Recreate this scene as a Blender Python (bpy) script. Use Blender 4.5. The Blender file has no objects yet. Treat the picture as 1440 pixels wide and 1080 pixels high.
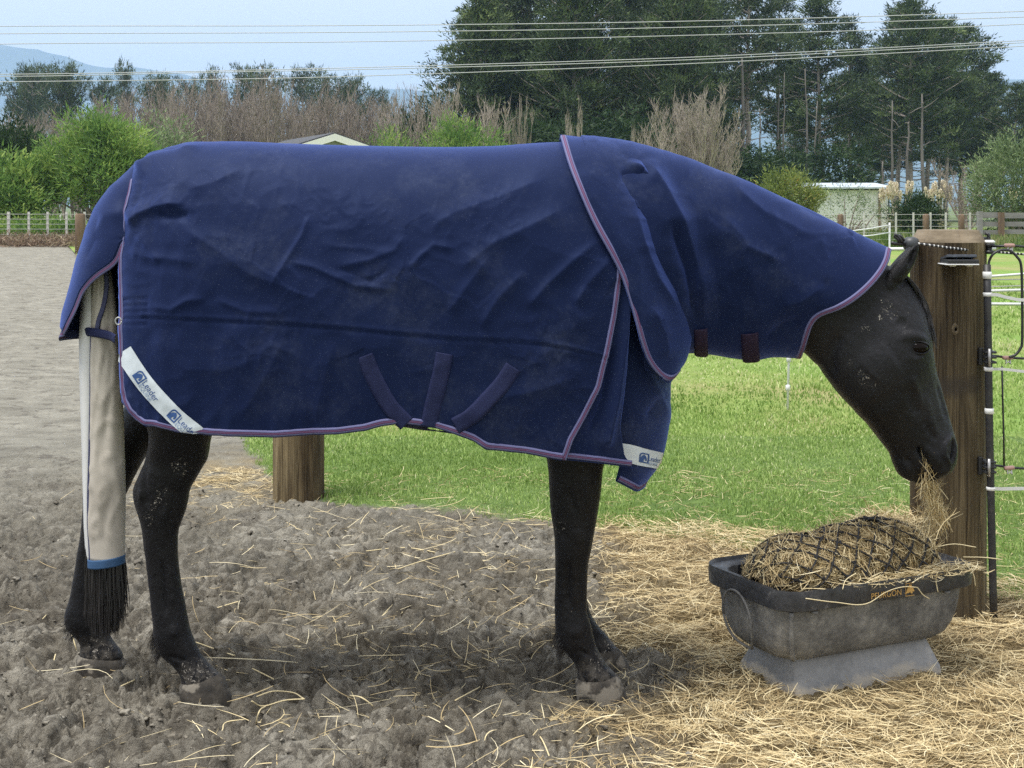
import bpy, bmesh, math, random
import numpy as np
from mathutils import Vector
from mathutils.bvhtree import BVHTree

SC = bpy.context.scene
COL = SC.collection
R = math.radians
PI = math.pi

# ------------------------------------------------------------------ camera, sky, sun, exposure
CAM_H = 1.42            # eye height of the photographer
FOC = 2000.0            # focal length in photo pixels (50 mm on a 36 mm frame)
cam_data = bpy.data.cameras.new('camera')
cam = bpy.data.objects.new('camera', cam_data)
COL.objects.link(cam)
cam.location = (0, 0, CAM_H)
cam.rotation_euler = (PI / 2, 0, 0)
cam_data.sensor_width = 36
cam_data.lens = 50
cam_data.shift_y = -250 / 1440
cam_data.clip_start = 0.05
cam_data.clip_end = 20000
SC.camera = cam

SUN_EL, SUN_AZ = R(71), R(-115)      # azimuth measured from +Y (ahead) clockwise: behind the camera, to the left
world = bpy.data.worlds.new('World')
SC.world = world
world.use_nodes = True
wn, wl = world.node_tree.nodes, world.node_tree.links
wn.clear()
w_out = wn.new('ShaderNodeOutputWorld')
w_bg = wn.new('ShaderNodeBackground')
w_bg.inputs['Strength'].default_value = 0.1
w_sky = wn.new('ShaderNodeTexSky')
w_sky.sky_type = 'NISHITA'
w_sky.sun_disc = False
w_sky.sun_elevation = SUN_EL
w_sky.sun_rotation = SUN_AZ
w_sky.air_density = 1.0
w_sky.dust_density = 2.0
w_tc = wn.new('ShaderNodeTexCoord')
w_map = wn.new('ShaderNodeMapping')
w_map.inputs['Scale'].default_value = (1.0, 1.0, 3.2)
w_noise = wn.new('ShaderNodeTexNoise')
w_noise.inputs['Scale'].default_value = 2.6
w_noise.inputs['Detail'].default_value = 6
w_noise.inputs['Roughness'].default_value = 0.52
w_ramp = wn.new('ShaderNodeValToRGB')
w_ramp.color_ramp.elements[0].position = 0.34
w_ramp.color_ramp.elements[0].color = (6.8, 6.9, 7.15, 1)
w_ramp.color_ramp.elements[1].position = 0.68
w_ramp.color_ramp.elements[1].color = (7.6, 7.45, 7.3, 1)
w_mix = wn.new('ShaderNodeMixRGB')
w_mix.inputs['Fac'].default_value = 0.86
wl.new(w_tc.outputs['Generated'], w_map.inputs['Vector'])
wl.new(w_map.outputs['Vector'], w_noise.inputs['Vector'])
wl.new(w_noise.outputs['Fac'], w_ramp.inputs['Fac'])
wl.new(w_sky.outputs['Color'], w_mix.inputs['Color1'])
wl.new(w_ramp.outputs['Color'], w_mix.inputs['Color2'])
wl.new(w_mix.outputs['Color'], w_bg.inputs['Color'])
wl.new(w_bg.outputs['Background'], w_out.inputs['Surface'])

sun_data = bpy.data.lights.new('sun', 'SUN')
sun_data.energy = 2.9
sun_data.angle = R(25)
sun_data.color = (1.0, 0.965, 0.91)
sun = bpy.data.objects.new('sun', sun_data)
COL.objects.link(sun)
sd = Vector((math.sin(SUN_AZ) * math.cos(SUN_EL), math.cos(SUN_AZ) * math.cos(SUN_EL), math.sin(SUN_EL)))
sun.rotation_euler = sd.to_track_quat('Z', 'Y').to_euler()

SC.cycles.volume_bounces = 3
SC.cycles.use_denoising = False
SC.view_settings.view_transform = 'Standard'
SC.view_settings.look = 'None'
SC.view_settings.exposure = 0.74
SC.view_settings.gamma = 1.0
SC.view_settings.use_curve_mapping = False

# ------------------------------------------------------------------ helpers
UC, VH = 720.0, 290.0

def P(u, v, Y):
    """world point seen at photo pixel (u, v) that lies Y metres ahead"""
    u, v, Y = np.broadcast_arrays(np.asarray(u, float), np.asarray(v, float), np.asarray(Y, float))
    return np.stack([(u - UC) * Y / FOC, Y, CAM_H - (v - VH) * Y / FOC], -1)

def G(u, v):
    Y = CAM_H * FOC / (v - VH)
    return np.array([(u - UC) * Y / FOC, Y, 0.0])

def UV(p):
    p = np.asarray(p, float)
    return UC + p[..., 0] / p[..., 1] * FOC, VH + (CAM_H - p[..., 2]) / p[..., 1] * FOC

def sstep(a, b, x):
    t = np.clip((np.asarray(x, float) - a) / (b - a), 0, 1)
    return t * t * (3 - 2 * t)

def ip(x, xs, ys):
    return np.interp(x, xs, ys)

def smooth_ip(x, xs, ys):
    """monotone-ish cubic (Catmull-Rom) interpolation"""
    xs = np.asarray(xs, float); ys = np.asarray(ys, float); x = np.clip(np.asarray(x, float), xs[0], xs[-1])
    m = np.gradient(ys, xs)
    k = np.clip(np.searchsorted(xs, x, side='right') - 1, 0, len(xs) - 2)
    h = xs[k + 1] - xs[k]; t = (x - xs[k]) / h
    return ((2 * t**3 - 3 * t**2 + 1) * ys[k] + (t**3 - 2 * t**2 + t) * h * m[k]
            + (-2 * t**3 + 3 * t**2) * ys[k + 1] + (t**3 - t**2) * h * m[k + 1])

_rs = np.random.RandomState(7)
_perm = _rs.permutation(256); _perm = np.concatenate([_perm, _perm, _perm])
_ga = _rs.rand(256) * 2 * PI
_gx, _gy = np.cos(_ga), np.sin(_ga)

def pn(x, y, seed=0):
    """2-D gradient noise, about -0.7..0.7"""
    x = np.asarray(x, float) + seed * 17.31; y = np.asarray(y, float) + seed * 9.77
    xi = np.floor(x).astype(int); yi = np.floor(y).astype(int)
    xf, yf = x - xi, y - yi
    xi &= 255; yi &= 255
    u = xf**3 * (xf * (xf * 6 - 15) + 10); v = yf**3 * (yf * (yf * 6 - 15) + 10)
    def g(ix, iy, dx, dy):
        h = _perm[_perm[ix & 255] + (iy & 255)]
        return _gx[h] * dx + _gy[h] * dy
    a = g(xi, yi, xf, yf); b = g(xi + 1, yi, xf - 1, yf)
    c = g(xi, yi + 1, xf, yf - 1); d = g(xi + 1, yi + 1, xf - 1, yf - 1)
    return (a + u * (b - a)) * (1 - v) + (c + u * (d - c)) * v

def fbm(x, y, n=4, seed=0):
    s = 0; a = 1
    for k in range(n):
        s = s + a * pn(x * 2**k, y * 2**k, seed + k); a *= 0.5
    return s

def worley(x, y, seed=0):
    """cellular noise: distance to the nearest and second nearest point, and a random number per cell"""
    x = np.asarray(x, float); y = np.asarray(y, float)
    xi = np.floor(x).astype(int); yi = np.floor(y).astype(int)
    f1 = np.full(x.shape, 9.0); f2 = np.full(x.shape, 9.0); rid = np.zeros(x.shape)
    for dx in (-1, 0, 1):
        for dy in (-1, 0, 1):
            cx, cy = xi + dx, yi + dy
            h = _perm[_perm[(cx + seed * 7) & 255] + ((cy + seed * 13) & 255)]; h2 = _perm[h + 91]
            d = np.hypot(x - (cx + .1 + .8 * h / 255.), y - (cy + .1 + .8 * h2 / 255.))
            n = d < f1
            f2 = np.where(n, f1, np.minimum(f2, d)); rid = np.where(n, _perm[h2 + 37] / 255., rid); f1 = np.where(n, d, f1)
    return f1, f2, rid

# ---- objects
def mesh_obj(name, V, F, mat=None, parent=None, smooth=True, attr=None, loose_edges=False):
    V = np.asarray(V, np.float32).reshape(-1, 3)
    if parent is not None and parent.get('_w'):
        V = V - np.array(parent['_w'], np.float32)
    me = bpy.data.meshes.new(name)
    if isinstance(F, np.ndarray):
        n, k = F.shape
        me.vertices.add(len(V)); me.vertices.foreach_set('co', V.ravel())
        me.loops.add(n * k); me.loops.foreach_set('vertex_index', F.astype(np.int32).ravel())
        me.polygons.add(n)
        me.polygons.foreach_set('loop_start', np.arange(0, n * k, k, dtype=np.int32))
        me.polygons.foreach_set('loop_total', np.full(n, k, np.int32))
        me.update(calc_edges=True)
    else:
        me.from_pydata([tuple(map(float, p)) for p in V], [], [tuple(int(i) for i in f) for f in F])
    if attr:
        for an, av in attr.items():
            a = me.attributes.new(an, 'FLOAT', 'POINT')
            a.data.foreach_set('value', np.asarray(av, np.float32).ravel())
    if smooth:
        me.polygons.foreach_set('use_smooth', np.ones(len(me.polygons), bool))
    if mat: me.materials.append(mat)
    me.validate()
    o = bpy.data.objects.new(name, me)
    COL.objects.link(o)
    if parent is not None: o.parent = parent
    return o

def thing(name, label, cat, loc=(0, 0, 0), group=None, world=True, rotz=0):
    o = bpy.data.objects.new(name, None)
    COL.objects.link(o)
    o.location = tuple(map(float, loc)); o.rotation_euler = (0, 0, rotz)
    o.empty_display_size = 0.1
    if world: o['_w'] = tuple(map(float, loc))
    tag(o, label, cat, group)
    return o

def tag(o, label=None, cat=None, group=None, kind=None):
    if label: o['label'] = label
    if cat: o['category'] = cat
    if group: o['group'] = group
    if kind: o['kind'] = kind
    return o

def copy_thing(root, loc, rotz=0, scale=1.0, label=None):
    r = root.copy(); COL.objects.link(r)
    r.location = tuple(map(float, loc)); r.rotation_euler = (0, 0, rotz)
    r.scale = (scale,) * 3 if np.isscalar(scale) else scale
    if label: r['label'] = label
    for ch in root.children:
        c = ch.copy(); COL.objects.link(c); c.parent = r
        for g in ch.children:
            d = g.copy(); COL.objects.link(d); d.parent = c
    return r

class MB:
    """collects shapes into one mesh"""
    def __init__(s): s.V = []; s.F = []; s.n = 0; s.A = []
    def add(s, V, F, a=0.5):
        V = np.asarray(V, float).reshape(-1, 3)
        s.V.append(V); s.F += [tuple(int(i) + s.n for i in f) for f in F]
        s.A.append(np.full(len(V), a)); s.n += len(V); return s
    def box(s, c, size, rz=0, a=0.5, rx=0, ry=0):
        x, y, z = np.array(size) / 2
        V = np.array([(-x,-y,-z),(x,-y,-z),(x,y,-z),(-x,y,-z),(-x,-y,z),(x,-y,z),(x,y,z),(-x,y,z)])
        if rx: V = V @ np.array([[1,0,0],[0,math.cos(rx),math.sin(rx)],[0,-math.sin(rx),math.cos(rx)]])
        if ry: V = V @ np.array([[math.cos(ry),0,-math.sin(ry)],[0,1,0],[math.sin(ry),0,math.cos(ry)]])
        if rz: V = V @ np.array([[math.cos(rz),math.sin(rz),0],[-math.sin(rz),math.cos(rz),0],[0,0,1]])
        return s.add(V + np.array(c), [(3,2,1,0),(4,5,6,7),(0,1,5,4),(1,2,6,5),(2,3,7,6),(3,0,4,7)], a)
    def tube(s, pts, rad, sides=6, a=0.5, cap=True):
        pts = np.asarray(pts, float); n = len(pts)
        rad = np.broadcast_to(np.asarray(rad, float), (n,))
        T = np.gradient(pts, axis=0); T /= np.linalg.norm(T, axis=1)[:, None] + 1e-12
        ref = np.array([0, 0, 1.0]) if abs(T[0, 2]) < 0.9 else np.array([1.0, 0, 0])
        N = []
        nrm = ref - T[0] * ref.dot(T[0]); nrm /= np.linalg.norm(nrm)
        for t in T:
            nrm = nrm - t * nrm.dot(t); l = np.linalg.norm(nrm)
            nrm = nrm / l if l > 1e-9 else np.array([1.0, 0, 0])
            N.append(nrm)
        N = np.array(N); B = np.cross(T, N)
        an = np.arange(sides) * 2 * PI / sides
        V = pts[:, None] + rad[:, None, None] * (np.cos(an)[None, :, None] * N[:, None] + np.sin(an)[None, :, None] * B[:, None])
        F = []
        for i in range(n - 1):
            for k in range(sides):
                k2 = (k + 1) % sides
                F.append((i*sides+k, i*sides+k2, (i+1)*sides+k2, (i+1)*sides+k))
        if cap:
            F.append(tuple(range(sides - 1, -1, -1))); F.append(tuple((n-1)*sides + k for k in range(sides)))
        return s.add(V.reshape(-1, 3), F, a)
    def lathe(s, c, prof, sides=16, a=0.5):
        """prof: list of (radius, z) going up, about a vertical axis at c"""
        an = np.arange(sides) * 2 * PI / sides
        V = [np.stack([c[0] + r*np.cos(an), c[1] + r*np.sin(an), np.full(sides, c[2] + z)], -1) for r, z in prof]
        F = []
        n = len(prof)
        for i in range(n - 1):
            for k in range(sides):
                k2 = (k + 1) % sides
                F.append((i*sides+k, i*sides+k2, (i+1)*sides+k2, (i+1)*sides+k))
        F.append(tuple(range(sides - 1, -1, -1))); F.append(tuple((n-1)*sides + k for k in range(sides)))
        return s.add(np.concatenate(V), F, a)
    def build(s, name, mat, parent=None, smooth=True):
        V = np.concatenate(s.V)
        return mesh_obj(name, V, s.F, mat, parent, smooth, {'tint': np.concatenate(s.A)})

def grid_faces(n, m, wrap=False, flip=False):
    i, j = np.meshgrid(np.arange(n - 1), np.arange(m if wrap else m - 1), indexing='ij')
    j2 = (j + 1) % m
    q = np.stack([i*m + j, i*m + j2, (i+1)*m + j2, (i+1)*m + j], -1).reshape(-1, 4)
    return q[:, ::-1] if flip else q

def auto_smooth(o, ang=35):
    me = o.data
    bm = bmesh.new(); bm.from_mesh(me)
    for e in bm.edges:
        if len(e.link_faces) == 2 and e.calc_face_angle(0) > R(ang): e.smooth = False
    bm.to_mesh(me); bm.free()

def bevel(o, w, seg=2):
    m = o.modifiers.new('bevel', 'BEVEL'); m.width = w; m.segments = seg; m.limit_method = 'ANGLE'; m.angle_limit = R(40)
    return o

# ---- materials
class NT:
    def __init__(s, name):
        s.m = bpy.data.materials.new(name); s.m.use_nodes = True
        s.n = s.m.node_tree.nodes; s.l = s.m.node_tree.links
        s.b = s.n['Principled BSDF']
        s.tc = s.n.new('ShaderNodeTexCoord')
    def link(s, a, b): s.l.new(a, b); return s
    def noise(s, scale, detail=4, rough=0.55, stretch=None, coord='Object', dist=0.0):
        t = s.n.new('ShaderNodeTexNoise')
        t.inputs['Scale'].default_value = scale; t.inputs['Detail'].default_value = detail
        t.inputs['Roughness'].default_value = rough; t.inputs['Distortion'].default_value = dist
        if stretch:
            mp = s.n.new('ShaderNodeMapping'); mp.inputs['Scale'].default_value = stretch
            s.link(s.tc.outputs[coord], mp.inputs['Vector']); s.link(mp.outputs['Vector'], t.inputs['Vector'])
        else: s.link(s.tc.outputs[coord], t.inputs['Vector'])
        return t.outputs['Fac']
    def voronoi(s, scale, feature='F1', coord='Object', rand=1.0):
        t = s.n.new('ShaderNodeTexVoronoi'); t.inputs['Scale'].default_value = scale; t.feature = feature
        t.inputs['Randomness'].default_value = rand
        s.link(s.tc.outputs[coord], t.inputs['Vector']); return t.outputs['Distance']
    def ramp(s, fac, stops, interp='LINEAR'):
        r = s.n.new('ShaderNodeValToRGB'); cr = r.color_ramp; cr.interpolation = interp
        while len(cr.elements) < len(stops): cr.elements.new(0.5)
        for e, (p, c) in zip(cr.elements, stops):
            e.position = p; e.color = tuple(c) + (1,) if len(c) == 3 else c
        s.link(fac, r.inputs['Fac']); return r.outputs['Color']
    def mix(s, fac, a, b, mode='MIX'):
        m = s.n.new('ShaderNodeMixRGB'); m.blend_type = mode
        for k, x in (('Fac', fac), ('Color1', a), ('Color2', b)):
            if hasattr(x, 'is_linked'): s.link(x, m.inputs[k])
            elif k == 'Fac': m.inputs[k].default_value = x
            else: m.inputs[k].default_value = tuple(x) + (1,)
        return m.outputs['Color']
    def math(s, op, a, b=None, clamp=False):
        m = s.n.new('ShaderNodeMath'); m.operation = op; m.use_clamp = clamp
        for k, x in enumerate((a, b)):
            if x is None: continue
            if hasattr(x, 'is_linked'): s.link(x, m.inputs[k])
            else: m.inputs[k].default_value = x
        return m.outputs[0]
    def attr(s, name):
        a = s.n.new('ShaderNodeAttribute'); a.attribute_name = name; return a.outputs['Fac']
    def objrand(s):
        a = s.n.new('ShaderNodeObjectInfo'); return a.outputs['Random']
    def bump(s, h, strength=0.4, dist=0.01, prev=None):
        b = s.n.new('ShaderNodeBump'); b.inputs['Strength'].default_value = strength; b.inputs['Distance'].default_value = dist
        s.link(h, b.inputs['Height'])
        if prev is not None: s.link(prev, b.inputs['Normal'])
        s.link(b.outputs['Normal'], s.b.inputs['Normal']); return b.outputs['Normal']
    def color(s, c):
        if hasattr(c, 'is_linked'): s.link(c, s.b.inputs['Base Color'])
        else: s.b.inputs['Base Color'].default_value = tuple(c) + (1,)
        return s
    def rough(s, r):
        if hasattr(r, 'is_linked'): s.link(r, s.b.inputs['Roughness'])
        else: s.b.inputs['Roughness'].default_value = r
        return s
    def spec(s, x): s.b.inputs['Specular IOR Level'].default_value = x; return s
    def pos(s):
        g = s.n.new('ShaderNodeNewGeometry'); return g.outputs['Position']
    def blob(s, c, rad, soft=0.5):
        """1 inside a ball about world point c, falling to 0"""
        d = s.n.new('ShaderNodeVectorMath'); d.operation = 'DISTANCE'
        s.link(s.pos(), d.inputs[0]); d.inputs[1].default_value = tuple(map(float, c))
        mr = s.n.new('ShaderNodeMapRange'); mr.inputs['From Min'].default_value = rad * (1 - soft); mr.inputs['From Max'].default_value = rad
        mr.inputs['To Min'].default_value = 1; mr.inputs['To Max'].default_value = 0
        s.link(d.outputs['Value'], mr.inputs['Value']); return mr.outputs[0]

def plain(name, col, rough=0.6, var=0.15, scale=20, bump=0.0, bscale=60, metal=0.0, spec=0.5, stretch=None):
    t = NT(name)
    a = tuple(np.clip(np.array(col) * (1 - var), 0, 1)); b = tuple(np.clip(np.array(col) * (1 + var), 0, 1))
    t.color(t.ramp(t.noise(scale, 5, 0.6, stretch), [(0.3, a), (0.7, b)])).rough(rough).spec(spec)
    t.b.inputs['Metallic'].default_value = metal
    if bump: t.bump(t.noise(bscale, 5, 0.6, stretch), bump, 0.01)
    return t.m

def leafmat(name, stops, transl=0.25, rough=0.6):
    t = NT(name)
    a = t.attr('tint')
    c = t.ramp(a, stops)
    t.color(c).rough(rough).spec(0.25)
    if transl:
        tr = t.n.new('ShaderNodeBsdfTranslucent'); t.link(c, tr.inputs['Color'])
        mx = t.n.new('ShaderNodeMixShader'); mx.inputs['Fac'].default_value = transl
        out = t.n['Material Output']
        t.link(t.b.outputs[0], mx.inputs[1]); t.link(tr.outputs[0], mx.inputs[2]); t.link(mx.outputs[0], out.inputs['Surface'])
    return t.m
# ------------------------------------------------------------------ ground, arena, paddock
EDGE_X = [-19, -13.4, -1.55, -1.15, -0.9, -0.4, 0.0, 0.4, 0.84, 1.35, 1.83, 3.0, 8.0]
EDGE_Y = [60, 43.5, 8.3, 7.05, 6.80, 6.62, 6.42, 6.18, 5.98, 5.55, 5.05, 4.0, 2.5]
def edge_y(x): return ip(x, EDGE_X, EDGE_Y)

HOOVES = [((291 - UC) * 4.09 / FOC, 4.09), ((848 - UC) * 4.09 / FOC, 4.09), ((146 - UC) * 4.345 / FOC, 4.345), ((860 - UC) * 4.33 / FOC, 4.33)]
def mud_h(x, y):
    """height of the trodden mud, metres"""
    amp = 1 - 0.75 * sstep(5.0, 8.0, y)
    wx = x + 0.05 * pn(x * 5, y * 5, 40); wy = y + 0.05 * pn(x * 5, y * 5, 41)
    big = pn(wx * 2.1, wy * 2.1, 1) * 0.030
    mid = (np.abs(pn(wx * 6.5, wy * 6.5, 2)) * 2 - 0.55) * 0.040
    clod = np.maximum(pn(wx * 15, wy * 15, 3) - 0.02, 0) * 0.062
    rough = sstep(-.30, .25, pn(x * 1.9, y * 2.6, 12))          # churned in places, trodden flat in others
    wx2 = wx + .018 * pn(x * 26, y * 26, 43); wy2 = wy + .018 * pn(x * 26, y * 26, 44)
    fine = (np.abs(pn(wx2 * 30, wy2 * 30, 4)) * 0.054 + np.abs(pn(wx2 * 58, wy2 * 58, 6)) * 0.022) * (.30 + .85 * rough) - .012
    a1, b1, c1 = worley(wx2 * 13, wy2 * 13, 3); a2, b2, c2 = worley(wx2 * 29 + 5, wy2 * 29, 5)
    r2 = sstep(-.12, .22, pn(x * 2.3 + 7, y * 3.0, 16))
    fine = fine + r2 * ((np.clip(1 - a1 * 1.35, 0, 1) ** .7) * .020 * c1 - .014 * (b1 - a1 < .10)) + (.35 + .65 * r2) * ((np.clip(1 - a2 * 1.3, 0, 1) ** .8) * .009 * c2)
    pit = -np.maximum(pn(wx * 4.3, wy * 4.3, 9) - 0.25, 0) * 0.085
    h = mid + clod + fine + pit
    h = h * 1.35; h = .036 * np.tanh(h / .036) + .25 * h * (h < 0)
    for hx_, hy_ in HOOVES:                    # trodden down round the hooves
        h = h - (h + .004) * .85 * np.exp(-(((x - hx_) / .11) ** 2 + ((y - hy_) / .09) ** 2) ** 2)
    return (big * (1 - .5 * sstep(3.9, 4.0, y)) + h) * amp

def hay_d(x, y):
    """how thickly loose hay covers the ground, 0..1"""
    n = fbm(x * 1.7, y * 1.7, 4, 21)
    n2 = fbm(x * 5, y * 5, 3, 25)
    d = sstep(-0.02, 0.50, x - 0.14 + 0.42 * n + 0.12 * n2 - 0.05 * (y - 4.3))
    d *= 1 - 0.9 * sstep(0.0, 0.35, y - edge_y(x) - 0.15 + 0.3 * n)
    # mud that shows through in the front, right of the forefoot
    d *= 1 - 0.85 * sstep(0.0, 0.32, 0.36 - np.hypot((x - 0.12) * 0.8, (y - 3.66) * 2.0) + 0.2 * n2)
    mid = 0.13 * sstep(-1.3, -0.3, x) * sstep(3.7, 4.3, y) * sstep(-0.28, 0.4, n + n2 * 0.7)
    rim = 0.22 * np.exp(-((y - edge_y(x) + 0.02) / 0.14) ** 2) * sstep(-.9, .3, x) * (0.75 + n2)
    lp = 0.9 * np.exp(-(((x + 1.45) / 0.45) ** 2 + ((y - 7.5) / 0.7) ** 2)) * (0.6 + 1.0 * n2)
    return np.clip(np.maximum.reduce([d, mid, rim, lp]), 0, 1)

def grass_d(x, y):
    n = fbm(x * 3, y * 3, 3, 31)
    return sstep(-0.10, 0.16, y - edge_y(x) + 0.22 * n)

def gz(x, y):
    x = np.asarray(x, float); y = np.asarray(y, float)
    g = grass_d(x, y)
    fade = sstep(3.05, 3.4, y) * (1 - sstep(7.8, 8.6, y)) * sstep(-3.1, -2.7, x) * (1 - sstep(2.7, 3.1, x))
    return 0.012 + (mud_h(x, y) * (1 - g) * (1 - 0.35 * hay_d(x, y)) + g * 0.012 * pn(x * 3, y * 3, 50)) * fade

nx, ny = 860, 720
gx = np.linspace(-3.1, 3.1, nx)
gyv = 3.0 + (8.7 - 3.0) * (np.linspace(0, 1, ny) ** 1.25)
GX, GY = np.meshgrid(gx, gyv, indexing='ij')
GZ = gz(GX, GY)
# hoof prints pressed into the arena around the horse
rg = np.random.RandomState(5)
for k in range(46):
    cx, cy = rg.uniform(-2.3, 1.3), rg.uniform(3.4, 7.0)
    if cy > edge_y(cx) - 0.3: continue
    r_ = np.hypot(GX - cx, (GY - cy)); q = r_ / 0.062
    GZ += np.where(q < 2, -0.020 * np.exp(-q**4) + 0.010 * np.exp(-((q - 1.25) / 0.22)**2), 0) * (1 - 0.6*sstep(5, 7, cy))
V = np.stack([GX, GY, GZ], -1).reshape(-1, 3)

def mud_nodes(t):
    n1 = t.noise(1.6, 6, 0.6); n2 = t.noise(9, 7, 0.65); n3 = t.noise(55, 6, 0.7); n4 = t.noise(220, 3, 0.7)
    f = t.math('ADD', t.math('MULTIPLY', n1, 0.35), t.math('ADD', t.math('MULTIPLY', n2, 0.45), t.math('MULTIPLY', n3, 0.25)))
    c = t.ramp(f, [(0.36, (0.105, 0.093, 0.073)), (0.45, (0.22, 0.20, 0.162)), (0.54, (0.36, 0.335, 0.28)), (0.66, (0.49, 0.46, 0.39))])
    c = t.mix(t.math('MULTIPLY', n4, 0.25), c, (0.10, 0.09, 0.075), 'MIX')
    damp = t.ramp(t.noise(24, 6, 0.68, dist=.6), [(0.43, (1, 1, 1)), (0.53, (0, 0, 0))])
    c = t.mix(t.math('MULTIPLY', damp, 0.72), c, (0.075, 0.066, 0.055))
    wet = t.ramp(t.noise(2.6, 5, 0.62, dist=.8), [(0.44, (1, 1, 1)), (0.58, (0, 0, 0))])
    c = t.mix(t.math('MULTIPLY', wet, 0.50), c, (0.085, 0.073, 0.056))
    return c, n3, n4

tm = NT('trodden_mud')
c, n3, n4 = mud_nodes(tm)
farc = tm.ramp(tm.noise(2.2, 8, 0.62, (1, 2.0, 1)), [(0.32, (0.19, 0.182, 0.152)), (0.62, (0.33, 0.318, 0.268))])
spt = tm.ramp(tm.noise(5.5, 6, 0.7), [(0.38, (0, 0, 0)), (0.46, (1, 1, 1))])
farc = tm.mix(0.25, tm.mix(spt, (0.16, 0.15, 0.13), farc), c)
c = tm.mix(tm.attr('drier'), c, farc)
hcol = tm.ramp(tm.noise(80, 6, 0.7, (1, 3, 1), dist=1.5), [(0.35, (0.13, 0.095, 0.05)), (0.5, (0.28, 0.215, 0.115)), (0.65, (0.42, 0.335, 0.19))])
gcol = tm.ramp(tm.noise(14, 6, 0.65), [(0.3, (0.08, 0.14, 0.035)), (0.7, (0.18, 0.27, 0.075))])
c = tm.mix(tm.attr('hay'), c, hcol)
c = tm.mix(tm.attr('grass'), c, gcol)
gpos = tm.n.new('ShaderNodeSeparateXYZ'); tm.link(tm.pos(), gpos.inputs[0])
tm.color(c).rough(0.92).spec(0.15)
b1 = tm.bump(n3, 0.7, 0.020)
tm.bump(n4, 0.5, 0.006, b1)
hd = hay_d(GX, GY)
mud = mesh_obj('mud', V, grid_faces(nx, ny), tm.m, None, True,
               {'hay': np.clip(hd * 0.95, 0, 1).ravel(), 'grass': grass_d(GX, GY).ravel(), 'drier': (sstep(4.6, 8.3, GY + .5 * pn(GX * 1.5, GY * 1.5, 66)) * .95 + .05).ravel()})
tag(mud, kind='structure')

# the arena beyond, raked sandy soil, with the tracks of hooves still visible
ta = NT('arena_soil')
c, n3, n4 = mud_nodes(ta)
far = ta.ramp(ta.noise(2.2, 8, 0.62, (1, 2.0, 1)), [(0.32, (0.19, 0.182, 0.152)), (0.62, (0.33, 0.318, 0.268))])
spots = ta.ramp(ta.noise(6.5, 7, 0.74), [(0.40, (0, 0, 0)), (0.47, (1, 1, 1))])
c2 = ta.mix(ta.math('MULTIPLY', spots, 1.0), (0.145, 0.136, 0.116), far)
ta.color(ta.mix(0.25, c2, c)).rough(0.95).spec(0.15)
b2_ = ta.bump(ta.noise(7, 8, 0.7), 0.6, 0.06)
ta.bump(n3, 0.7, 0.020, b2_)
ax = np.linspace(-26, 3, 230); ay = 2.0 + 50 * (np.linspace(0, 1, 330) ** 2)
AX, AY = np.meshgrid(ax, ay, indexing='ij')
bump = (np.abs(pn(AX * 3.2, AY * 3.2, 61)) - 0.2) * 0.05 + pn(AX * 1.1, AY * 1.1, 62) * 0.03
inp = (AX > -3.05) & (AX < 3.05) & (AY > 3.05) & (AY < 8.65)
AZ = np.where(inp, -0.035, 0.0) + bump * np.where(inp, 0, sstep(8.6, 10, AY) + sstep(3.0, 3.3, -AX)).clip(0, 1)
AZ = AZ - 0.25 * sstep(.0, .5, AY - ip(AX, [-26] + EDGE_X, [75] + EDGE_Y) - .1)
arena = mesh_obj('arena', np.stack([AX, AY, AZ], -1).reshape(-1, 3), grid_faces(230, 330), ta.m, None, True)
tag(arena, kind='structure')

# paddock turf to the right and behind
tp = NT('paddock_turf')
g1 = tp.ramp(tp.noise(0.35, 7, 0.62), [(0.36, (0.38, 0.36, 0.16)), (0.47, (0.28, 0.36, 0.10)), (0.62, (0.21, 0.36, 0.075))])
g2 = tp.ramp(tp.noise(9, 7, 0.7), [(0.3, (0.45, 0.45, 0.45)), (0.7, (1.0, 1.0, 1.0))])
tp.color(tp.mix(0.55, g1, g2, 'MULTIPLY')).rough(0.9).spec(0.15)
tp.bump(tp.noise(30, 6, 0.7), 0.7, 0.05)
px = np.linspace(-60, 60, 200); pyv = np.linspace(0, 1, 160)
PX = np.repeat(px[:, None], 160, 1)
E = np.maximum(ip(px, [-60] + EDGE_X + [60], [64] + [max(y, 4.0) for y in EDGE_Y] + [2.5]), 2.5) + 0.05
PY = E[:, None] + (92 - E[:, None]) * pyv[None, :] ** 2.2
inp = (np.abs(PX) < 3.0) & (PY < 8.6)
PZ = 0.006 + 0.03 * pn(PX * 0.5, PY * 0.5, 70) * sstep(8.5, 11, PY) - np.where(inp, 0.05, 0)
paddock = mesh_obj('paddock', np.stack([PX, PY, PZ], -1).reshape(-1, 3), grid_faces(200, 160), tp.m, None, True)
tag(paddock, kind='structure')

# everything beyond, to the horizon
tg = NT('far_pasture')
tg.color(tg.ramp(tg.noise(0.02, 8, 0.6), [(0.35, (0.10, 0.12, 0.05)), (0.65, (0.13, 0.19, 0.06))])).rough(0.95)
gr = mesh_obj('ground', [(-7900, -80, -0.06), (7900, -80, -0.06), (7900, 7000, -0.06), (-7900, 7000, -0.06)], [(0, 1, 2, 3)], tg.m, None, False)
tag(gr, kind='structure')

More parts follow.
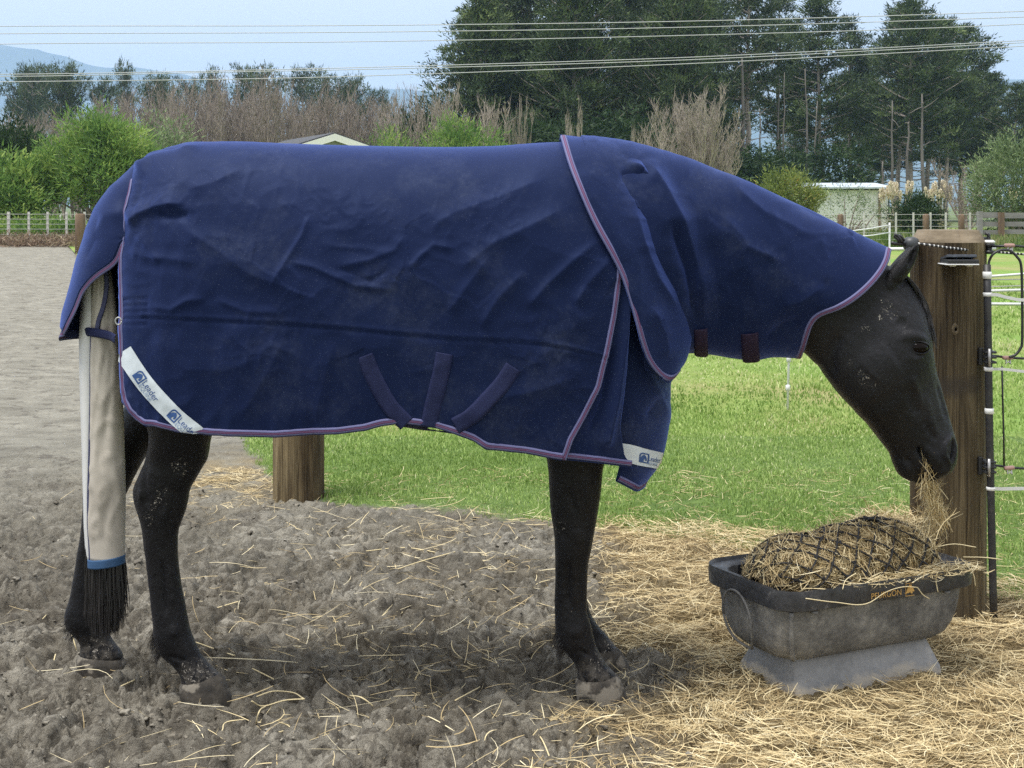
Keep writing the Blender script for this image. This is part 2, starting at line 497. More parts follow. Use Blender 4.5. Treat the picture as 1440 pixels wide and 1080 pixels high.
# ------------------------------------------------------------------ hills and the air in front of them
hu = np.linspace(-900, 2400, 240)
hv = smooth_ip(hu, [-900, -600, -300, -120, 0, 50, 100, 130, 180, 235, 300, 400, 560, 700, 900, 1200, 1440, 1800, 2400],
               [120, 70, 62, 56, 63, 70, 82, 92, 95, 101, 113, 126, 126, 138, 150, 128, 112, 100, 140])
hY = 6000.0
ridge = P(hu, hv + 3 * pn(hu * 0.05, hu * 0, 80) + 1.2 * pn(hu * 0.2, hu * 0, 81), hY)
rows = []
for k, f in enumerate(np.linspace(0, 1, 26)):
    q = ridge.copy()
    q[:, 1] = hY - 1800 * (1 - f)
    q[:, 2] = -20 + (ridge[:, 2] + 20) * f ** 1.3 + 100 * f * (1 - f) * pn(q[:, 0] * 0.0022, np.full(len(q), f * 5), 83) * 4
    rows.append(q)
back = ridge.copy(); back[:, 1] += 900; back[:, 2] = -20
rows.append(back)
th = NT('hill_bush')
th.color(th.ramp(th.noise(0.004, 8, 0.6), [(0.35, (0.035, 0.05, 0.03)), (0.65, (0.09, 0.11, 0.06))])).rough(0.95)
hills = mesh_obj('hills', np.stack(rows).reshape(-1, 3), grid_faces(27, 240), th.m, None, True)
tag(hills, kind='structure')

hz = bpy.data.materials.new('haze'); hz.use_nodes = True
hz.node_tree.nodes.clear()
ho = hz.node_tree.nodes.new('ShaderNodeOutputMaterial'); hp = hz.node_tree.nodes.new('ShaderNodeVolumePrincipled')
hp.inputs['Color'].default_value = (0.48, 0.68, 1.0, 1); hp.inputs['Density'].default_value = 0.00021
hp.inputs['Anisotropy'].default_value = 0.2
hz.node_tree.links.new(hp.outputs[0], ho.inputs['Volume'])
zt = float(np.max(np.stack(rows)[..., 2])) + 15
mb = MB().box((0, 3480, (zt - 1.5) / 2), (16000, 7160, zt + 1.5))
haze = mb.build('haze', hz, None, False)
tag(haze, kind='stuff')
# ------------------------------------------------------------------ trees and shrubs
bark = plain('pine_bark', (0.30, 0.265, 0.235), 0.9, 0.35, 3, 0.5, 12, stretch=(1, 1, 0.2))
twig = plain('bare_twig', (0.285, 0.24, 0.20), 0.9, 0.25, 1.5)
twig2 = plain('pale_dead_twig', (0.33, 0.285, 0.235), 0.9, 0.2, 1.5)
M_pine = leafmat('pine_needles', [(0.0, (0.032, 0.050, 0.026)), (0.45, (0.070, 0.108, 0.048)), (0.8, (0.15, 0.205, 0.080)), (1.0, (0.24, 0.30, 0.12))], 0.25)
M_pine2 = leafmat('grey_pine_needles', [(0.0, (0.034, 0.052, 0.032)), (0.5, (0.075, 0.108, 0.060)), (1.0, (0.17, 0.215, 0.115))], 0.25)
M_bright = leafmat('bright_leaves', [(0.0, (0.06, 0.125, 0.035)), (0.45, (0.17, 0.30, 0.07)), (1.0, (0.46, 0.56, 0.15))], 0.42)
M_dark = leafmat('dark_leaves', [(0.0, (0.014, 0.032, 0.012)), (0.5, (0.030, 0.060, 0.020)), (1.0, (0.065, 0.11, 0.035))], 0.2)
M_olive = leafmat('olive_leaves', [(0.0, (0.075, 0.12, 0.05)), (0.5, (0.18, 0.25, 0.11)), (1.0, (0.40, 0.47, 0.26))], 0.3)
M_yellow = leafmat('yellow_green_leaves', [(0.0, (0.08, 0.12, 0.03)), (0.55, (0.22, 0.28, 0.07)), (0.9, (0.40, 0.39, 0.10)), (1.0, (0.55, 0.24, 0.07))], 0.3)

def tris(rs, cen, n_per, spread, size, elong=3.0, up=0.4, tint=None, tvar=0.22, out=None):
    """n_per leaf-sized triangles around each centre. cen (k,3), spread (k,3) or (3,)"""
    k = len(cen); n = k * n_per
    c = np.repeat(cen, n_per, 0)
    sp = np.repeat(np.broadcast_to(np.asarray(spread, float), (k, 3)), n_per, 0)
    o = rs.normal(0, 0.5, (n, 3)); p = c + o * sp
    d = rs.normal(0, 1, (n, 3)) + o * 1.2
    if out is not None: d += np.repeat(out, n_per, 0) * 1.0
    d[:, 2] += up; d /= np.linalg.norm(d, axis=1)[:, None]
    w = np.cross(d, rs.normal(0, 1, (n, 3))); w /= np.linalg.norm(w, axis=1)[:, None] + 1e-9
    L = size * rs.uniform(0.6, 1.4, n)[:, None]
    V = np.stack([p - w * L / elong / 2, p + w * L / elong / 2, p + d * L], 1).reshape(-1, 3)
    F = np.arange(n * 3).reshape(-1, 3)
    t = np.full(k, 0.5) if tint is None else tint
    T = np.clip(np.repeat(t, n_per) + rs.normal(0, tvar * 0.6, n), 0, 1)
    return V, F, np.repeat(T, 3)

def cat(parts):
    V = np.concatenate([p[0] for p in parts]); T = np.concatenate([p[2] for p in parts])
    F = []; o = 0
    for p in parts: F.append(p[1] + o); o += len(p[0])
    return V, np.concatenate(F), T

def pine(seed, Ht, base, Rad, nwh, per, label, group, leafs=26, size=0.5, prof=None, name='pine_tree', mat=None, dead=True, trunk_r=0.30, lean=0.3):
    rs = np.random.RandomState(seed)
    root = thing(name, label, 'tree', (0, 0, 0), group, world=False)
    tb = MB()
    zz = np.linspace(0, Ht * 0.98, 10)
    tx = np.cumsum(rs.normal(0, lean * 0.4, 10)); ty = np.cumsum(rs.normal(0, lean * 0.4, 10)); tx -= tx[0]; ty -= ty[0]
    tb.tube(np.stack([tx, ty, zz], -1), trunk_r * (1 - 0.88 * zz / Ht), 7)
    cen = []; spr = []; tin = []; outs = []
    prof = prof or (lambda f: (1 - f) ** 0.7 * (0.55 + 0.45 * min(1, f * 4)))
    for w in range(nwh):
        f = (w + rs.uniform(0, 0.6)) / nwh
        z = Ht * (base + (1 - base) * f)
        cx, cy = np.interp(z, zz, tx), np.interp(z, zz, ty)
        for b in range(per):
            az = rs.uniform(0, 2 * PI)
            L = Rad * prof(f) * rs.uniform(0.55, 1.15)
            if L < 0.3: L = 0.3
            el = rs.uniform(0.05, 0.45) + 0.5 * f
            s = np.linspace(0, 1, 5)
            bx = cx + np.cos(az) * L * s; by = cy + np.sin(az) * L * s
            bz = z + L * (math.tan(el) * 0.6 * s + 0.18 * s**2)
            pts = np.stack([bx, by, bz], -1)
            tb.tube(pts, 0.085 * (1 - 0.8 * s) * (0.5 + L / Rad), 3, cap=False)
            ncl = max(2, int(L / 0.95) + 1)
            for q in np.linspace(0.38, 1.02, ncl):
                c = np.array([np.interp(q, s, bx), np.interp(q, s, by), np.interp(q, s, bz)]) + rs.normal(0, 0.22, 3)
                cen.append(c); spr.append(np.array([0.72, 0.72, 0.36]) * rs.uniform(0.7, 1.4))
                tin.append(np.clip(0.42 + rs.normal(0, 0.2), 0, 1)); outs.append([math.cos(az), math.sin(az), 0.4])
    if dead:
        for b in range(int(nwh * 2.0)):
            z = Ht * base * rs.uniform(0.30, 1.15); az = rs.uniform(0, 2 * PI); L = Rad * rs.uniform(0.2, 0.65); s = np.linspace(0, 1, 4)
            cx, cy = np.interp(z, zz, tx), np.interp(z, zz, ty)
            tb.tube(np.stack([cx + np.cos(az) * L * s, cy + np.sin(az) * L * s, z + L * rs.uniform(-0.2, 0.3) * s + 0.12 * L * s**2 * rs.uniform(-1, 1)], -1), 0.06 * (1 - 0.75 * s), 3, cap=False)
    tb.build('trunk', bark, root)
    V, F, T = tris(rs, np.array(cen), int(leafs * 1.75), np.array(spr), size * .66, 3.6, 0.75, np.array(tin), out=np.array(outs))
    mesh_obj('crown', V, F, mat or M_pine, root, False, {'tint': T})
    return root

def bare_tree(seed, Ht, spread, stems, label, group, name='bare_tree', mat=None, fan=0.25, nodes=15, tw=3, r0=0.07, dens=1.0, dome=0.0):
    rs = np.random.RandomState(seed)
    root = thing(name, label, 'tree', (0, 0, 0), group, world=False)
    tb = MB(); cb = MB()
    tb.tube([(0, 0, -0.1), (0.02, 0, Ht * 0.12)], [r0 * 1.5, r0 * 1.2], 6)
    for k in range(stems):
        az = rs.uniform(0, 2 * PI); tilt = fan * rs.uniform(0.1, 1.0)
        h = Ht * rs.uniform(0.72, 1.0); s = np.linspace(0, 1, 7)
        wob = np.cumsum(rs.normal(0, 0.02 * Ht / 7, (7, 2)), 0)
        h = h * (1 - dome * (tilt / fan) ** 2)
        px = np.cos(az) * tilt * h * s ** 0.8 * spread + wob[:, 0]; py = np.sin(az) * tilt * h * s ** 0.8 * spread + wob[:, 1]
        pz = Ht * 0.06 + (h - Ht * 0.06) * s
        tb.tube(np.stack([px, py, pz], -1), r0 * (1 - 0.9 * s) * rs.uniform(0.5, 1), 4, cap=False)
        for j in range(nodes):
            f = rs.uniform(0.15, 0.97); a2 = rs.uniform(0, 2 * PI)
            b = np.array([np.interp(f, s, px), np.interp(f, s, py), np.interp(f, s, pz)])
            L = Ht * rs.uniform(0.10, 0.26) * (1.1 - 0.6 * f)
            e = rs.uniform(0.25, 0.6)
            q = np.linspace(0, 1, 4)
            d = np.array([math.cos(a2) * e, math.sin(a2) * e, 0])
            pts = b + L * (q[:, None] * d * (1 - 0.25 * q[:, None]) + np.array([0, 0, 1]) * (0.75 * q + 0.25 * q**2)[:, None])
            cb.tube(pts, 0.016 * (1 - 0.7 * q) * (0.7 + Ht / 14), 3, cap=False)
            for t in range(tw):
                g = rs.uniform(0.3, 0.95); c = np.array([np.interp(g, q, pts[:, i]) for i in range(3)])
                d2 = rs.normal(0, 0.4, 3); d2[2] = abs(d2[2]) + 0.9; d2 /= np.linalg.norm(d2)
                l2 = L * rs.uniform(0.25, 0.6)
                cb.tube([c, c + d2 * l2], [0.010 * (0.7 + Ht / 14), 0.005], 3, cap=False)
    tb.build('trunk', mat or twig, root); cb.build('twigs', mat or twig, root)
    return root

def shrub(seed, w, d, h, n, label, name='shrub', mat=None, group=None, per=26, size=0.16, clump=0.34, base=0.12, stems=7, elong=3.2, world_cat='shrub', up=0.6, shell=0.55, shape=1.0, lobes=None):
    rs = np.random.RandomState(seed)
    root = thing(name, label, world_cat, (0, 0, 0), group, world=False)
    u = rs.normal(0, 1, (n, 3)); u /= np.linalg.norm(u, axis=1)[:, None]
    r = rs.uniform(shell ** 3, 1, n) ** (1 / 3)
    lump = 1 + 0.42 * pn(u[:, 0] * 2.3 + seed, u[:, 1] * 2.3 + u[:, 2] * 2, seed) + 0.12 * rs.normal(0, 1, n)
    c = u * r[:, None] * lump[:, None]
    if lobes is not None:
        L_ = np.array(lobes)[rs.randint(0, len(lobes), n)]
        c = L_[:, :3] + c * L_[:, 3:4]
    c[:, 2] = np.abs(c[:, 2]) ** shape * np.sign(c[:, 2])
    cen = np.stack([c[:, 0] * w / 2, c[:, 1] * d / 2, h * (base + (1 - base) * (0.5 + 0.5 * c[:, 2]))], -1)
    tin = np.clip(0.45 + 0.9 * fbm(cen[:, 0] / w * 4, cen[:, 2] / h * 4 + cen[:, 1], 2, seed) * 0.5 + rs.normal(0, 0.12, n), 0, 1)
    tb = MB()
    for k in range(stems):
        t = cen[rs.randint(n)] * np.array([0.75, 0.75, 0.8]); s = np.linspace(0, 1, 5)[:, None]
        b = np.array([rs.normal(0, w * 0.05), rs.normal(0, d * 0.05), -0.05])
        mid = b * 0.5 + t * 0.5 + np.array([0, 0, 0.12 * h])
        pts = b * (1 - s)**2 + 2 * mid * s * (1 - s) + t * s**2
        tb.tube(pts, (0.018 + 0.012 * h) * (1 - 0.75 * s[:, 0]), 4, cap=False)
    tb.build('stem', twig, root)
    V, F, T = tris(rs, cen, per, np.full(3, clump), size, elong, up, tin, out=u)
    V[:, 2] = np.maximum(V[:, 2], 0.02)
    mesh_obj('foliage', V, F, mat, root, False, {'tint': T})
    return root

def place(o, u, Y, rz=0.0, sc=1.0):
    o.location = ((u - UC) * Y / FOC, Y, 0); o.rotation_euler = (0, 0, rz); o.scale = (sc,) * 3 if np.isscalar(sc) else sc

# tall pines behind the shed ------------------------------------------------
umb = lambda f: (0.75 + 0.25 * min(1, f * 3)) * (1 - f ** 2.6) ** 0.8
con = lambda f: (1 - f) ** 0.75 * (0.6 + 0.4 * min(1, f * 5)) + 0.04
LT = 'tall dark pine with a long bare trunk in the wood behind the white shed'
GT = 'tall pines in the wood behind the shed'
pA = pine(11, 22.0, 0.36, 4.8, 15, 6, LT, GT, 30, 0.62, con)
pB = pine(12, 22.0, 0.44, 4.5, 13, 5, LT, GT, 30, 0.62, con, mat=M_pine2)
pC = pine(13, 22.0, 0.28, 5.3, 16, 6, LT, GT, 30, 0.62, lambda f: (0.7 + 0.3 * min(1, f * 3)) * (1 - f ** 2.2) ** 0.8)
rt = random.Random(3)
# (u of trunk, top v, distance, which)
tall = [(1000, -25, 128, 2), (1050, -70, 118, 1), (1092, -18, 140, 0), (1158, 0, 135, 0), (1196, 30, 146, 1),
        (1212, 72, 160, 0), (1240, 60, 150, 2), (1262, 14, 140, 0), (1282, 5, 134, 2), (1302, 32, 142, 1), (1330, 28, 136, 0), (1352, 42, 150, 2),
        (1378, 102, 145, 2), (1402, 104, 150, 0), (1425, 122, 140, 2), (1452, 116, 150, 0), (1490, 90, 150, 1), (1540, 60, 150, 2), (960, -60, 140, 0), (1225, 118, 172, 2), (1320, 100, 175, 2), (1120, 130, 175, 2)]
used = set()
for u, vt, Y, k in tall:
    p0 = (pA, pB, pC)[k]
    own = {1378: 'lower pine just left of the edge willow, where the wood steps down', 1402: 'lower rounded pine above the edge willow', 1425: 'low pine cut by the right edge of the view', 1262: 'tall pine with the highest top right of the sky gap', 1352: 'tall pine at the right shoulder of the tall group', 1212: 'lower pine in the dip left of the highest top', 1158: 'tall slim pine rising above the wires left of the sky gap'}
    Ht = (VH - vt) * Y / FOC + CAM_H
    rz = rt.uniform(0, 6.28); sx = rt.uniform(0.8, 1.0)
    if k in used: o = copy_thing(p0, (0, 0, 0), label=LT)
    else: used.add(k); o = p0
    if u in own: o['label'] = own[u]
    place(o, u, Y, rz, (sx * min(1.1, Ht / 22 + 0.12), sx * min(1.1, Ht / 22 + 0.12), Ht / 22.0))

# bare standing trunks with broken limbs at the front of the wood
snagbark = plain('weathered_dead_wood', (0.15, 0.137, 0.123), 0.9, 0.3, 2, 0.5, 12, stretch=(1, 1, 0.2))
def snag(seed, Ht, r0, label):
    rs = np.random.RandomState(seed)
    root = thing('dead_tree', label, 'tree', (0, 0, 0), 'bare trunks at the edge of the wood', world=False)
    s = np.linspace(0, 1, 9); tx = np.cumsum(rs.normal(0, Ht * .006, 9)); ty = np.cumsum(rs.normal(0, Ht * .006, 9))
    MB().tube(np.stack([tx, ty, Ht * s - .1], -1), r0 * (1 - .75 * s), 7).build('trunk', snagbark, root)
    for k in range(9):
        f = rs.uniform(.22, .97); az = rs.uniform(0, 2 * PI); L = Ht * rs.uniform(.04, .15); q = np.linspace(0, 1, 5)
        x0, y0 = np.interp(f, s, tx), np.interp(f, s, ty)
        MB().tube(np.stack([x0 + np.cos(az) * L * q, y0 + np.sin(az) * L * q, Ht * f + L * rs.uniform(-.5, .7) * q + rs.normal(0, .10 * L, 5) * q], -1), r0 * .26 * (1 - .8 * q), 4, cap=False).build('limb', snagbark, root)
    return root
for i, (u, vt, Y, r0, lb_) in enumerate(((1046, 80, 112, .27, 'thickest bare grey trunk just right of the round bare tree'), (967, 90, 116, .20, 'bare grey trunk rising behind the round bare tree'), (1068, 150, 110, .13, 'short pale dead trunk close beside the thickest trunk'),
        (1090, 100, 118, .15, 'leaning bare grey trunk left of the shed roof'), (1104, 100, 114, .11, 'thin pale bare pole trunk left of the shed roof'), (1134, 95, 112, .14, 'thin bare trunk above the left end of the shed roof'), (1147, 140, 108, .13, 'pale dead trunk with side limbs above the shed roof'),
        (1256, 140, 120, .17, 'bare grey trunk behind the left pampas plumes'), (1275, 170, 120, .22, 'thick bare grey trunk between the pampas clumps'), (1302, 130, 120, .22, 'tall bare grey trunk above the right pampas plumes'), (1241, 225, 100, .17, 'short pale stump trunk at the right end of the shed'))):
    Ht = (VH - vt) * Y / FOC + CAM_H
    place(snag(140 + i, Ht, r0, lb_), u, Y, 0.7 * i)

# the dense dark mass left of them: big spreading conifers green to the ground
dense = lambda f: (1 - f ** 1.7) ** 0.75 * (0.9 + 0.1 * min(1, f * 4))
LD = 'huge dense dark conifer of the mass rising behind the horse'
GD = 'dense conifers behind the horse'
d1 = pine(21, 20.0, 0.03, 5.0, 26, 9, LD, GD, 34, 0.52, dense, name='conifer_tree', dead=False, trunk_r=0.4)
d2 = pine(22, 20.0, 0.05, 4.6, 24, 9, LD, GD, 34, 0.52, dense, name='conifer_tree', dead=False, trunk_r=0.4, mat=M_pine2)
for i, (u, vt, Y, k) in enumerate([(672, -10, 112, 0), (745, -80, 116, 1), (812, -90, 110, 0), (880, -85, 118, 1), (945, -60, 112, 0), (700, -60, 128, 0), (790, -70, 134, 1), (905, -60, 135, 0), (985, -40, 126, 1)]):
    o = (d1, d2)[k] if i < 2 else copy_thing((d1, d2)[k], (0, 0, 0))
    o['label'] = ('huge dense dark conifer at the left end of the mass', 'huge dense conifer second from the left, front row of the mass', 'huge dense conifer in the middle of the front row', 'huge dense conifer fourth from the left, front row of the mass', 'huge dense conifer at the right end of the front row', 'conifer of the back row behind the leftmost two', 'conifer of the back row behind the middle of the mass', 'conifer of the back row towards the right', 'conifer of the back row beside the tall pine trunks')[i]
    Ht = (VH - vt) * Y / FOC + CAM_H
    place(o, u, Y, rt.uniform(0, 6.28), (0.98, 0.98, Ht / 20.0))

# far line of flat-topped pines on the left
LF = 'flat-topped pine standing in the far row against the hill'
GF = 'far row of flat-topped pines'
flat = lambda f: 0.72 * (0.55 + 0.45 * min(1, f * 2.0)) * (1 - f ** 4) ** 0.7
f1 = pine(31, 13.0, 0.52, 4.8, 8, 6, LF, GF, 26, 0.55, flat, mat=M_pine2, lean=0.5)
f2 = pine(32, 13.0, 0.58, 4.2, 7, 6, LF, GF, 26, 0.55, flat, mat=M_pine2, lean=0.6)
for i, (u, vt) in enumerate([(-30, 112), (14, 114), (42, 106), (60, 104), (90, 108), (112, 103), (150, 122), (180, 102), (216, 122), (240, 118), (268, 122), (300, 108), (345, 106), (388, 106), (420, 107), (456, 114), (485, 122), (514, 119), (530, 138)]):
    o = (f1, f2)[i % 2] if i < 2 else copy_thing((f1, f2)[i % 2], (0, 0, 0))
    Y = 185 + rt.uniform(-12, 12)
    o['label'] = 'flat-topped pine of the far row, ' + ('partly cut off by the left edge', 'first from the left edge', 'second from the left', 'third from the left', 'fourth from the left', 'fifth from the left', 'low one in the gap beside the hill', 'seventh from the left', 'low one above the feathery shrub', 'ninth from the left', 'tenth from the left', 'eleventh from the left', 'twelfth from the left', 'seventh from the right', 'sixth from the right', 'fifth from the right', 'fourth from the right', 'third from the right', 'lowest, last on the right')[i]
    Ht = (VH - vt) * Y / FOC + CAM_H
    s = rt.uniform(0.72, 1.0)
    place(o, u, Y, rt.uniform(0, 6.28), (s * .88, s * .88, Ht / 13.0))

# bare poplars and willows in the thicket below them
LB = 'bare grey-brown upright tree in the thicket behind the horse\'s back'
GB = 'bare trees of the thicket'
bs = [bare_tree(40 + k, 10.0, 0.9, 7, LB, GB, fan=0.14 + 0.03 * k, nodes=20, tw=3, r0=0.085) for k in range(4)]
n = 0
for u in np.arange(-30, 585, 10.5):
    for row in range(2):
        uu = u + rt.uniform(-7, 7); Y = 108 + row * 26 + rt.uniform(-6, 6)
        vt = ip(uu, [-30, 60, 120, 160, 240, 300, 380, 450, 520, 560, 600], [160, 158, 156, 135, 118, 112, 112, 128, 132, 128, 150]) + rt.uniform(-10, 26) + row * 4
        Ht = (VH - vt) * Y / FOC + CAM_H
        o = bs[n % 4] if n < 4 else copy_thing(bs[n % 4], (0, 0, 0)); n += 1
        s = Ht / 10.0
        place(o, uu, Y, rt.uniform(0, 6.28), (s * 1.15, s * 1.15, s))

# pale bare shrubs standing before the conifers
sb = [bare_tree(60 + k, 6.0, 1.0, 9, 'pale bare many-stemmed shrub before the dark conifers', 'pale bare shrubs before the conifers', 'bare_shrub', twig2, 0.26, 18, 4, 0.06) for k in range(3)]
for i, (u, vt, w) in enumerate([(604, 128, 1.0), (636, 124, 0.9), (660, 122, 1.0), (685, 124, 1.1), (728, 140, .55), (812, 140, .55), (893, 162, .4), (578, 128, .8), (552, 128, .8)]):
    o = sb[i] if i < 3 else copy_thing(sb[i % 3], (0, 0, 0))
    o['label'] = 'pale bare many-stemmed shrub before the dark conifers, ' + ('third from the left of nine', 'fourth from the left of nine', 'fifth from the left of nine', 'sixth from the left of nine', 'just right of the willow bush', 'right above the rug\'s withers binding', 'small one on the neck cover\'s crest', 'second from the left of nine', 'leftmost of nine')[i]
    Y = 84 + rt.uniform(-4, 4); s = ((VH - vt) * Y / FOC + CAM_H) / 6.0
    place(o, u, Y, rt.uniform(0, 6.28), (s * w, s * w, s))
# the large pale bare tree above the neck cover, a rounded crown of fine twigs
bt = bare_tree(71, 7.0, 1.9, 34, 'large round pale bare tree beside the tall pine trunks', None, 'bare_tree', twig2, 0.34, 34, 5, 0.07, dome=.38)
place(bt, 980, 82, 0.6, (1.30, 1.30, ((VH - 122) * 82 / FOC + CAM_H) / 7))
bt2 = bare_tree(72, 5.0, 1.6, 12, 'tangled bare grey bush right of the pampas plumes', None, 'bare_bush', twig, 0.42, 22, 4, 0.06)
place(bt2, 1362, 66, 0.3, (1.0, 1.0, ((VH - 225) * 66 / FOC + CAM_H) / 5))

# dark undergrowth below the conifers
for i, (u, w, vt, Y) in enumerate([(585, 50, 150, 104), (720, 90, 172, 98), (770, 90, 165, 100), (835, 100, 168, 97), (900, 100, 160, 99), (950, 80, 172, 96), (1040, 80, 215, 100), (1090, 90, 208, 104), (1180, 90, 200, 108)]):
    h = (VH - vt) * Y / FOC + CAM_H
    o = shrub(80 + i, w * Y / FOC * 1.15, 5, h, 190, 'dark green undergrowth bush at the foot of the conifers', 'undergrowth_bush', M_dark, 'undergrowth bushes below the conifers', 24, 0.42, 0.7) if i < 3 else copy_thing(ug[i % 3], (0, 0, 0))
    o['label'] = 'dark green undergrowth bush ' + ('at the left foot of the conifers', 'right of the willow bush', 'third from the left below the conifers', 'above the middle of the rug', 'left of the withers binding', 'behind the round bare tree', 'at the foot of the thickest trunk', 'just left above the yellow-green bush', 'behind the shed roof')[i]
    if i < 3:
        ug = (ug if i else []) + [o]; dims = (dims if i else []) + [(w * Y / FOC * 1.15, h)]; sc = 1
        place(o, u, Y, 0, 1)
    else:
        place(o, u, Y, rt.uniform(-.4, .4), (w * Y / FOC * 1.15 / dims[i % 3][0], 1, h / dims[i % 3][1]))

# single shrubs and small trees
def one(o, u, Y, rz=0): place(o, u, Y, rz)
hY_ = lambda v, Y: (VH - v) * Y / FOC + CAM_H
one(shrub(101, 5.0, 4.2, hY_(152, 57), 560, 'big bright green feathery shrub behind the wire fence', 'green_shrub', M_bright, None, 44, 0.24, 0.42, 0.16, 22, 4.6, up=1.0, lobes=[(-.55, 0, .0, .50), (-.15, .1, .45, .48), (.25, -.2, .30, .50), (.62, .1, -.05, .46), (.95, .0, -.25, .34), (-.9, -.1, -.3, .36), (.1, -.4, -.2, .5)]), 140, 57)
one(shrub(102, 3.4, 3.0, hY_(178, 66), 260, 'dark green rounded bush beside the bright feathery shrub', 'dark_bush', M_dark, None, 34, 0.28, 0.5), 18, 66)
one(shrub(103, 3.6, 2.6, hY_(228, 56), 260, 'low mid green bush in front of the dark rounded bush', 'low_bush', M_bright, None, 34, 0.24, 0.42, 0.05), 6, 56)
one(shrub(104, 4.0, 2.6, hY_(175, 80), 240, 'pale olive sapling thicket between the feathery shrub and the house', 'olive_shrub', M_olive, None, 26, 0.26, 0.6), 225, 80)
one(shrub(105, 4.6, 3.0, hY_(166, 78), 330, 'bright green willow bush just above the middle of the rug', 'willow_bush', M_bright, None, 34, 0.26, 0.5, 0.05, 9, 4.5, up=1.6), 645, 78)
one(shrub(106, 3.2, 2.5, hY_(178, 76), 200, 'light green sapling bush right of the house gable', 'sapling_bush', M_bright, None, 26, 0.24, 0.5, 0.05, 9, 4.5, up=1.6), 545, 76)
one(shrub(107, 3.2, 2.4, hY_(242, 66), 330, 'yellow-green bush with orange tips left of the white shed', 'yellow_green_bush', M_yellow, None, 36, 0.17, 0.36, 0.02), 1108, 66)
one(shrub(108, 3.0, 1.0, hY_(256, 62), 80, 'thin leafy sapling growing in front of the white shed wall', 'thin_sapling', M_olive, None, 15, 0.14, 0.34, 0.1, 12, 3.5, shell=0.3), 1196, 62)
one(shrub(109, 1.9, 1.6, hY_(276, 60), 170, 'small dark green round bush in front of the pampas grass', 'round_bush', M_dark, None, 34, 0.15, 0.30, 0.02), 1290, 60)
one(shrub(110, 3.8, 3.0, hY_(196, 58), 420, 'grey-green willow with airy leaves at the right edge', 'willow_tree', M_olive, None, 34, 0.18, 0.40, 0.12, 14, 4.0), 1432, 58)
one(shrub(111, 5.0, 2.0, hY_(312, 54), 200, 'low rank green growth along the foot of the wire fence', 'rank_weeds', M_bright, None, 30, 0.18, 0.3, 0.0, 3), 60, 54)

# pampas grass: fountain of leaves with cream plumes
mp_leaf = leafmat('pampas_leaf', [(0, (0.10, 0.12, 0.05)), (1, (0.27, 0.26, 0.14))], 0.2)
mp_plume = leafmat('pampas_plume', [(0, (0.68, 0.60, 0.46)), (1, (0.90, 0.84, 0.70))], 0.3)
def pampas(seed, label, npl=14):
    rs = np.random.RandomState(seed)
    root = thing('pampas_grass', label, 'plant', (0, 0, 0), 'pampas clumps by the shed', world=False)
    lb = MB()
    for k in range(130):
        az = rs.uniform(0, 2*PI); L = rs.uniform(0.9, 1.7); s = np.linspace(0, 1, 5)
        r = rs.uniform(0.2, 0.6) * L * s**1.3 + 0.15; z = L * 0.8 * s - 0.55 * L * s**3 * rs.uniform(0.3, 1)
        q = np.stack([np.cos(az)*r, np.sin(az)*r, z], -1)
        wd = np.array([-math.sin(az), math.cos(az), 0]) * 0.02
        lb.add(np.concatenate([q - wd, q + wd]), [(i, i+1, i+6, i+5) for i in range(4)], rs.uniform(0, 1))
    lb.build('leaves', mp_leaf, root, False)
    for k in range(npl):
        az = rs.uniform(0, 2*PI); r = rs.uniform(0.1, 0.9); h = rs.uniform(1.5, 2.15)
        pb = MB()
        c = np.array([math.cos(az)*r, math.sin(az)*r*0.6, h]); b = c * np.array([0.3, 0.3, 0.2])
        d = np.array([math.cos(az)*0.12, math.sin(az)*0.12, 1.0])
        pb.tube([b, c], [0.012, 0.008], 4, 0.2)
        for j in range(110):
            t = rs.uniform(0, 1); w_ = 0.13 * math.sin(PI * min(1, t * 0.9 + 0.08)) + 0.01
            p = c + d * t * 0.62; e = rs.normal(0, 1, 3); e[2] = abs(e[2]) + 1.2; e /= np.linalg.norm(e)
            w2 = np.cross(e, rs.normal(0, 1, 3)) * 0.032
            pb.add([p + w2, p - w2, p + e * (w_ + 0.07)], [(0, 1, 2)], rs.uniform(0.2, 1))
        pb.build('plume', mp_plume, root, False)
    return root
one(pampas(121, 'pampas grass clump with cream plumes against the shed corner', 16), 1262, 68)
one(pampas(122, 'pampas grass clump with cream plumes right of the round bush', 18), 1322, 70)
one(pampas(123, 'pampas grass clump with few plumes behind the edge willow', 7), 1428, 71)
# ------------------------------------------------------------------ buildings
# white shed
shY = 72.0
sx0, sx1 = (1128 - UC) * shY / FOC, (1249 - UC) * shY / FOC
shed = thing('shed', 'small white corrugated shed with a flat pale blue roof behind the fence', 'shed', ((sx0 + sx1) / 2, shY, 0))
sheet_m = plain('white_sheet_metal', (0.84, 0.86, 0.86), 0.5, 0.06, 1.5)
roof_m = plain('pale_roof_sheet', (0.50, 0.57, 0.64), 0.45, 0.12, 2)
shade_m = plain('dark_eave_board', (0.05, 0.055, 0.06), 0.7)
rust_m = plain('weathered_timber', (0.22, 0.17, 0.12), 0.9, 0.3, 4)
zt_ = CAM_H + (VH - 264) * shY / FOC
npan = 6
for k in range(npan):     # corrugated wall panels, one sheet beside the other
    a, b = sx0 + (sx1 - sx0) * k / npan, sx0 + (sx1 - sx0) * (k + 1) / npan - 0.008
    xx = np.linspace(a, b, 41); yy = shY + 0.022 * np.sin(np.arange(41) * PI / 2) + 0.006 * (k % 2)
    Vt = np.concatenate([np.stack([xx, yy, np.full(41, 0.05)], -1), np.stack([xx, yy, np.full(41, zt_)], -1)])
    mesh_obj('wall_panel', Vt, [(i, i + 1, i + 42, i + 41) for i in range(40)], sheet_m, shed, True)
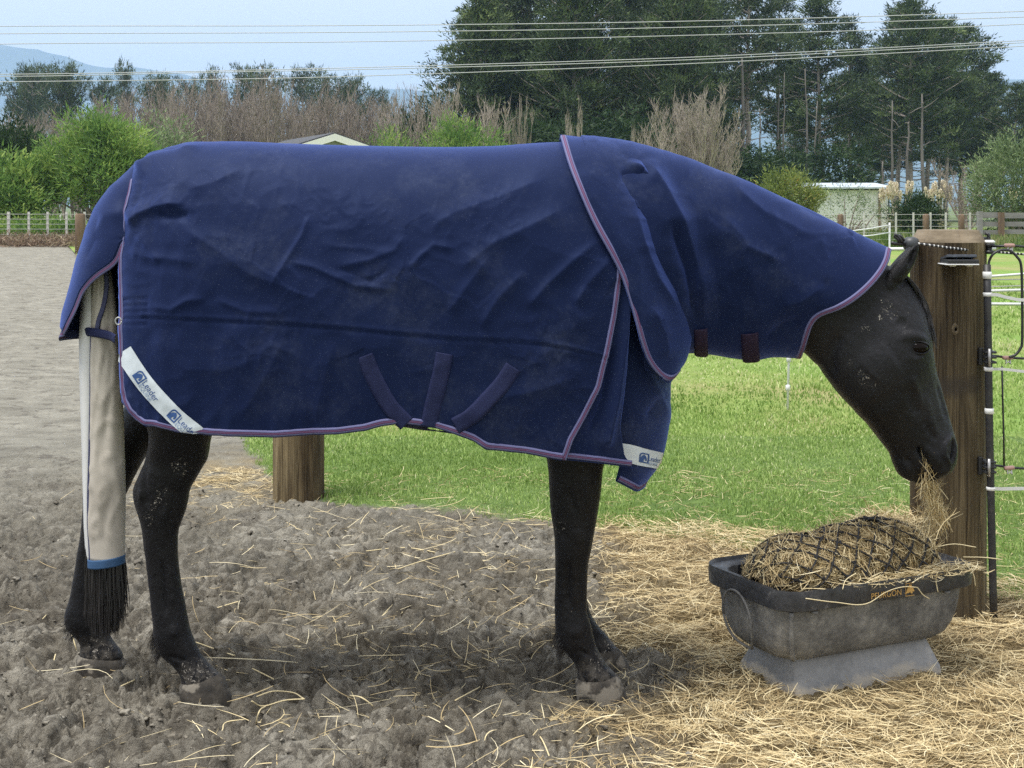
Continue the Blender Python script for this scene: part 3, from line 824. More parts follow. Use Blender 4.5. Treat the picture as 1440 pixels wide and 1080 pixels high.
mb = MB().box(((sx0 + sx1) / 2, shY + 1.6, zt_ / 2 - 0.02), (sx1 - sx0 - 0.06, 3.1, zt_ - 0.05)); mb.build('body', sheet_m, shed, False)
bevel(MB().box(((sx0 + sx1) / 2 - 0.05, shY + 1.4, zt_ + 0.12), (sx1 - sx0 + 0.5, 3.8, 0.10), rx=R(4)).build('roof', roof_m, shed, False), 0.015)
MB().box(((sx0 + sx1) / 2, shY - 0.04, zt_ - 0.07), (sx1 - sx0 + 0.02, 0.05, 0.10)).build('eave_board', shade_m, shed, False)
MB().box((sx1 - 0.46, shY - 0.10, zt_ / 2 - 0.1), (0.10, 0.10, zt_ - 0.3)).build('corner_post', rust_m, shed, False)
MB().tube([(sx1 + 0.02, shY - 0.06, 0), (sx1 + 0.02, shY - 0.06, zt_ - 0.1)], 0.04, 8).build('downpipe', shade_m, shed)

# house with the white gable showing over the horse's back
hsY = 74.0
hx = (468 - UC) * hsY / FOC; hz = CAM_H + (VH - 186.5) * hsY / FOC
house = thing('house', 'house gable with white barge boards and dark roof above the rug', 'house', (hx, hsY, 0))
hwall = plain('grey_green_boards', (0.36, 0.38, 0.35), 0.7, 0.08, 2); hroof = plain('dark_roof', (0.045, 0.045, 0.05), 0.6); hwhite = plain('white_barge_board', (0.80, 0.80, 0.78), 0.5, 0.04)
sl = 16.0 / 50; hw = 4.4; ez = hz - hw * sl; dep = 9.0
skew = 0.42     # the house stands turned so that its left roof slope shows
def hp_(x, y, z): return np.array([hx + x * math.cos(skew) - y * math.sin(skew) * 1.0, hsY + y * math.cos(skew) + x * math.sin(skew), z])
Vh = [hp_(-hw, 0, 0), hp_(hw, 0, 0), hp_(hw, 0, ez - .1), hp_(0, 0, hz - .1), hp_(-hw, 0, ez - .1)] + [hp_(-hw, dep, 0), hp_(hw, dep, 0), hp_(hw, dep, ez - .1), hp_(0, dep, hz - .1), hp_(-hw, dep, ez - .1)]
mesh_obj('wall', Vh, [(0, 1, 2, 3, 4), (9, 8, 7, 6, 5), (0, 4, 9, 5), (1, 6, 7, 2)], hwall, house, False)
for i in range(14):       # weatherboards on the gable end, each lapping the one below
    z0 = ez - 0.1 - 0.18 * (6 - i) ; z1 = z0 + 0.172
    if z0 >= hz - 0.3: continue
    h0 = hw if z0 < ez - .1 else (hz - .1 - z0) / sl; h1 = hw if z1 < ez - .1 else max((hz - .1 - z1) / sl, 0.02)
    mesh_obj('weatherboard', [hp_(-h0, -0.03, z0), hp_(h0, -0.03, z0), hp_(h1, -0.008, z1), hp_(-h1, -0.008, z1)], [(0, 1, 2, 3)], hwall, house, False)
for s_ in (-1, 1):
    a, b = hp_(0, -0.35, hz), hp_(0, dep + .3, hz); c, d = hp_(s_ * (hw + .5), dep + .3, hz - (hw + .5) * sl), hp_(s_ * (hw + .5), -0.35, hz - (hw + .5) * sl)
    t_ = np.array([0, 0, 0.09])
    mesh_obj('roof_slope', [a, b, c, d, a - t_, b - t_, c - t_, d - t_], [(0, 1, 2, 3), (7, 6, 5, 4), (0, 3, 7, 4), (1, 5, 6, 2), (2, 6, 7, 3)], hroof, house, False)
    e = np.array([0, 0, 0.36]); g = hp_(0, -0.05, 0) - hp_(0, 0, 0)
    a2, d2 = hp_(0, -0.36, hz - .07), hp_(s_ * (hw + .5), -0.36, hz - .07 - (hw + .5) * sl)
    q = [a2, d2, d2 - e, a2 - e]
    mesh_obj('barge_board', q + [p + g for p in q], [(0, 1, 2, 3), (7, 6, 5, 4), (0, 4, 5, 1), (1, 5, 6, 2), (2, 6, 7, 3)], hwhite, house, False)

# ------------------------------------------------------------------ power lines
m_wire = plain('power_cable', (0.42, 0.43, 0.44), 0.5, 0.03)
lines = [[(-60, 37.5), (0, 37), (480, 36), (960, 30), (1440, 16), (1500, 14)], [(-60, 48), (0, 47.5), (480, 45.5), (960, 38.5), (1440, 24), (1500, 22)],
         [(-60, 63), (0, 62), (480, 59), (960, 50), (1440, 34), (1500, 31)], [(-60, 105), (67, 104), (240, 101), (600, 92.5), (960, 81), (1440, 57), (1500, 54)],
         [(-60, 108), (67, 107), (240, 103), (600, 95.5), (960, 84.5), (1440, 60), (1500, 57)], [(-60, 116), (20, 115), (440, 109), (600, 104), (960, 90), (1440, 65), (1500, 62)]]
words = ['topmost', 'second from the top', 'third from the top', 'fourth from the top', 'fifth from the top', 'lowest']
for ln, w_ in zip(lines, words):
    uu = np.linspace(-60, 1500, 40); vv = smooth_ip(uu, [p[0] for p in ln], [p[1] for p in ln])
    o = MB().tube(P(uu, vv, 70.0 + 0.6 * words.index(w_)), 0.021, 5).build('power_line', m_wire)
    tag(o, 'thin grey overhead power line, %s of the six crossing the sky' % w_, 'power line', 'overhead power lines')

# ------------------------------------------------------------------ far fences
m_batten = plain('pale_fence_batten', (0.55, 0.55, 0.50), 0.8, 0.18, 8)
m_fwire = plain('fence_wire', (0.45, 0.45, 0.44), 0.5, 0.05)
m_brown = plain('brown_fence_post', (0.17, 0.115, 0.075), 0.9, 0.3, 9, 0.4, 30, stretch=(1, 1, .15))
m_rail = plain('grey_fence_rail', (0.24, 0.235, 0.225), 0.85, 0.22, 6, 0.4, 20, stretch=(.2, 1, 1))
m_tape = plain('white_tape', (0.66, 0.67, 0.67), 0.5, 0.03)
fl = thing('wire_fence', 'wire fence with thin white battens before the green shrubs', 'fence', G(60, 345))
fY = 51.0
for u in (-40, -14, 12, 40.5, 67, 93.5, 119, 146, 172):
    x = (u - UC) * fY / FOC
    MB().box((x, fY, 0.60), (0.075 if u != 12 else 0.10, 0.06, 1.24)).build('batten', m_batten, fl, False)
for v in (301, 308, 315, 322, 330, 338):
    MB().tube(P(np.array([-60, 180.]), np.array([v, v + .5]), fY - .04), 0.007, 4).build('wire', m_fwire, fl)
o = MB(); bp = G(113, 357); o.lathe(bp, [(0.155, -0.1), (0.155, 0.9), (0.15, 1.16), (0.12, 1.20)], 9)
tag(o.build('fence_post', m_brown), 'round brown timber post just behind the tail of the rug', 'fence post')
for i, u in enumerate((32, 50.5, 56, 85)):
    Y = 62
    tag(MB().box(((u - UC) * Y / FOC, Y, 0.55), (0.09, 0.07, 1.1 if i != 1 else 0.95)).build('marker_peg', m_batten), 'short white peg far beyond the batten fence, ' + ('leftmost of four', 'lowest, second of four', 'third of four', 'rightmost of four')[i], 'peg', 'white pegs beyond the batten fence')

# dead reddish growth along the foot of that fence
rs = np.random.RandomState(91)
xs_ = rs.uniform(-20, -11.2, 470); cen = np.stack([xs_, 50.2 + rs.normal(0, .5, 470), rs.uniform(0.02, .26, 470)], -1)
V, F, T = tris(rs, cen, 16, np.array([.5, .5, .2]), .22, 6, .5, rs.uniform(0, 1, 470))
V[:, 2] = np.maximum(V[:, 2], 0)
m_dead = leafmat('dead_weeds', [(0, (.12, .085, .06)), (.6, (.27, .19, .13)), (1, (.42, .35, .24))], .2)
tag(mesh_obj('dead_weeds', V, F, m_dead, None, False, {'tint': T}), kind='stuff')
# rough grass in the distance, both sides
def tuftfield(name, x0, x1, y0, y1, n, per, size, mat, seed, hgt=0.25):
    rs = np.random.RandomState(seed)
    cen = np.stack([rs.uniform(x0, x1, n), y0 + (y1 - y0) * rs.uniform(0, 1, n), np.full(n, .05)], -1)
    V, F, T = tris(rs, cen, per, np.array([.5, .5, .05]), size, 7, 2.2, np.clip(.5 + fbm(cen[:, 0] * .3, cen[:, 1] * .3, 3, seed), 0, 1))
    V[:, 2] = np.maximum(V[:, 2], 0.0)
    tag(mesh_obj(name, V, F, mat, None, False, {'tint': T}), kind='stuff')
m_rough = leafmat('rough_grass', [(0, (.05, .09, .02)), (.5, (.13, .20, .05)), (1, (.33, .31, .15))], .3)
tuftfield('rough_grass', 9, 24, 44, 66, 1500, 14, .36, m_rough, 92)
tuftfield('rough_grass', -20, -12, 51.5, 60, 500, 14, .4, m_rough, 93)

# fences on the right
fr = thing('wire_fence', 'wire fence with brown posts and white battens in front of the white shed', 'fence', (11, 48, 0))
def fr_y(u): return 48.0
for u, kind in ((1120, 'b'), (1182, 'p'), (1215, 'b'), (1260, 'b'), (1284.5, 'b'), (1302, 'p'), (1308.5, 'b'), (1330, 'b'), (1352, 'p'), (1364, 'b')):
    x = (u - UC) * 48 / FOC
    if kind == 'p': MB().lathe((x, 48, 0), [(.11, 0), (.11, 1.1), (.085, 1.16)], 8).build('post', m_brown, fr)
    else: MB().box((x, 48, .6), (.055, .05, 1.22)).build('batten', m_batten, fr, False)
for z in (1.14, .95, .74, .52, .30):
    MB().tube([((1100 - UC) * 48 / FOC, 47.93, z), ((1376 - UC) * 48 / FOC, 47.93, z)], .007, 4).build('wire', m_fwire, fr)
rf = thing('rail_fence', 'grey weathered timber rail fence with brown post at the right edge', 'fence', ((1408 - UC) * 51 / FOC, 51, 0))
for v, hgt in ((303, .20), (315, .17), (326.5, .16), (337, .15)):
    z = CAM_H - (v - VH) * 51 / FOC
    a, b = (1374 - UC) * 51 / FOC, (1500 - UC) * 51 / FOC
    for (p, q) in ((a, (1408 - UC) * 51 / FOC - .003), ((1408 - UC) * 51 / FOC + .003, b)):
        MB().box(((p + q) / 2, 51 + .1, z + rs.uniform(-.015, .015)), (q - p, .05, hgt), ry=rs.uniform(-.006, .006)).build('rail', m_rail, rf, False)
for u, w_ in ((1378, .16), (1408, .19), (1470, .16)):
    MB().box(((u - UC) * 51 / FOC, 51, .60), (w_, .15, 1.2 if u != 1378 else 1.27)).build('post', m_brown if u == 1408 else m_rail, rf, False)

# white electric tape fence in the paddock, seen past the horse's neck
tf = thing('tape_fence', 'white electric tape fence running between thin posts in the paddock', 'fence', (7, 24, 0))
for (u0, v0, u1, v1, Y0, Y1) in ((1196, 325, 1251, 316.5, 26, 27), (1205, 333, 1251, 327, 26, 27)):
    MB().tube([P(u0, v0, Y0), P((u0 + u1) / 2, (v0 + v1) / 2 + .8, (Y0 + Y1) / 2), P(u1, v1, Y1)], .012, 4).build('tape', m_tape, tf)
MB().tube([P(1251, 313, 27), G(1251, VH + CAM_H * FOC / 27) ], .018, 6).build('post', m_tape, tf)
tf2 = thing('tape_fence', 'lower white tape strand stretched past the horse\'s ear', 'fence', (2.6, 9, 0))
MB().tube([P(1235, 350.5, 9.6), P(1300, 350, 9.6), P(1400, 349.5, 9.8)], .012, 4).build('tape', m_tape, tf2)
tf3 = thing('tape_fence', 'white tapes and thin wires beyond the black gate pole', 'fence', (3.6, 8.5, 0))
for (v0, v1, r_, m_) in ((388.5, 384.5, .008, m_tape), (393.5, 392.5, .0035, m_fwire), (403, 401.5, .003, m_fwire), (409, 407.5, .009, m_tape), (427.5, 428, .010, m_tape)):
    MB().tube([P(1200, v0 + (v0 - v1) * 2, 8.5), P(1396, v0, 8.5), P(1450, v1, 8.5), P(1560, v1 - 2, 8.7)], r_, 4).build('tape' if m_ is m_tape else 'wire', m_, tf3)
# tread-in posts
def tread(u, v, hgt, label):
    b = G(u, v)
    t = thing('tread_in_post', label, 'fence post', b)
    MB().tube([b + [0, 0, -.1], b + [.012, 0, hgt * .5], b + [.02, 0, hgt]], .0080, 6).build('stake', m_tape, t)
    for f in (.20, .45, .72):
        MB().lathe(b + [.012 * f * 2, 0, hgt * f], [(.009, -.022), (.016, -.018), (.016, .018), (.009, .022)], 8).build('clip', m_tape, t)
tread(1107, 578, 0.80, 'white tread-in fence post standing in the grass under the neck cover')
tread(1134, 502, 0.62, 'smaller white tread-in post farther off below the horse\'s throat')

# ------------------------------------------------------------------ timber posts by the horse
def log_mat(name, dark=1.0, blobs=()):
    t = NT(name)
    g = t.noise(6, 8, 0.7, (6, 6, 0.35), dist=.6); g2 = t.noise(28, 6, .7, (5, 5, .12)); g3 = t.noise(1.7, 4, .6, (3, 3, .25))
    f = t.math('ADD', t.math('MULTIPLY', g, .6), t.math('MULTIPLY', g2, .4))
    d = np.array([dark] * 3)
    c = t.ramp(f, [(.30, tuple(np.array((.026, .023, .015)) * d)), (.46, tuple(np.array((.102, .080, .046)) * d)), (.58, tuple(np.array((.195, .158, .092)) * d)), (.75, tuple(np.array((.30, .265, .185)) * d))])
    stain = t.ramp(g3, [(.42, (.30, .25, .23)), (.56, (1, 1, 1))])
    c = t.mix(.85, c, stain, 'MULTIPLY')
    crack = t.ramp(t.noise(14, 3, .5, (4, 4, .06), dist=.2), [(.475, (1, 1, 1)), (.495, (.25, .22, .2)), (.505, (.25, .22, .2)), (.525, (1, 1, 1))])
    c = t.mix(.8, c, crack, 'MULTIPLY')
    big = t.ramp(t.noise(1.1, 4, .6, (3, 3, 1.3)), [(.36, (.52, .50, .50)), (.62, (1.12, 1.08, 1.0))])
    c = t.mix(.9, c, big, 'MULTIPLY')
    for b_ in blobs: c = t.mix(t.math('MULTIPLY', t.blob(*b_), .6), c, (.035, .030, .026))
    t.color(c).rough(.85).spec(.25)
    t.bump(f, .55, .012)
    return t
def log_mesh(c, rad, hgt, seed, bulge=.0, chamfer=.028, inset=.025, sink=.15, nseg=72, nz=46):
    zz = np.concatenate([np.linspace(-sink, hgt - chamfer, nz), [hgt - chamfer * .5, hgt]])
    an = np.arange(nseg) * 2 * PI / nseg
    V = []
    for z in zz:
        r = rad * (1 + .012 * pn(an * 1.5, an * 0 + z * .6, seed) * 2) + .0035 * pn(np.cos(an) * 6 + 3, np.sin(an) * 6 + z * .35, seed + 1) * 2
        cr = pn(np.cos(an) * 9, np.sin(an) * 9 + z * .12, seed + 2)
        r = r - .006 * np.exp(-(cr / .03) ** 2)
        if z > hgt - chamfer + 1e-6:
            k = (z - (hgt - chamfer)) / chamfer
            r = r - inset * k * (1 + .25 * np.sin(an * 4 + 1))
        V.append(np.stack([c[0] + r * np.cos(an), c[1] + r * np.sin(an), np.full(nseg, c[2] + z)], -1))
    n = len(zz)
    F = [tuple(f) for f in grid_faces(n, nseg, True)]
    F = [f[::-1] for f in F] if False else F
    F.append(tuple((n - 1) * nseg + k for k in range(nseg)))
    return np.concatenate(V), F
tl = log_mat('gate_post_timber', 1.0, ((P(1368, 541, 4.85), .045, .5), (P(1345, 545, 4.83), .05, .6), (P(1325, 545, 4.83), .05, .6), (P(1345, 860, 4.83), .16, .9), (P(1316, 350, 4.83), .06, .9)))
# fresh pale sawn chamfer and top, and the darker foot of the post
postC = np.array([(1333.5 - UC) * 4.96 / FOC, 4.96, 0.0]); postR = 0.1275; postH = CAM_H - (320 - VH) * (4.96) / FOC - .008
V, F = log_mesh(postC, postR, postH, 3, chamfer=.042, inset=.027)
gp = thing('gate_post', 'thick round weathered timber gate post with a chamfered top behind the horse\'s head', 'post', postC)
sh = mesh_obj('shaft', V, F, tl.m, gp, True); auto_smooth(sh, 28)
tt = NT('sawn_top')
tt.color(tt.ramp(tt.noise(10, 6, .7, (1, 1, 5)), [(.3, (.13, .10, .065)), (.7, (.26, .21, .145))])).rough(.9); tt.bump(tt.noise(50, 4, .6), .4, .006)
sh.data.materials.append(tt.m)
for p in sh.data.polygons:
    if p.center.z + 0 > postH - .041: p.material_index = 1
sh['label'] = 'brown weathered shaft with a paler sawn top'
# knot in the wood
kc = P(1344, 463, 4.96 - postR + .002)
kb = MB()
for rr, zz in ((.022, -.0015), (.014, .0012), (.007, .0004)):
    an = np.linspace(0, 2 * PI, 17)[:-1]
    kb.V.append(np.stack([kc[0] + rr * .62 * np.cos(an), np.full(16, kc[1] - zz), kc[2] + rr * np.sin(an)], -1)); kb.A.append(np.full(16, .5)); kb.n += 16
kb.F = [(i * 16 + k, (i + 1) * 16 + k, (i + 1) * 16 + (k + 1) % 16, i * 16 + (k + 1) % 16) for i in range(2) for k in range(16)] + [tuple(32 + k for k in range(16))]
kb.build('knot', plain('knot_wood', (.085, .064, .036), .85, .5, 90), gp)

t2 = log_mat('short_post_timber', 1.35)
p2 = G(420, 709); p2[1] += .11
p2[0] = (420 - UC) * p2[1] / FOC
V, F = log_mesh(p2, 35.5 * p2[1] / FOC, 1.15, 8)
sp = mesh_obj('fence_post', V, F, t2.m, None, True); auto_smooth(sp, 28)
tag(sp, 'thick round grey timber post seen below the horse\'s belly', 'post')

# small solar light on the gate post
m_blk = plain('black_plastic', (.020, .021, .024), .42, .2, 30)
m_pan = plain('solar_panel_glass', (.055, .065, .085), .25, .45, 90)
m_wht = plain('white_plastic', (.74, .75, .75), .45, .04)
sY = 4.96 - postR
sl_ = thing('solar_light', 'small black solar light fixed flat on the gate post', 'light', P(1349, 372, sY))
xa, xb = [(u - UC) * (sY - .03) / FOC for u in (1327, 1371)]
za = CAM_H - (371 - VH) * (sY - .05) / FOC
bevel(MB().box(((xa + xb) / 2, sY - .025, za + .008), (xb - xa, .10, .014)).build('case', m_blk, sl_, False), .003)
bevel(MB().box(((xa + xb) / 2, sY - .018, za + .0205), (xb - xa - .006, .085, .010), rx=R(-9)).build('panel', m_pan, sl_, False), .002)
bevel(MB().box(((xa + xb) / 2 - .003, sY - .027, za - .0015), (xb - xa + .006, .100, .004)).build('rim', m_wht, sl_, False), .0015)
for k in (-.028, .028):
    MB().lathe(((xa + xb) / 2 + k, sY - .045, za - .009), [(.006, 0), (.013, .002), (.014, .0055)], 10).build('lens', m_wht, sl_)

# black braided cord with white flecks round the post, and its insulators
tcord = NT('flecked_cord')
ck = tcord.n.new('ShaderNodeTexWave'); ck.inputs['Scale'].default_value = 24; ck.inputs['Distortion'].default_value = .4; ck.wave_type = 'BANDS'; ck.bands_direction = 'X'
tcord.link(tcord.tc.outputs['Object'], ck.inputs['Vector'])
tcord.color(tcord.ramp(ck.outputs['Fac'], [(.72, (.018, .018, .02)), (.86, (.55, .55, .53))])).rough(.7)
frY = 4.96 - postR - .012
kn = P(1281, 343, 4.90)
cordpts = [kn + [0.004, -.02, 0], P(1292, 342.5, 4.875), P(1310, 345, frY + .012), P(1333, 348.3, frY - .001), P(1345, 349.5, frY + .001), P(1356, 351, frY + .010), P(1364, 351.8, 4.842), P(1372, 352.5, 4.860), P(1384, 353.5, 4.92), P(1398, 354.5, 4.93), P(1420, 356, 4.93), P(1470, 360, 4.95)]
tag(MB().tube(cordpts, .0040, 6).build('flecked_cord', tcord.m), 'black cord with white flecks slung across the top of the gate post', 'cord')
ins = thing('knob_insulator', 'black round knob insulator with wire hook on the gate post, beside the horse\'s ear', 'insulator', kn)
MB().lathe((kn[0], kn[1], kn[2] - .024), [(.012, 0), (.024, .006), (.029, .018), (.029, .030), (.024, .042), (.012, .048)], 16).build('knob', plain('grey_black_plastic', (.045, .05, .055), .45), ins)
hb = MB()
hb.tube([P(1276, 343, 4.9), P(1268, 343.5, 4.88), P(1257, 342.5, 4.87), P(1253.5, 341, 4.87)], .0062, 6)
hb.tube([P(1270, 342.5, 4.88), P(1266, 337, 4.87), P(1262, 331, 4.87), P(1259, 329.5, 4.87), P(1258, 333, 4.87), P(1262, 335.5, 4.87), P(1265, 341, 4.87)], .0055, 6)
hb.tube([P(1272, 339, 4.88), P(1268, 333, 4.88), P(1264, 330, 4.88)], .0042, 6)
hb.build('hook', m_blk, ins)
br = thing('post_insulator', 'black spool insulator with white ring at the top edge of the gate post', 'insulator', P(1390, 345, 4.9))
bx_ = P(1384, 345, 4.93)
bevel(MB().box(bx_, (.020, .035, .058)).build('back_plate', m_blk, br, False), .004)
cz = P(1391, 345, 4.91)
MB().lathe((cz[0], cz[1], cz[2] - .030), [(.012, 0), (.020, .004), (.020, .010), (.010, .014), (.010, .024), (.019, .028), (.019, .036)], 14).build('spool', m_blk, br)
MB().lathe((cz[0], cz[1], cz[2] + .0065), [(.016, 0), (.0205, .003), (.0205, .008), (.012, .012)], 14).build('ring', m_wht, br)
MB().tube([cz + [.0, 0, .018], cz + [-.003, 0, .038], cz + [-.012, .004, .042]], .006, 6).build('peg', m_blk, br)

# black gate pole standing beside the post
b0 = G(1397.5, 880); b0[1] -= .0
tp0 = P(1388, 373, b0[1] + .02)
pole = thing('gate_pole', 'slim black plastic gate pole with white bands beside the gate post', 'pole', b0)
f_ = np.linspace(0, 1, 9)[:, None]
ppts = np.array([P(u, v, b0[1] + .02 * k) for u, v, k in ((1398, 884, 0), (1396.5, 830, .1), (1394, 720, .3), (1391.5, 610, .5), (1390, 510, .7), (1389, 440, .9), (1388, 372, 1.0))])
tpole = NT('pole_plastic'); tpole.color(tpole.ramp(tpole.noise(40, 6, .7), [(.45, (.018, .018, .021)), (.72, (.045, .043, .04)), (.8, (.20, .17, .13))])).rough(.5)
MB().tube(ppts, .0128, 14).build('shaft', tpole.m, pole)
for v, hh in ((387, 10), (414, 5.5), (519, 6), (578, 8), (687, 5)):
    y = np.interp(v, [372, 880], [b0[1] + .02, b0[1]]); u = np.interp(v, [372, 440, 510, 610, 720, 830, 884], [1388, 1389, 1390, 1391.5, 1394, 1396.5, 1398])
    c_ = P(u, v, y); h2 = hh * y / FOC / 2
    MB().lathe((c_[0], c_[1], c_[2] - h2), [(.0132, 0), (.0152, .001), (.0152, 2 * h2 - .001), (.0132, 2 * h2)], 14).build('band', m_wht, pole)
# black hose loop that springs from the top of the pole
hp2 = [P(1390, 373, 4.84), P(1391.5, 366, 4.84), P(1396, 358, 4.83), P(1404, 353, 4.83), P(1413, 351.5, 4.83), P(1421, 353, 4.83), P(1430, 361, 4.83), P(1436, 374, 4.83), P(1437.5, 420, 4.83), P(1437.5, 478, 4.83), P(1435, 490, 4.83), P(1428, 499, 4.83), P(1419, 502.5, 4.83)]
tt_ = np.linspace(0, len(hp2) - 1, 60)
hp2 = np.stack([smooth_ip(tt_, np.arange(len(hp2)), np.array(hp2)[:, i]) for i in range(3)], -1)
tag(MB().tube(hp2, .0046, 8).build('hose_loop', m_blk), 'thin black hose bent in a loop from the gate pole top', 'hose')
m_pink = plain('dull_pink_joiner', (.36, .22, .19), .6)
m_steel = plain('galvanised', (.42, .42, .42), .4, .1, metal=.6)
def gate_wire(label, pts, rad=.0042):
    return tag(MB().tube(pts, rad, 6).build('gate_wire', m_blk), label, 'wire')
def joiner(u, v, Y, label, rz=0.0):
    t = thing('wire_joiner', label, 'joiner', P(u, v, Y))
    c_ = P(u, v, Y)
    bevel(MB().box(c_, (.036, .018, .013), ry=rz).build('body', m_pink, t, False), .005)
    MB().tube([c_ + [-.006, -.004, -.004], c_ + [-.008, -.006, -.020], c_ + [0, -.008, -.012], c_ + [.008, -.006, -.021], c_ + [.006, -.004, -.005]], .003, 5).build('clip', m_steel, t)
gate_wire('black wire running right from the spool insulator', [P(1393, 346.5, 4.9), P(1410, 346, 4.86), P(1430, 346, 4.86), P(1470, 350, 4.88)])
joiner(1419.5, 345.2, 4.855, 'pinkish joiner on the upper wire above the hose loop')
def bracket(u, v, label, rod):
    c_ = P(u - 3, v, 4.862)
    t = thing('gate_bracket', label, 'bracket', c_)
    bevel(MB().box(c_ + np.array([-.012, .0, 0]), (.014, .05, .060)).build('back_plate', m_blk, t, False), .003)
    for dz in (.017, 0, -.017):
        bevel(MB().box(c_ + np.array([.012, -.03, dz]), (.040, .05, .008)).build('jaw', m_blk, t, False), .003)
    MB().tube([c_ + np.array([.004, -.06, -.03]), c_ + np.array([.004, -.06, .03])], .005, 6).build('pin', m_steel, t)
bracket(1384.5, 500.5, 'black gate bracket halfway up the gate post', 0)
bracket(1384, 653.5, 'lower black gate bracket on the gate post above the trough', 0)
gate_wire('black rod running right from the upper gate bracket', [P(1388, 499, 4.87), P(1398, 500.5, 4.86), P(1420, 503, 4.85), P(1470, 506, 4.86)])
joiner(1417, 503, 4.84, 'pinkish joiner on the rod at the end of the hose loop')
gate_wire('short black wire hanging between the two gate rods', [P(1409, 515, 4.84), P(1410, 560, 4.84), P(1411.5, 610, 4.84), P(1412, 655, 4.84)], .0034)
gate_wire('black rod running right from the lower gate bracket', [P(1384, 652, 4.87), P(1398, 654, 4.86), P(1420, 657.5, 4.85), P(1470, 661, 4.86)])
joiner(1419, 658, 4.84, 'pinkish joiner on the lower gate rod', -.1)
def gate_tape(label, pts, r_=.0055):
    pts = np.array(pts); n = len(pts)
    V = np.concatenate([pts + [0, 0, r_], pts - [0, 0, r_]]); V2 = V + [0, .0015, 0]
    F = [(i, i + 1, n + i + 1, n + i) for i in range(n - 1)] + [(2*n + n + i, 2*n + n + i + 1, 2*n + i + 1, 2*n + i) for i in range(n - 1)] + [(i, 2*n+i, 2*n+i+1, i+1) for i in range(n-1)] + [(n+i+1, 3*n+i+1, 3*n+i, n+i) for i in range(n-1)]
    tag(mesh_obj('gate_tape', np.concatenate([V, V2]), F, m_tape, None, False), label, 'tape')
gate_tape('white tape tied to the black gate pole near its top', [P(1390, 414, 4.82), P(1402, 414.5, 4.82), P(1415, 418, 4.82), P(1432, 421.5, 4.82), P(1480, 424, 4.82)])
gate_tape('white tape tied to the gate pole below the upper bracket', [P(1391, 519, 4.82), P(1410, 519, 4.82), P(1440, 522.5, 4.82), P(1480, 525, 4.82)], .0045)
gate_tape('white tape tied to the gate pole near the lower bracket', [P(1393, 687, 4.82), P(1410, 687.5, 4.82), P(1440, 687, 4.82), P(1480, 688, 4.82)])
# ------------------------------------------------------------------ the horse
MID = 4.21               # the horse stands in profile, its spine 4.21 m ahead
NEAR = lambda w: MID - w

def ellipse_ring(c, ax, ay, n=32, e=1.0):
    a = np.arange(n) * 2 * PI / n
    ca, sa = np.cos(a), np.sin(a)
    ca = np.sign(ca) * np.abs(ca) ** e; sa = np.sign(sa) * np.abs(sa) ** e
    return np.asarray(c)[None] + ca[:, None] * np.asarray(ax)[None] + sa[:, None] * np.asarray(ay)[None]

def loft(rings, dens=3):
    """closed tube through the rings, resampled smoothly"""
    A = np.array(rings); k = len(A); t = np.linspace(0, k - 1, (k - 1) * dens + 1)
    B = np.empty((len(t),) + A.shape[1:])
    for i in range(A.shape[1]):
        for j in range(3): B[:, i, j] = smooth_ip(t, np.arange(k), A[:, i, j])
    n, m = B.shape[:2]
    F = [tuple(f) for f in grid_faces(n, m, True)] + [tuple(range(m - 1, -1, -1)), tuple((n - 1) * m + q for q in range(m))]
    return B.reshape(-1, 3), F

def leg_rings(rows):
    out = []
    for v, a, b, Y, wy in rows:
        c = P((a + b) / 2, v, Y)
        out.append(ellipse_ring(c, [(b - a) / 2 * Y / FOC, 0, 0], [0, wy, 0], 32, .92))
    return out

# profile of the body beneath the rug: spine height, half width
def bx(u, Y=4.17): return (u - UC) * Y / FOC
def bz(v, Y=4.17): return CAM_H - (v - VH) * Y / FOC
TOP_U = [150, 170, 185, 195, 225, 260, 300, 400, 500, 600, 700, 785, 850, 900, 960, 1010]
TOP_V = [300, 262, 242, 224, 208.5, 200.5, 198.5, 201, 204, 206, 204.5, 199, 200, 214, 250, 300]
TX = bx(np.array(TOP_U)); TZ = bz(np.array(TOP_V))
WX = [-1.16, -1.10, -1.0, -0.80, -0.45, -0.10, 0.20, 0.32, 0.42, 0.52]
WW = [0.15, 0.215, 0.265, 0.300, 0.325, 0.325, 0.305, 0.275, 0.235, 0.17]
def zt_at(X): return smooth_ip(X, TX, TZ)
def w_at(X): return smooth_ip(X, WX, WW)
ZW = 0.56
NSEC = 2.25
def half_w(X, z, grow=0.0):
    zt = zt_at(X) + grow; zw = zt - ZW
    q = np.clip((z - zw) / (zt - zw), 0, 1)
    return (w_at(X) + grow) * (1 - q ** NSEC) ** (1 / NSEC) * (1 - 0.05 * np.clip((zw - z) / .3, 0, 1.5) ** 2)
def on_flank(u, v, grow=0.0):
    """near-side rug surface under photo pixel (u, v)"""
    u = np.asarray(u, float); v = np.asarray(v, float)
    Y = np.full(np.broadcast(u, v).shape, MID - .25)
    for k in range(14):
        X = (u - UC) * Y / FOC; z = CAM_H - (v - VH) * Y / FOC
        Y = 0.5 * Y + 0.5 * (MID - half_w(X, z, grow))
    return P(u, v, Y)

parts = []
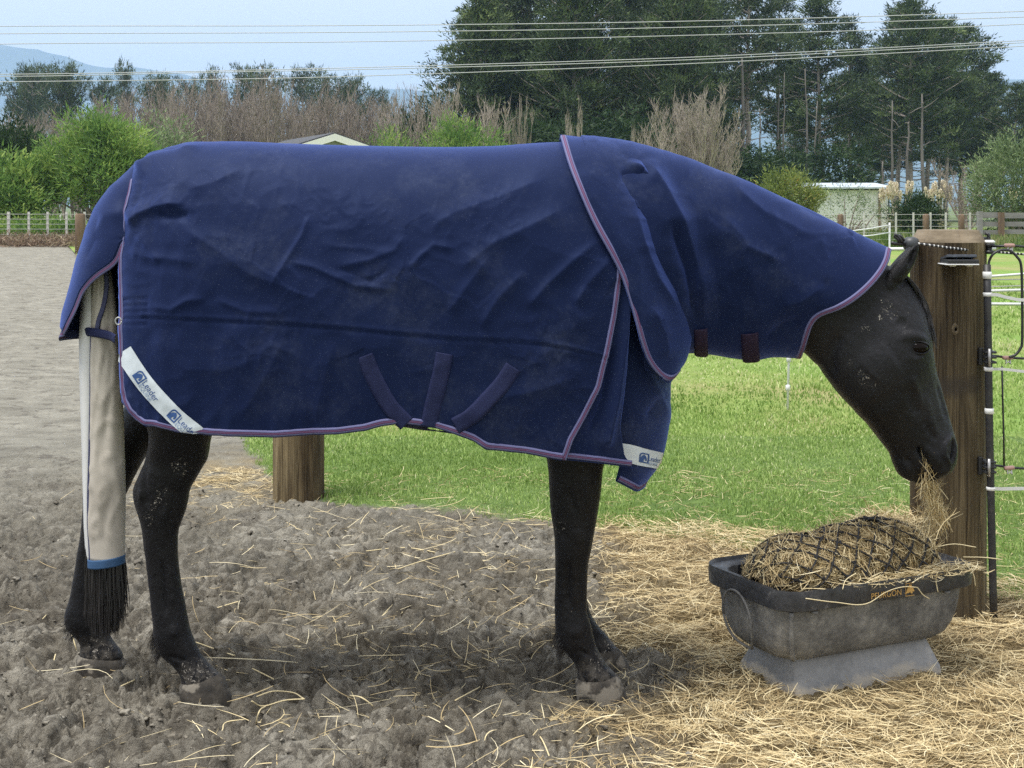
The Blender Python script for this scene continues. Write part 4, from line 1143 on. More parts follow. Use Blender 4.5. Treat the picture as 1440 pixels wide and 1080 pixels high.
# trunk
body_r = []
for X in np.linspace(-1.12, 0.44, 14):
    zt = zt_at(X) - 0.04; w = max(w_at(X) - 0.055, .08)
    w -= .075 * float(sstep(.10, .38, X))
    zb = ip(X, [-1.12, -1.0, -.7, -.4, -.1, .1, .3, .44], [1.05, .92, .90, .86, .82, .79, .85, 1.0])
    a = np.arange(40) * 2 * PI / 40
    ca, sa = np.cos(a), np.sin(a); e = .88
    body_r.append(np.stack([np.full(40, X), MID + w * np.sign(sa) * np.abs(sa)**e, (zt + zb) / 2 + (zt - zb) / 2 * np.sign(ca) * np.abs(ca)**e], -1))
parts.append(loft(body_r, 3))
# neck and head: rings run from the crest / nose line to the throat / jaw line
def hr(a, b, w, e=.85, egg=0.0, Y=MID - .02, n=36):
    A, B = P(a[0], a[1], Y), P(b[0], b[1], Y)
    A[1] = B[1] = MID
    C = (A + B) / 2; h = (A - B) / 2
    t = np.arange(n) * 2 * PI / n; ca, sa = np.cos(t), np.sin(t)
    ca2 = np.sign(ca) * np.abs(ca) ** e; sa2 = np.sign(sa) * np.abs(sa) ** e
    ww = w * (1 - egg * ca)
    return C[None] + ca2[:, None] * h[None] + np.stack([0 * sa2, sa2 * ww, 0 * sa2], -1)
neck = [hr((790, 240), (900, 560), .20), hr((880, 245), (955, 500), .15), hr((985, 265), (1040, 480), .125), hr((1080, 295), (1092, 482), .11), hr((1160, 322), (1118, 490), .10), hr((1222, 352), (1132, 497), .095), hr((1256, 378), (1150, 514), .088)]
parts.append(loft(neck, 4))
head = [hr((1232, 362), (1130, 492), .070), hr((1262, 381), (1146, 506), .088, .85, .06), hr((1282, 403), (1163, 531), .098, .82, .02), hr((1298, 430), (1182, 556), .103, .80, -.04),
        hr((1307, 460), (1199, 574), .104, .80, -.05), hr((1312, 490), (1212, 588), .097, .80, -.02), hr((1318, 520), (1224, 601), .083, .82, .05), hr((1327, 551), (1236, 616), .070, .84, .08),
        hr((1336, 583), (1247, 631), .060, .86, .06), hr((1343, 607), (1256, 642), .056, .88, 0), hr((1348.5, 628), (1264, 655), .056, .88, -.03), hr((1348, 648), (1275, 666), .053, .88, -.03), hr((1342, 662), (1290, 676), .043, .9), hr((1333, 670), (1303, 678), .024)]
parts.append(loft(head, 4))
# lower lip and chin
parts.append(loft([hr((1300, 625), (1250, 628), .030), hr((1297, 645), (1257, 650), .040), hr((1298, 662), (1266, 669), .038), hr((1303, 674), (1281, 678), .030), hr((1302, 679), (1291, 681), .014)], 3))
# ears
def ear(side, du=0, dv=0):
    out = []
    yc = MID + side * .052
    for f, (u, v, hw_, lat) in enumerate([(1252, 404, 16, .026), (1259, 391, 18, .028), (1265, 379, 18, .027), (1272, 366, 15.5, .022), (1278.5, 355, 11, .016), (1283.5, 347, 6, .009), (1286.5, 342, 1.5, .003)]):
        c = P(u + du, v + dv, yc if side < 0 else MID - .05); c[1] = yc + side * .004 * f
        ax = np.array([hw_ * 1.06 * 4.15 / FOC, 0, hw_ * .42 * 4.15 / FOC])
        out.append(ellipse_ring(c, ax, [0, lat, 0], 24, .95))
    return loft(out, 3)
parts.append(ear(-1)); parts.append(ear(1, 9, 6))
# legs: (v, left u, right u, distance, half width across)
YN, YF = 4.095, 4.345
near_hind = [(500, 170, 350, 4.05, .085), (560, 190, 322, 4.06, .088), (607, 210, 299, 4.07, .078), (644, 205, 292, YN, .062), (664, 197, 281, YN, .056), (687, 187.5, 268, YN, .050), (702, 187.5, 265, YN, .047), (716, 191.5, 261.5, YN, .045), (733, 197, 256, YN, .041), (747, 199.5, 251, YN, .038), (776, 203.5, 250, YN, .034), (815, 208, 254, YN, .032),
             (850, 212, 260.5, YN, .034), (875, 215, 265, YN, .040), (893, 216, 270, YN, .043), (908, 219, 277, YN - .002, .040), (922, 227, 284, YN - .004, .036), (935, 242, 295, YN - .005, .037), (950, 254, 310, YN - .005, .045), (962, 255, 316, YN - .005, .047)]
far_hind = [(500, 190, 330, 4.37, .085), (560, 180, 285, 4.36, .085), (607, 158, 232, YF, .075), (650, 136, 200, YF, .058), (690, 118, 180, YF, .048), (715, 117, 168, YF, .042), (750, 113, 159, YF, .035), (800, 105, 150, YF, .031), (840, 98, 145, YF, .033), (860, 92, 144, YF, .039), (876, 91, 147, YF, .041), (889, 99, 152, YF, .037), (903, 112, 160, YF, .036), (916, 113, 170, YF, .042), (926, 110, 174, YF, .044)]
near_fore = [(520, 745, 905, 4.08, .085), (580, 758, 880, 4.085, .080), (648, 769, 851, YN, .068), (685, 772, 846, YN, .060), (720, 774, 841, YN, .052), (748, 778.5, 836, YN, .048), (772, 780, 832, YN, .046), (790, 780.5, 828, YN, .041), (816, 780.5, 826, YN, .034), (847, 779.5, 825.5, YN, .033), (862, 780, 826, YN, .036), (878, 780.5, 831, YN, .041), (896, 781.5, 835, YN, .043), (908, 785, 838, YN - .002, .040), (920, 797, 844, YN - .004, .036), (933, 808, 852, YN - .005, .037), (944, 812, 862, YN - .005, .045), (955, 811, 869, YN - .005, .048)]
far_fore = [(520, 760, 900, 4.34, .085), (600, 778, 846, YF - .01, .075), (680, 786, 838, YF - .01, .058), (740, 789, 831, YF - .01, .047), (790, 788, 824, YF - .01, .038), (830, 788, 824, YF - .01, .032), (860, 791, 830, YF - .01, .039), (878, 796, 840, YF - .01, .041), (892, 808, 852, YF - .01, .036), (906, 819, 863, YF - .01, .042), (918, 822, 872, YF - .01, .045)]
for lg in (near_hind, far_hind, near_fore, far_fore): parts.append(loft(leg_rings(lg), 3))

tmp_me = bpy.data.meshes.new('horse_raw')
Vs = []; Fs = []; off = 0
for V_, F_ in parts:
    Vs.append(V_); Fs += [tuple(int(i) + off for i in f) for f in F_]; off += len(V_)
tmp_me.from_pydata([tuple(p) for p in np.concatenate(Vs)], [], Fs)
bm = bmesh.new(); bm.from_mesh(tmp_me)
bmesh.ops.recalc_face_normals(bm, faces=bm.faces); bm.to_mesh(tmp_me); bm.free()
tmp = bpy.data.objects.new('horse_raw', tmp_me); COL.objects.link(tmp)
md = tmp.modifiers.new('r', 'REMESH'); md.mode = 'VOXEL'; md.voxel_size = 0.0052
ms = tmp.modifiers.new('s', 'SMOOTH'); ms.factor = .5; ms.iterations = 5
dg = bpy.context.evaluated_depsgraph_get(); dg.update()
hme = bpy.data.meshes.new_from_object(tmp.evaluated_get(dg))
bpy.data.objects.remove(tmp); bpy.data.meshes.remove(tmp_me)
nv = len(hme.vertices)
HV = np.empty(nv * 3, np.float32); hme.vertices.foreach_get('co', HV); HV = HV.reshape(-1, 3).astype(float)
def mesh_normals(me):
    N = np.empty(len(me.vertices) * 3, np.float32); me.vertex_normals.foreach_get('vector', N); return N.reshape(-1, 3).astype(float)

def bvh_of(o_or_me, mw=None):
    me = o_or_me
    V_ = [v.co.copy() for v in me.vertices]
    return BVHTree.FromPolygons(V_, [tuple(p.vertices) for p in me.polygons])

def cast(bvh, u, v):
    o = Vector((0, 0, CAM_H)); d = Vector(P(u, v, 1.0)) - o
    h = bvh.ray_cast(o, d.normalized())
    return (None, None) if h[0] is None else (np.array(h[0]), np.array(h[1]))

def polydist(p, line):
    """distance of points p (n,3) to polyline (k,3), and the position along it 0..1"""
    line = np.asarray(line, float); best = np.full(len(p), 1e9); at = np.zeros(len(p))
    for i in range(len(line) - 1):
        a, b = line[i], line[i + 1]; ab = b - a
        t = np.clip(((p - a) @ ab) / (ab @ ab + 1e-12), 0, 1)
        d = np.linalg.norm(p - (a + t[:, None] * ab), axis=1)
        k = d < best; best[k] = d[k]; at[k] = (i + t[k]) / (len(line) - 1)
    return best, at

def brush(line_uv, rad, amp, taper=True, mirror=False):
    """push the skin out (amp > 0) or in along a stroke drawn on the near side"""
    global HV
    hb = [cast(HB, u, v)[0] for u, v in line_uv]
    hb = np.array([h for h in hb if h is not None])
    if len(hb) == 0: return
    lines_ = [hb]
    if mirror: m = hb.copy(); m[:, 1] = 2 * MID - m[:, 1]; lines_.append(m)
    for L_ in lines_:
        lo, hi = L_.min(0) - rad, L_.max(0) + rad
        idx = np.where(np.all((HV > lo) & (HV < hi), axis=1))[0]
        if len(idx) == 0: continue
        if len(L_) == 1: d = np.linalg.norm(HV[idx] - L_[0], axis=1); at = np.full(len(idx), .5)
        else: d, at = polydist(HV[idx], L_)
        f = np.clip(1 - (d / rad) ** 2, 0, 1) ** 2
        if taper and len(L_) > 1: f = f * np.clip(np.minimum(at, 1 - at) * 5 + .35, 0, 1)
        HV[idx] += HN[idx] * (amp * f)[:, None]
HB = bvh_of(hme); HN = mesh_normals(hme)
# --- the face
brush([(1290, 489)], .034, -.0045, mirror=True)                       # eye socket
brush([(1268, 474), (1280, 472), (1294, 474), (1304, 482)], .020, .0050, mirror=True)   # brow ridge
brush([(1276, 502), (1288, 506), (1299, 502)], .014, .0025, mirror=True)   # lower lid
brush([(1262, 452), (1274, 458)], .024, -.007, mirror=True)          # hollow above the eye
brush([(1250, 432), (1262, 448)], .022, -.004, mirror=True)
brush([(1282, 528), (1291, 550), (1297, 572)], .016, .0045, mirror=True)  # facial crest
brush([(1277, 548), (1284, 566), (1291, 584)], .022, -.0065, mirror=True)   # hollow before the cheek
brush([(1268, 545), (1250, 562), (1228, 574)], .034, -.0045, mirror=True)    # lower rim of the cheek plate
brush([(1222, 530), (1240, 512), (1258, 500)], .075, .010, mirror=True)   # full round cheek
brush([(1180, 470), (1168, 500), (1172, 525)], .028, -.010, mirror=True)   # behind the jaw
brush([(1318, 540), (1325, 565), (1331, 590)], .018, -.005, mirror=True)   # beside the nose bone
brush([(1303, 560), (1310, 590), (1318, 612)], .018, .004, mirror=True)
brush([(1300, 590), (1306, 606), (1316, 618)], .012, -.004, mirror=True)
brush([(1336, 614), (1329, 626), (1329, 640), (1335, 652)], .011, .0075, mirror=True)   # rim of the nostril
brush([(1341, 621), (1341.5, 634), (1339, 645)], .0110, -.026, mirror=True)   # nostril
brush([(1343, 628), (1342, 638)], .009, -.016, mirror=True)
brush([(1338, 655), (1330, 664), (1322, 664)], .020, .005, mirror=True)
brush([(1293, 633), (1299, 643), (1304, 654), (1309, 664), (1314, 673)], .0105, -.026, taper=False, mirror=True)  # mouth
brush([(1292, 632)], .010, -.010, mirror=True)
brush([(1300, 628), (1312, 640), (1322, 654)], .016, .004, mirror=True)
brush([(1275, 655), (1283, 668)], .016, .004, mirror=True)
brush([(1274, 645), (1280, 650)], .012, -.004, mirror=True)
# ear cup opens forward
brush([(1281, 385), (1281, 372), (1284, 360), (1286, 350)], .014, -.016)
brush([(1258, 396), (1266, 400), (1275, 398)], .014, -.005)
# --- the limbs
brush([(799, 790), (799, 820), (798, 850)], .010, -.0075)
brush([(808, 800), (810, 850)], .014, .003)
brush([(788, 740), (792, 758)], .016, -.004); brush([(812, 745), (815, 765)], .026, .005)
brush([(800, 690), (808, 720)], .014, -.004); brush([(826, 670), (828, 715)], .016, .004)
brush([(228, 790), (231, 830), (234, 862)], .009, -.0075)
brush([(240, 800), (243, 850)], .014, .003)
brush([(206, 655), (203, 690), (208, 712)], .014, -.005); brush([(197, 690), (199, 702)], .015, .005)
brush([(238, 690), (235, 715), (228, 735)], .020, .004); brush([(252, 640), (250, 668)], .022, -.003)
brush([(244, 888)], .026, .004); brush([(810, 890)], .026, .004)
brush([(236, 922), (262, 930)], .010, -.004); brush([(812, 914), (830, 922)], .010, -.004)
# fine unevenness of the coat and muscle
HV += HN * ((0.0012 * pn(HV[:, 0] * 22 + HV[:, 1] * 9, HV[:, 2] * 22, 14) + 0.0006 * pn(HV[:, 0] * 60 + HV[:, 1] * 30, HV[:, 2] * 45, 15)))[:, None]
hme.vertices.foreach_set('co', HV.astype(np.float32).ravel()); hme.update()

tc_ = NT('black_coat')
n_f = tc_.noise(130, 5, .7, (1, 1, .45)); n_b = tc_.noise(5, 4, .6)
coat = tc_.ramp(n_b, [(.3, (.0038, .0039, .0052)), (.7, (.0066, .0063, .0076))])
fleck = tc_.ramp(tc_.noise(190, 3, .75), [(.56, (0, 0, 0)), (.61, (1, 1, 1))])
fleck2 = tc_.ramp(tc_.noise(70, 3, .7), [(.50, (0, 0, 0)), (.60, (1, 1, 1))])
HB = bvh_of(hme)
def hp3(u, v):
    p = cast(HB, u, v)[0]
    return p if p is not None else P(u, v, YN)
msk = None
for (u, v, r_) in ((1241, 427, .020), (1247, 433, .023), (1254, 441, .020), (1236, 446, .012), (1218, 463, .016), (1195, 510, .010), (1214, 533, .022), (1225, 540, .018), (1213, 526, .015), (1276, 443, .010), (253, 655, .028), (262, 662, .022), (228, 690, .020), (221, 708, .030), (213, 728, .030), (788, 741, .024), (786, 739, .016), (272, 945, .045), (290, 955, .05), (835, 935, .035), (845, 925, .03), (860, 915, .04), (803, 861, .006), (140, 912, .05)):
    b_ = tc_.blob(hp3(u, v), r_, .9)
    msk = b_ if msk is None else tc_.math('MAXIMUM', msk, b_)
fk = tc_.math('MULTIPLY', tc_.math('MULTIPLY', fleck, fleck2), tc_.math('MULTIPLY', msk, 2.2, True), True)
dust = None
for (u, v, r_) in ((275, 962, .075), (300, 960, .07), (845, 950, .075), (825, 955, .06), (860, 918, .06), (140, 925, .08), (120, 920, .06)):
    b_ = tc_.blob(hp3(u, v), r_, .7); dust = b_ if dust is None else tc_.math('MAXIMUM', dust, b_)
dn = tc_.math('MULTIPLY', dust, tc_.ramp(tc_.noise(45, 5, .65), [(.42, (0, 0, 0)), (.58, (1, 1, 1))]))
coat = tc_.mix(tc_.math('MULTIPLY', dn, .45), coat, (.14, .125, .105))
grey = None                                 # top light on cheek, forehead and nose, painted as paler coat
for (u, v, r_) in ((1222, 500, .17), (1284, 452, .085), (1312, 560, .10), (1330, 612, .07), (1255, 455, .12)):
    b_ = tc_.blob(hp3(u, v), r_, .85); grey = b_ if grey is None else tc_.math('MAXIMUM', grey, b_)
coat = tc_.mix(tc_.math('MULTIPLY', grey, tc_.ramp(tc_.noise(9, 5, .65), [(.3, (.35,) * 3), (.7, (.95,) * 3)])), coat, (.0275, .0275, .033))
coat = tc_.mix(fk, coat, (.50, .46, .40))
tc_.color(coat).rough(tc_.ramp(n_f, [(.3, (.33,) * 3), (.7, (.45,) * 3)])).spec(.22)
tc_.b.inputs['Sheen Weight'].default_value = .09; tc_.b.inputs['Sheen Roughness'].default_value = .45; tc_.b.inputs['Sheen Tint'].default_value = (.55, .55, .62, 1)
tc_.bump(n_f, .65, .006)
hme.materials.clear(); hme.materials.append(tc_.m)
hme.polygons.foreach_set('use_smooth', np.ones(len(hme.polygons), bool))
hme.name = 'horse'
horse = bpy.data.objects.new('horse', hme); COL.objects.link(horse)
tag(horse, 'black horse standing in profile with its head lowered to the hay', 'horse')

# eye: dark ball with lids
ep = cast(HB, 1292.5, 489)[0]
eb = bmesh.new(); bmesh.ops.create_uvsphere(eb, u_segments=24, v_segments=16, radius=.0255)
eme = bpy.data.meshes.new('eye'); eb.to_mesh(eme); eb.free()
teye = NT('eye'); teye.color((.006, .004, .0035)).rough(.08).spec(.10); eme.materials.append(teye.m)
eme.polygons.foreach_set('use_smooth', np.ones(len(eme.polygons), bool))
for s_ in (-1, 1):
    e_ = bpy.data.objects.new('eye', eme); COL.objects.link(e_); e_.parent = horse
    c_ = ep + np.array([0, .0130, 0]); 
    if s_ > 0: c_[1] = 2 * MID - c_[1]
    e_.location = tuple(c_); e_.scale = (1.16, .96, .80)
# lids: two shells over the ball that leave an almond opening
lid = MB(); EC = ep + np.array([0, .0130, 0])
nphi, nel = 21, 9
phis = np.linspace(-R(88), R(88), nphi)
for sg, opn in ((1, R(50)), (-1, R(42))):
    G_ = []
    for ph in phis:
        e0 = opn * max(0, math.cos(ph * 90 / 88)) ** .8
        for e in np.linspace(e0, R(80), nel):
            k = (e - e0) / (R(80) - e0 + 1e-6)
            rr = .0262 + .0030 * math.sin(min(1, k * 3.2) * PI / 2) - .004 * k ** 2
            G_.append((EC[0] + rr * 1.22 * math.sin(ph) * math.cos(e), EC[1] - rr * math.cos(ph) * math.cos(e), EC[2] + sg * rr * math.sin(e) * .82 + .10 * rr * math.sin(ph) * -1))
    lid.add(G_, [tuple(f) for f in grid_faces(nphi, nel, flip=(sg > 0))])
o = lid.build('eyelid', tc_.m, horse)
mo = o.modifiers.new('t', 'SOLIDIFY'); mo.thickness = .003; mo.offset = 0
# hooves
thf = NT('hoof_horn')
hn = thf.ramp(thf.noise(26, 6, .65), [(.38, (.028, .025, .021)), (.56, (.062, .054, .044)), (.70, (.11, .097, .078))])
mudm = thf.ramp(thf.noise(14, 5, .6), [(.55, (0, 0, 0)), (.62, (1, 1, 1))])
thf.color(thf.mix(thf.math('MULTIPLY', mudm, .85), hn, (.24, .215, .175))).rough(.85).bump(thf.noise(60, 5, .7), .5, .004)
def hoof(h1, t1, h2, t2, Y, w1, w2):
    rings = []
    for f in np.linspace(0, 1, 7):
        hl = np.array(h1) * (1 - f) + np.array(h2) * f; tl_ = np.array(t1) * (1 - f) + np.array(t2) * f
        A, B = P(hl[0], hl[1], Y), P(tl_[0], tl_[1], Y); w = w1 * (1 - f) + w2 * f
        bulge = 1 + .03 * math.sin(f * PI) - (.13 if f < .05 else 0)
        rings.append(ellipse_ring((A + B) / 2, (B - A) / 2 * bulge, [0, w * bulge, 0], 28, .9))
    V_, F_ = loft(rings, 1)
    o = mesh_obj('hoof', V_, F_, thf.m, horse, True); auto_smooth(o, 50); return o
hoof((253, 958), (312, 946), (256, 993), (328, 991), YN - .005, .050, .060)
hoof((809, 952), (870, 948), (812, 993), (884, 988), YN - .005, .051, .062)
hoof((108, 920), (172, 922), (112, 954), (180, 956), YF, .048, .058)
hoof((819, 912), (870, 910), (828, 952), (892, 950), YF - .01, .048, .058)

# forelock and tail
thair = NT('black_hair')
thair.color(thair.ramp(thair.attr('tint'), [(0, (.008, .007, .008)), (.6, (.020, .017, .017)), (1, (.055, .045, .042))])).rough(.42).spec(.5)
def hair(name, roots, tips, mids, seed, w=.0022, parent=None, mat=None, seg=7):
    rs = np.random.RandomState(seed); n = len(roots)
    s = np.linspace(0, 1, seg)[None, :, None]
    r, t, m = roots[:, None], tips[:, None], mids[:, None]
    pts = r * (1 - s)**2 + 2 * m * s * (1 - s) + t * s**2 + rs.normal(0, .0012, (n, seg, 3)) * s
    wd = w * (1 - .75 * s) * rs.uniform(.6, 1.4, (n, 1, 1))
    side = rs.normal(0, 1, (n, 1, 3)); side[..., 1] *= .35; side /= np.linalg.norm(side, axis=2, keepdims=True)
    V_ = np.stack([pts - side * wd, pts + side * wd], 2).reshape(-1, 3)
    k = np.arange(n)[:, None] * seg * 2 + np.arange(seg - 1)[None] * 2
    F_ = np.stack([k, k + 1, k + 3, k + 2], -1).reshape(-1, 4)
    T_ = np.repeat(np.clip(rs.beta(1.3, 3, n), 0, 1), seg * 2)
    return mesh_obj(name, V_, F_, mat or thair.m, parent, True, {'tint': T_})
rs = np.random.RandomState(17); n = 900
k_ = rs.uniform(0, 1, n)
r0 = P(1266 + 12 * k_, 383 + 12 * k_, MID); r0[:, 1] = MID + rs.uniform(-.035, .035, n)
tu = 1296 + 18 * k_ + rs.normal(0, 2, n); tv_ = 430 + 62 * k_ * rs.uniform(.7, 1.05, n)
t0 = P(np.minimum(tu, 1303 + (tv_ - 430) * .20), tv_, MID - .02); t0[:, 1] = MID + rs.uniform(-.055, .04, n)
m0 = (r0 + t0) / 2 + np.array([.024, 0, .012]) + rs.normal(0, .005, (n, 3))
hair('forelock', r0, t0, m0, 18, .0017, horse)
n = 1500
a_ = rs.uniform(0, 2 * PI, n); q = np.sqrt(rs.uniform(0, 1, n))
r0 = np.stack([(146 - UC + 25 * q * np.cos(a_)) * 4.19 / FOC, 4.19 + .035 * q * np.sin(a_), np.full(n, bz(752, 4.19)) + 0.02 * rs.rand(n)], -1)
tl_ = 835 + 60 * rs.rand(n) ** .55
t0 = np.stack([(149 - UC + (31 - 15 * sstep(862, 895, tl_)) * q * np.cos(a_) + rs.normal(0, 2.5, n)) * 4.19 / FOC, 4.19 + .050 * q * np.sin(a_) + rs.normal(0, .006, n), bz(tl_, 4.19)], -1)
m0 = (r0 + t0) / 2 + np.stack([rs.normal(0, .004, n), rs.normal(0, .004, n), 0 * a_], -1)
m0[:, 0] += np.cos(a_) * q * .004
tail = hair('tail', r0, t0, m0, 19, .0024, horse)

# feather at the back of the fetlocks
def tuft(u0, v0, u1, v1, Y, n, seed):
    rs = np.random.RandomState(seed); k = rs.rand(n)
    r0 = P(u0 + (u1 - u0) * k + 4, v0 + (v1 - v0) * k, Y); r0[:, 1] += rs.normal(0, .014, n)
    t0 = r0 + np.stack([-.012 - .012 * rs.rand(n), rs.normal(0, .006, n), -.022 - .022 * rs.rand(n)], -1)
    return hair('fetlock_hair', r0, t0, (r0 + t0) / 2 + np.array([-.006, 0, .004]), seed + 1, .0011, horse)
tuft(216, 884, 224, 920, YN, 160, 31); tuft(782, 884, 792, 915, YN, 160, 33); tuft(93, 862, 104, 892, YF, 140, 35)
# ------------------------------------------------------------------ the navy rug
def fold(u, v, line, wa, wb, amp, ends=True):
    """ridge along a stroke; wa / wb = soft widths (px) on its left / right side seen along the stroke"""
    line = np.asarray(line, float); best = np.full(u.shape, 1e9); sgn = np.zeros(u.shape); at = np.zeros(u.shape)
    for i in range(len(line) - 1):
        a, b = line[i], line[i + 1]; ab = b - a; L2 = ab @ ab
        t = np.clip(((u - a[0]) * ab[0] + (v - a[1]) * ab[1]) / L2, 0, 1)
        dx, dy = u - (a[0] + t * ab[0]), v - (a[1] + t * ab[1]); d = np.hypot(dx, dy)
        k = d < best; best = np.where(k, d, best); sgn = np.where(k, np.sign(ab[0] * dy - ab[1] * dx), sgn); at = np.where(k, (i + t) / (len(line) - 1), at)
    w = np.where(sgn > 0, wb, wa)
    f = .35 * np.exp(-(best / w) ** 2) + .65 * np.exp(-(np.sqrt(best ** 2 + 1.0) - 1.0) / (.62 * w))
    if ends: f = f * sstep(0, .22, at + .03) * sstep(0, .22, 1.03 - at)
    return amp * f

def catmull(pts, n):
    pts = np.asarray(pts, float); pts = pts[np.r_[True, np.linalg.norm(np.diff(pts, axis=0), axis=1) > 1e-7]]
    d = np.r_[0, np.cumsum(np.linalg.norm(np.diff(pts, axis=0), axis=1))]
    t = np.linspace(0, d[-1], n)
    return np.stack([smooth_ip(t, d, pts[:, i]) for i in range(pts.shape[1])], -1)

def grid_normals(S):
    du = np.gradient(S, axis=0); dv = np.gradient(S, axis=1)
    N = np.cross(du, dv); N /= np.linalg.norm(N, axis=2, keepdims=True) + 1e-12
    return N

def crease(u, v):
    """small random creases of coated cloth, in mm-scale metres"""
    a = u / 480.0; b = v / 480.0
    wx = a + .05 * pn(a * 3, b * 3, 101); wy = b + .05 * pn(a * 3, b * 3, 102)
    r1 = (1 - np.abs(pn(wx * 5.2, wy * 6.5, 103)) * 2.6).clip(0, 1) ** 3
    r2 = (1 - np.abs(pn(wx * 11 + wy * 3, wy * 11 - wx * 3, 104)) * 2.6).clip(0, 1) ** 3
    r3 = (1 - np.abs(pn(wx * 21, wy * 24, 105)) * 2.6).clip(0, 1) ** 2
    m = sstep(-.15, .35, pn(a * 2.4, b * 2.4, 106)); m2 = sstep(-.1, .3, pn(a * 3.1, b * 3.1, 107))
    soft = pn(a * 3.4, b * 4.4, 108) * .0055 + pn(a * 8, b * 9, 109) * .0016
    s1 = (1 - np.abs(pn(wx * 7 + wy * 5, wy * 8 - wx * 4, 115)) * 5.5).clip(0, 1)
    s2 = (1 - np.abs(pn(wx * 13 - wy * 6, wy * 12 + wx * 7, 116)) * 4.5).clip(0, 1)
    s3 = (1 - np.abs(pn(wx * 27, wy * 25 + wx * 6, 117)) * 3.5).clip(0, 1)
    m3 = sstep(-.05, .3, pn(a * 2.9, b * 2.9, 118)); m4 = sstep(0, .3, pn(a * 3.6, b * 3.6, 119))
    fx = a + .018 * pn(a * 16, b * 16, 121); fy = b + .018 * pn(a * 16, b * 16, 122)
    ca, sa = math.cos(.5), math.sin(.5)
    w1, q1, i1 = worley((fx * ca + fy * sa) * 4.2, (fy * ca - fx * sa) * 6.0, 7)
    w2, q2, i2 = worley((fx * .8 - fy * .6) * 9.5, (fy * .8 + fx * .6) * 7.5, 9)
    w3, q3, i3 = worley(fx * 19, fy * 17, 10)
    midm = .25 + .75 * np.exp(-((v - 370) / 95.) ** 2) * sstep(-.25, .2, pn(a * 2.1, b * 2.6, 123) + .12)
    m5 = sstep(-.1, .25, pn(a * 2.7, b * 3.3, 124)); m6 = sstep(.0, .3, pn(a * 3.3 + 2, b * 3.3, 125))
    facet = .016 * (np.sqrt(w1 ** 2 + .03) - .45) * (.4 + i1) + .0085 * (np.sqrt(w2 ** 2 + .02) - .45) * m5 * (.3 + i2) + .0042 * (np.sqrt(w3 ** 2 + .02) - .4) * m6
    return soft * .45 + facet * midm + .0010 * r1 * m + .0006 * r2 * m2 + .0022 * s1 * m3 + .0016 * s2 * m4 + .0009 * s3 * sstep(-.1, .3, m3 * m2 - .1)

tn = NT('navy_rug_fabric')
c_ = tn.ramp(tn.noise(2.5, 5, .6), [(.3, (.0047, .0077, .0255)), (.7, (.0068, .0103, .0325))])
lint = tn.ramp(tn.noise(380, 2, .6), [(.69, (0, 0, 0)), (.76, (1, 1, 1))])
lm = tn.ramp(tn.noise(3.2, 5, .65), [(.42, (.05,) * 3), (.66, (.6,) * 3)])
c_ = tn.mix(tn.math('MULTIPLY', lint, lm), c_, (.30, .34, .45))
dst = tn.math('MULTIPLY', tn.ramp(tn.noise(4.2, 8, .72), [(.50, (0, 0, 0)), (.70, (1, 1, 1))]), tn.ramp(tn.noise(60, 4, .7), [(.35, (.2,) * 3), (.65, (1, 1, 1))]))
c_ = tn.mix(tn.math('MULTIPLY', dst, .10), c_, (.22, .25, .32))
wv = tn.noise(420, 2, .5)
tn.color(c_).rough(tn.ramp(tn.noise(7, 5, .6), [(.3, (.50,) * 3), (.7, (.64,) * 3)])).spec(.15)
tn.b.inputs['Specular Tint'].default_value = (.24, .42, 1.0, 1)
tn.b.inputs['Sheen Weight'].default_value = .60; tn.b.inputs['Sheen Roughness'].default_value = .50; tn.b.inputs['Sheen Tint'].default_value = (.20, .32, 1.0, 1)
tn.bump(wv, .22, .0016)
NAVY = tn.m
tb_ = NT('striped_binding')
cc = tb_.ramp(tb_.attr('across'), [(0, (.11, .115, .23)), (.28, (.125, .130, .26)), (.33, (.020, .022, .080)), (.42, (.18, .022, .06)), (.47, (.10, .095, .20)), (.53, (.10, .095, .20)), (.58, (.18, .022, .06)), (.67, (.020, .022, .080)), (.72, (.125, .130, .26))], 'LINEAR')
tb_.color(cc).rough(.65).spec(.3).bump(tb_.noise(500, 2, .5, (1, 1, 1)), .3, .001)
BIND = tb_.m
WEB = plain('navy_webbing', (.0165, .0215, .066), .7, .15, 300, .3, 500, spec=.15)
TAPEM = plain('silver_reflective_tape', (.60, .66, .72), .35, .05, 30)
LOGO = plain('blue_print', (.030, .085, .26), .5, .05)
LOGOG = plain('grey_blue_print', (.22, .30, .45), .5, .05)

rug = thing('horse_rug', 'navy blue waterproof horse rug with neck cover and purple striped binding', 'horse rug', (-0.3, MID, 0.7))

HEM = [(214, 604), (235, 609), (260, 612), (300, 614), (380, 616), (430, 613), (480, 610), (513, 606), (540, 598.5), (563, 595), (590, 598), (613, 602), (640, 610), (667, 621), (683, 632), (713, 635.5), (747, 640), (787, 648), (813, 651), (847, 656), (893, 664)]
hu_ = np.array([p[0] for p in HEM], float); hv_ = np.array([p[1] for p in HEM], float)
HXs = (hu_ - UC) * (MID - .30) / FOC
REAR_V = [180, 240, 280, 320, 360, 400, 450, 500, 530, 550, 566, 580, 590, 598, 604, 610]; REAR_U = [186, 184, 177.5, 171.5, 168, 166, 166.5, 168, 169, 170.5, 174, 181.5, 190, 202, 214, 222]
FRONT_V = [180, 300, 400, 443, 493, 543, 583, 617, 648]; FRONT_U = [880, 876, 868, 863, 853, 841, 821, 801, 790]

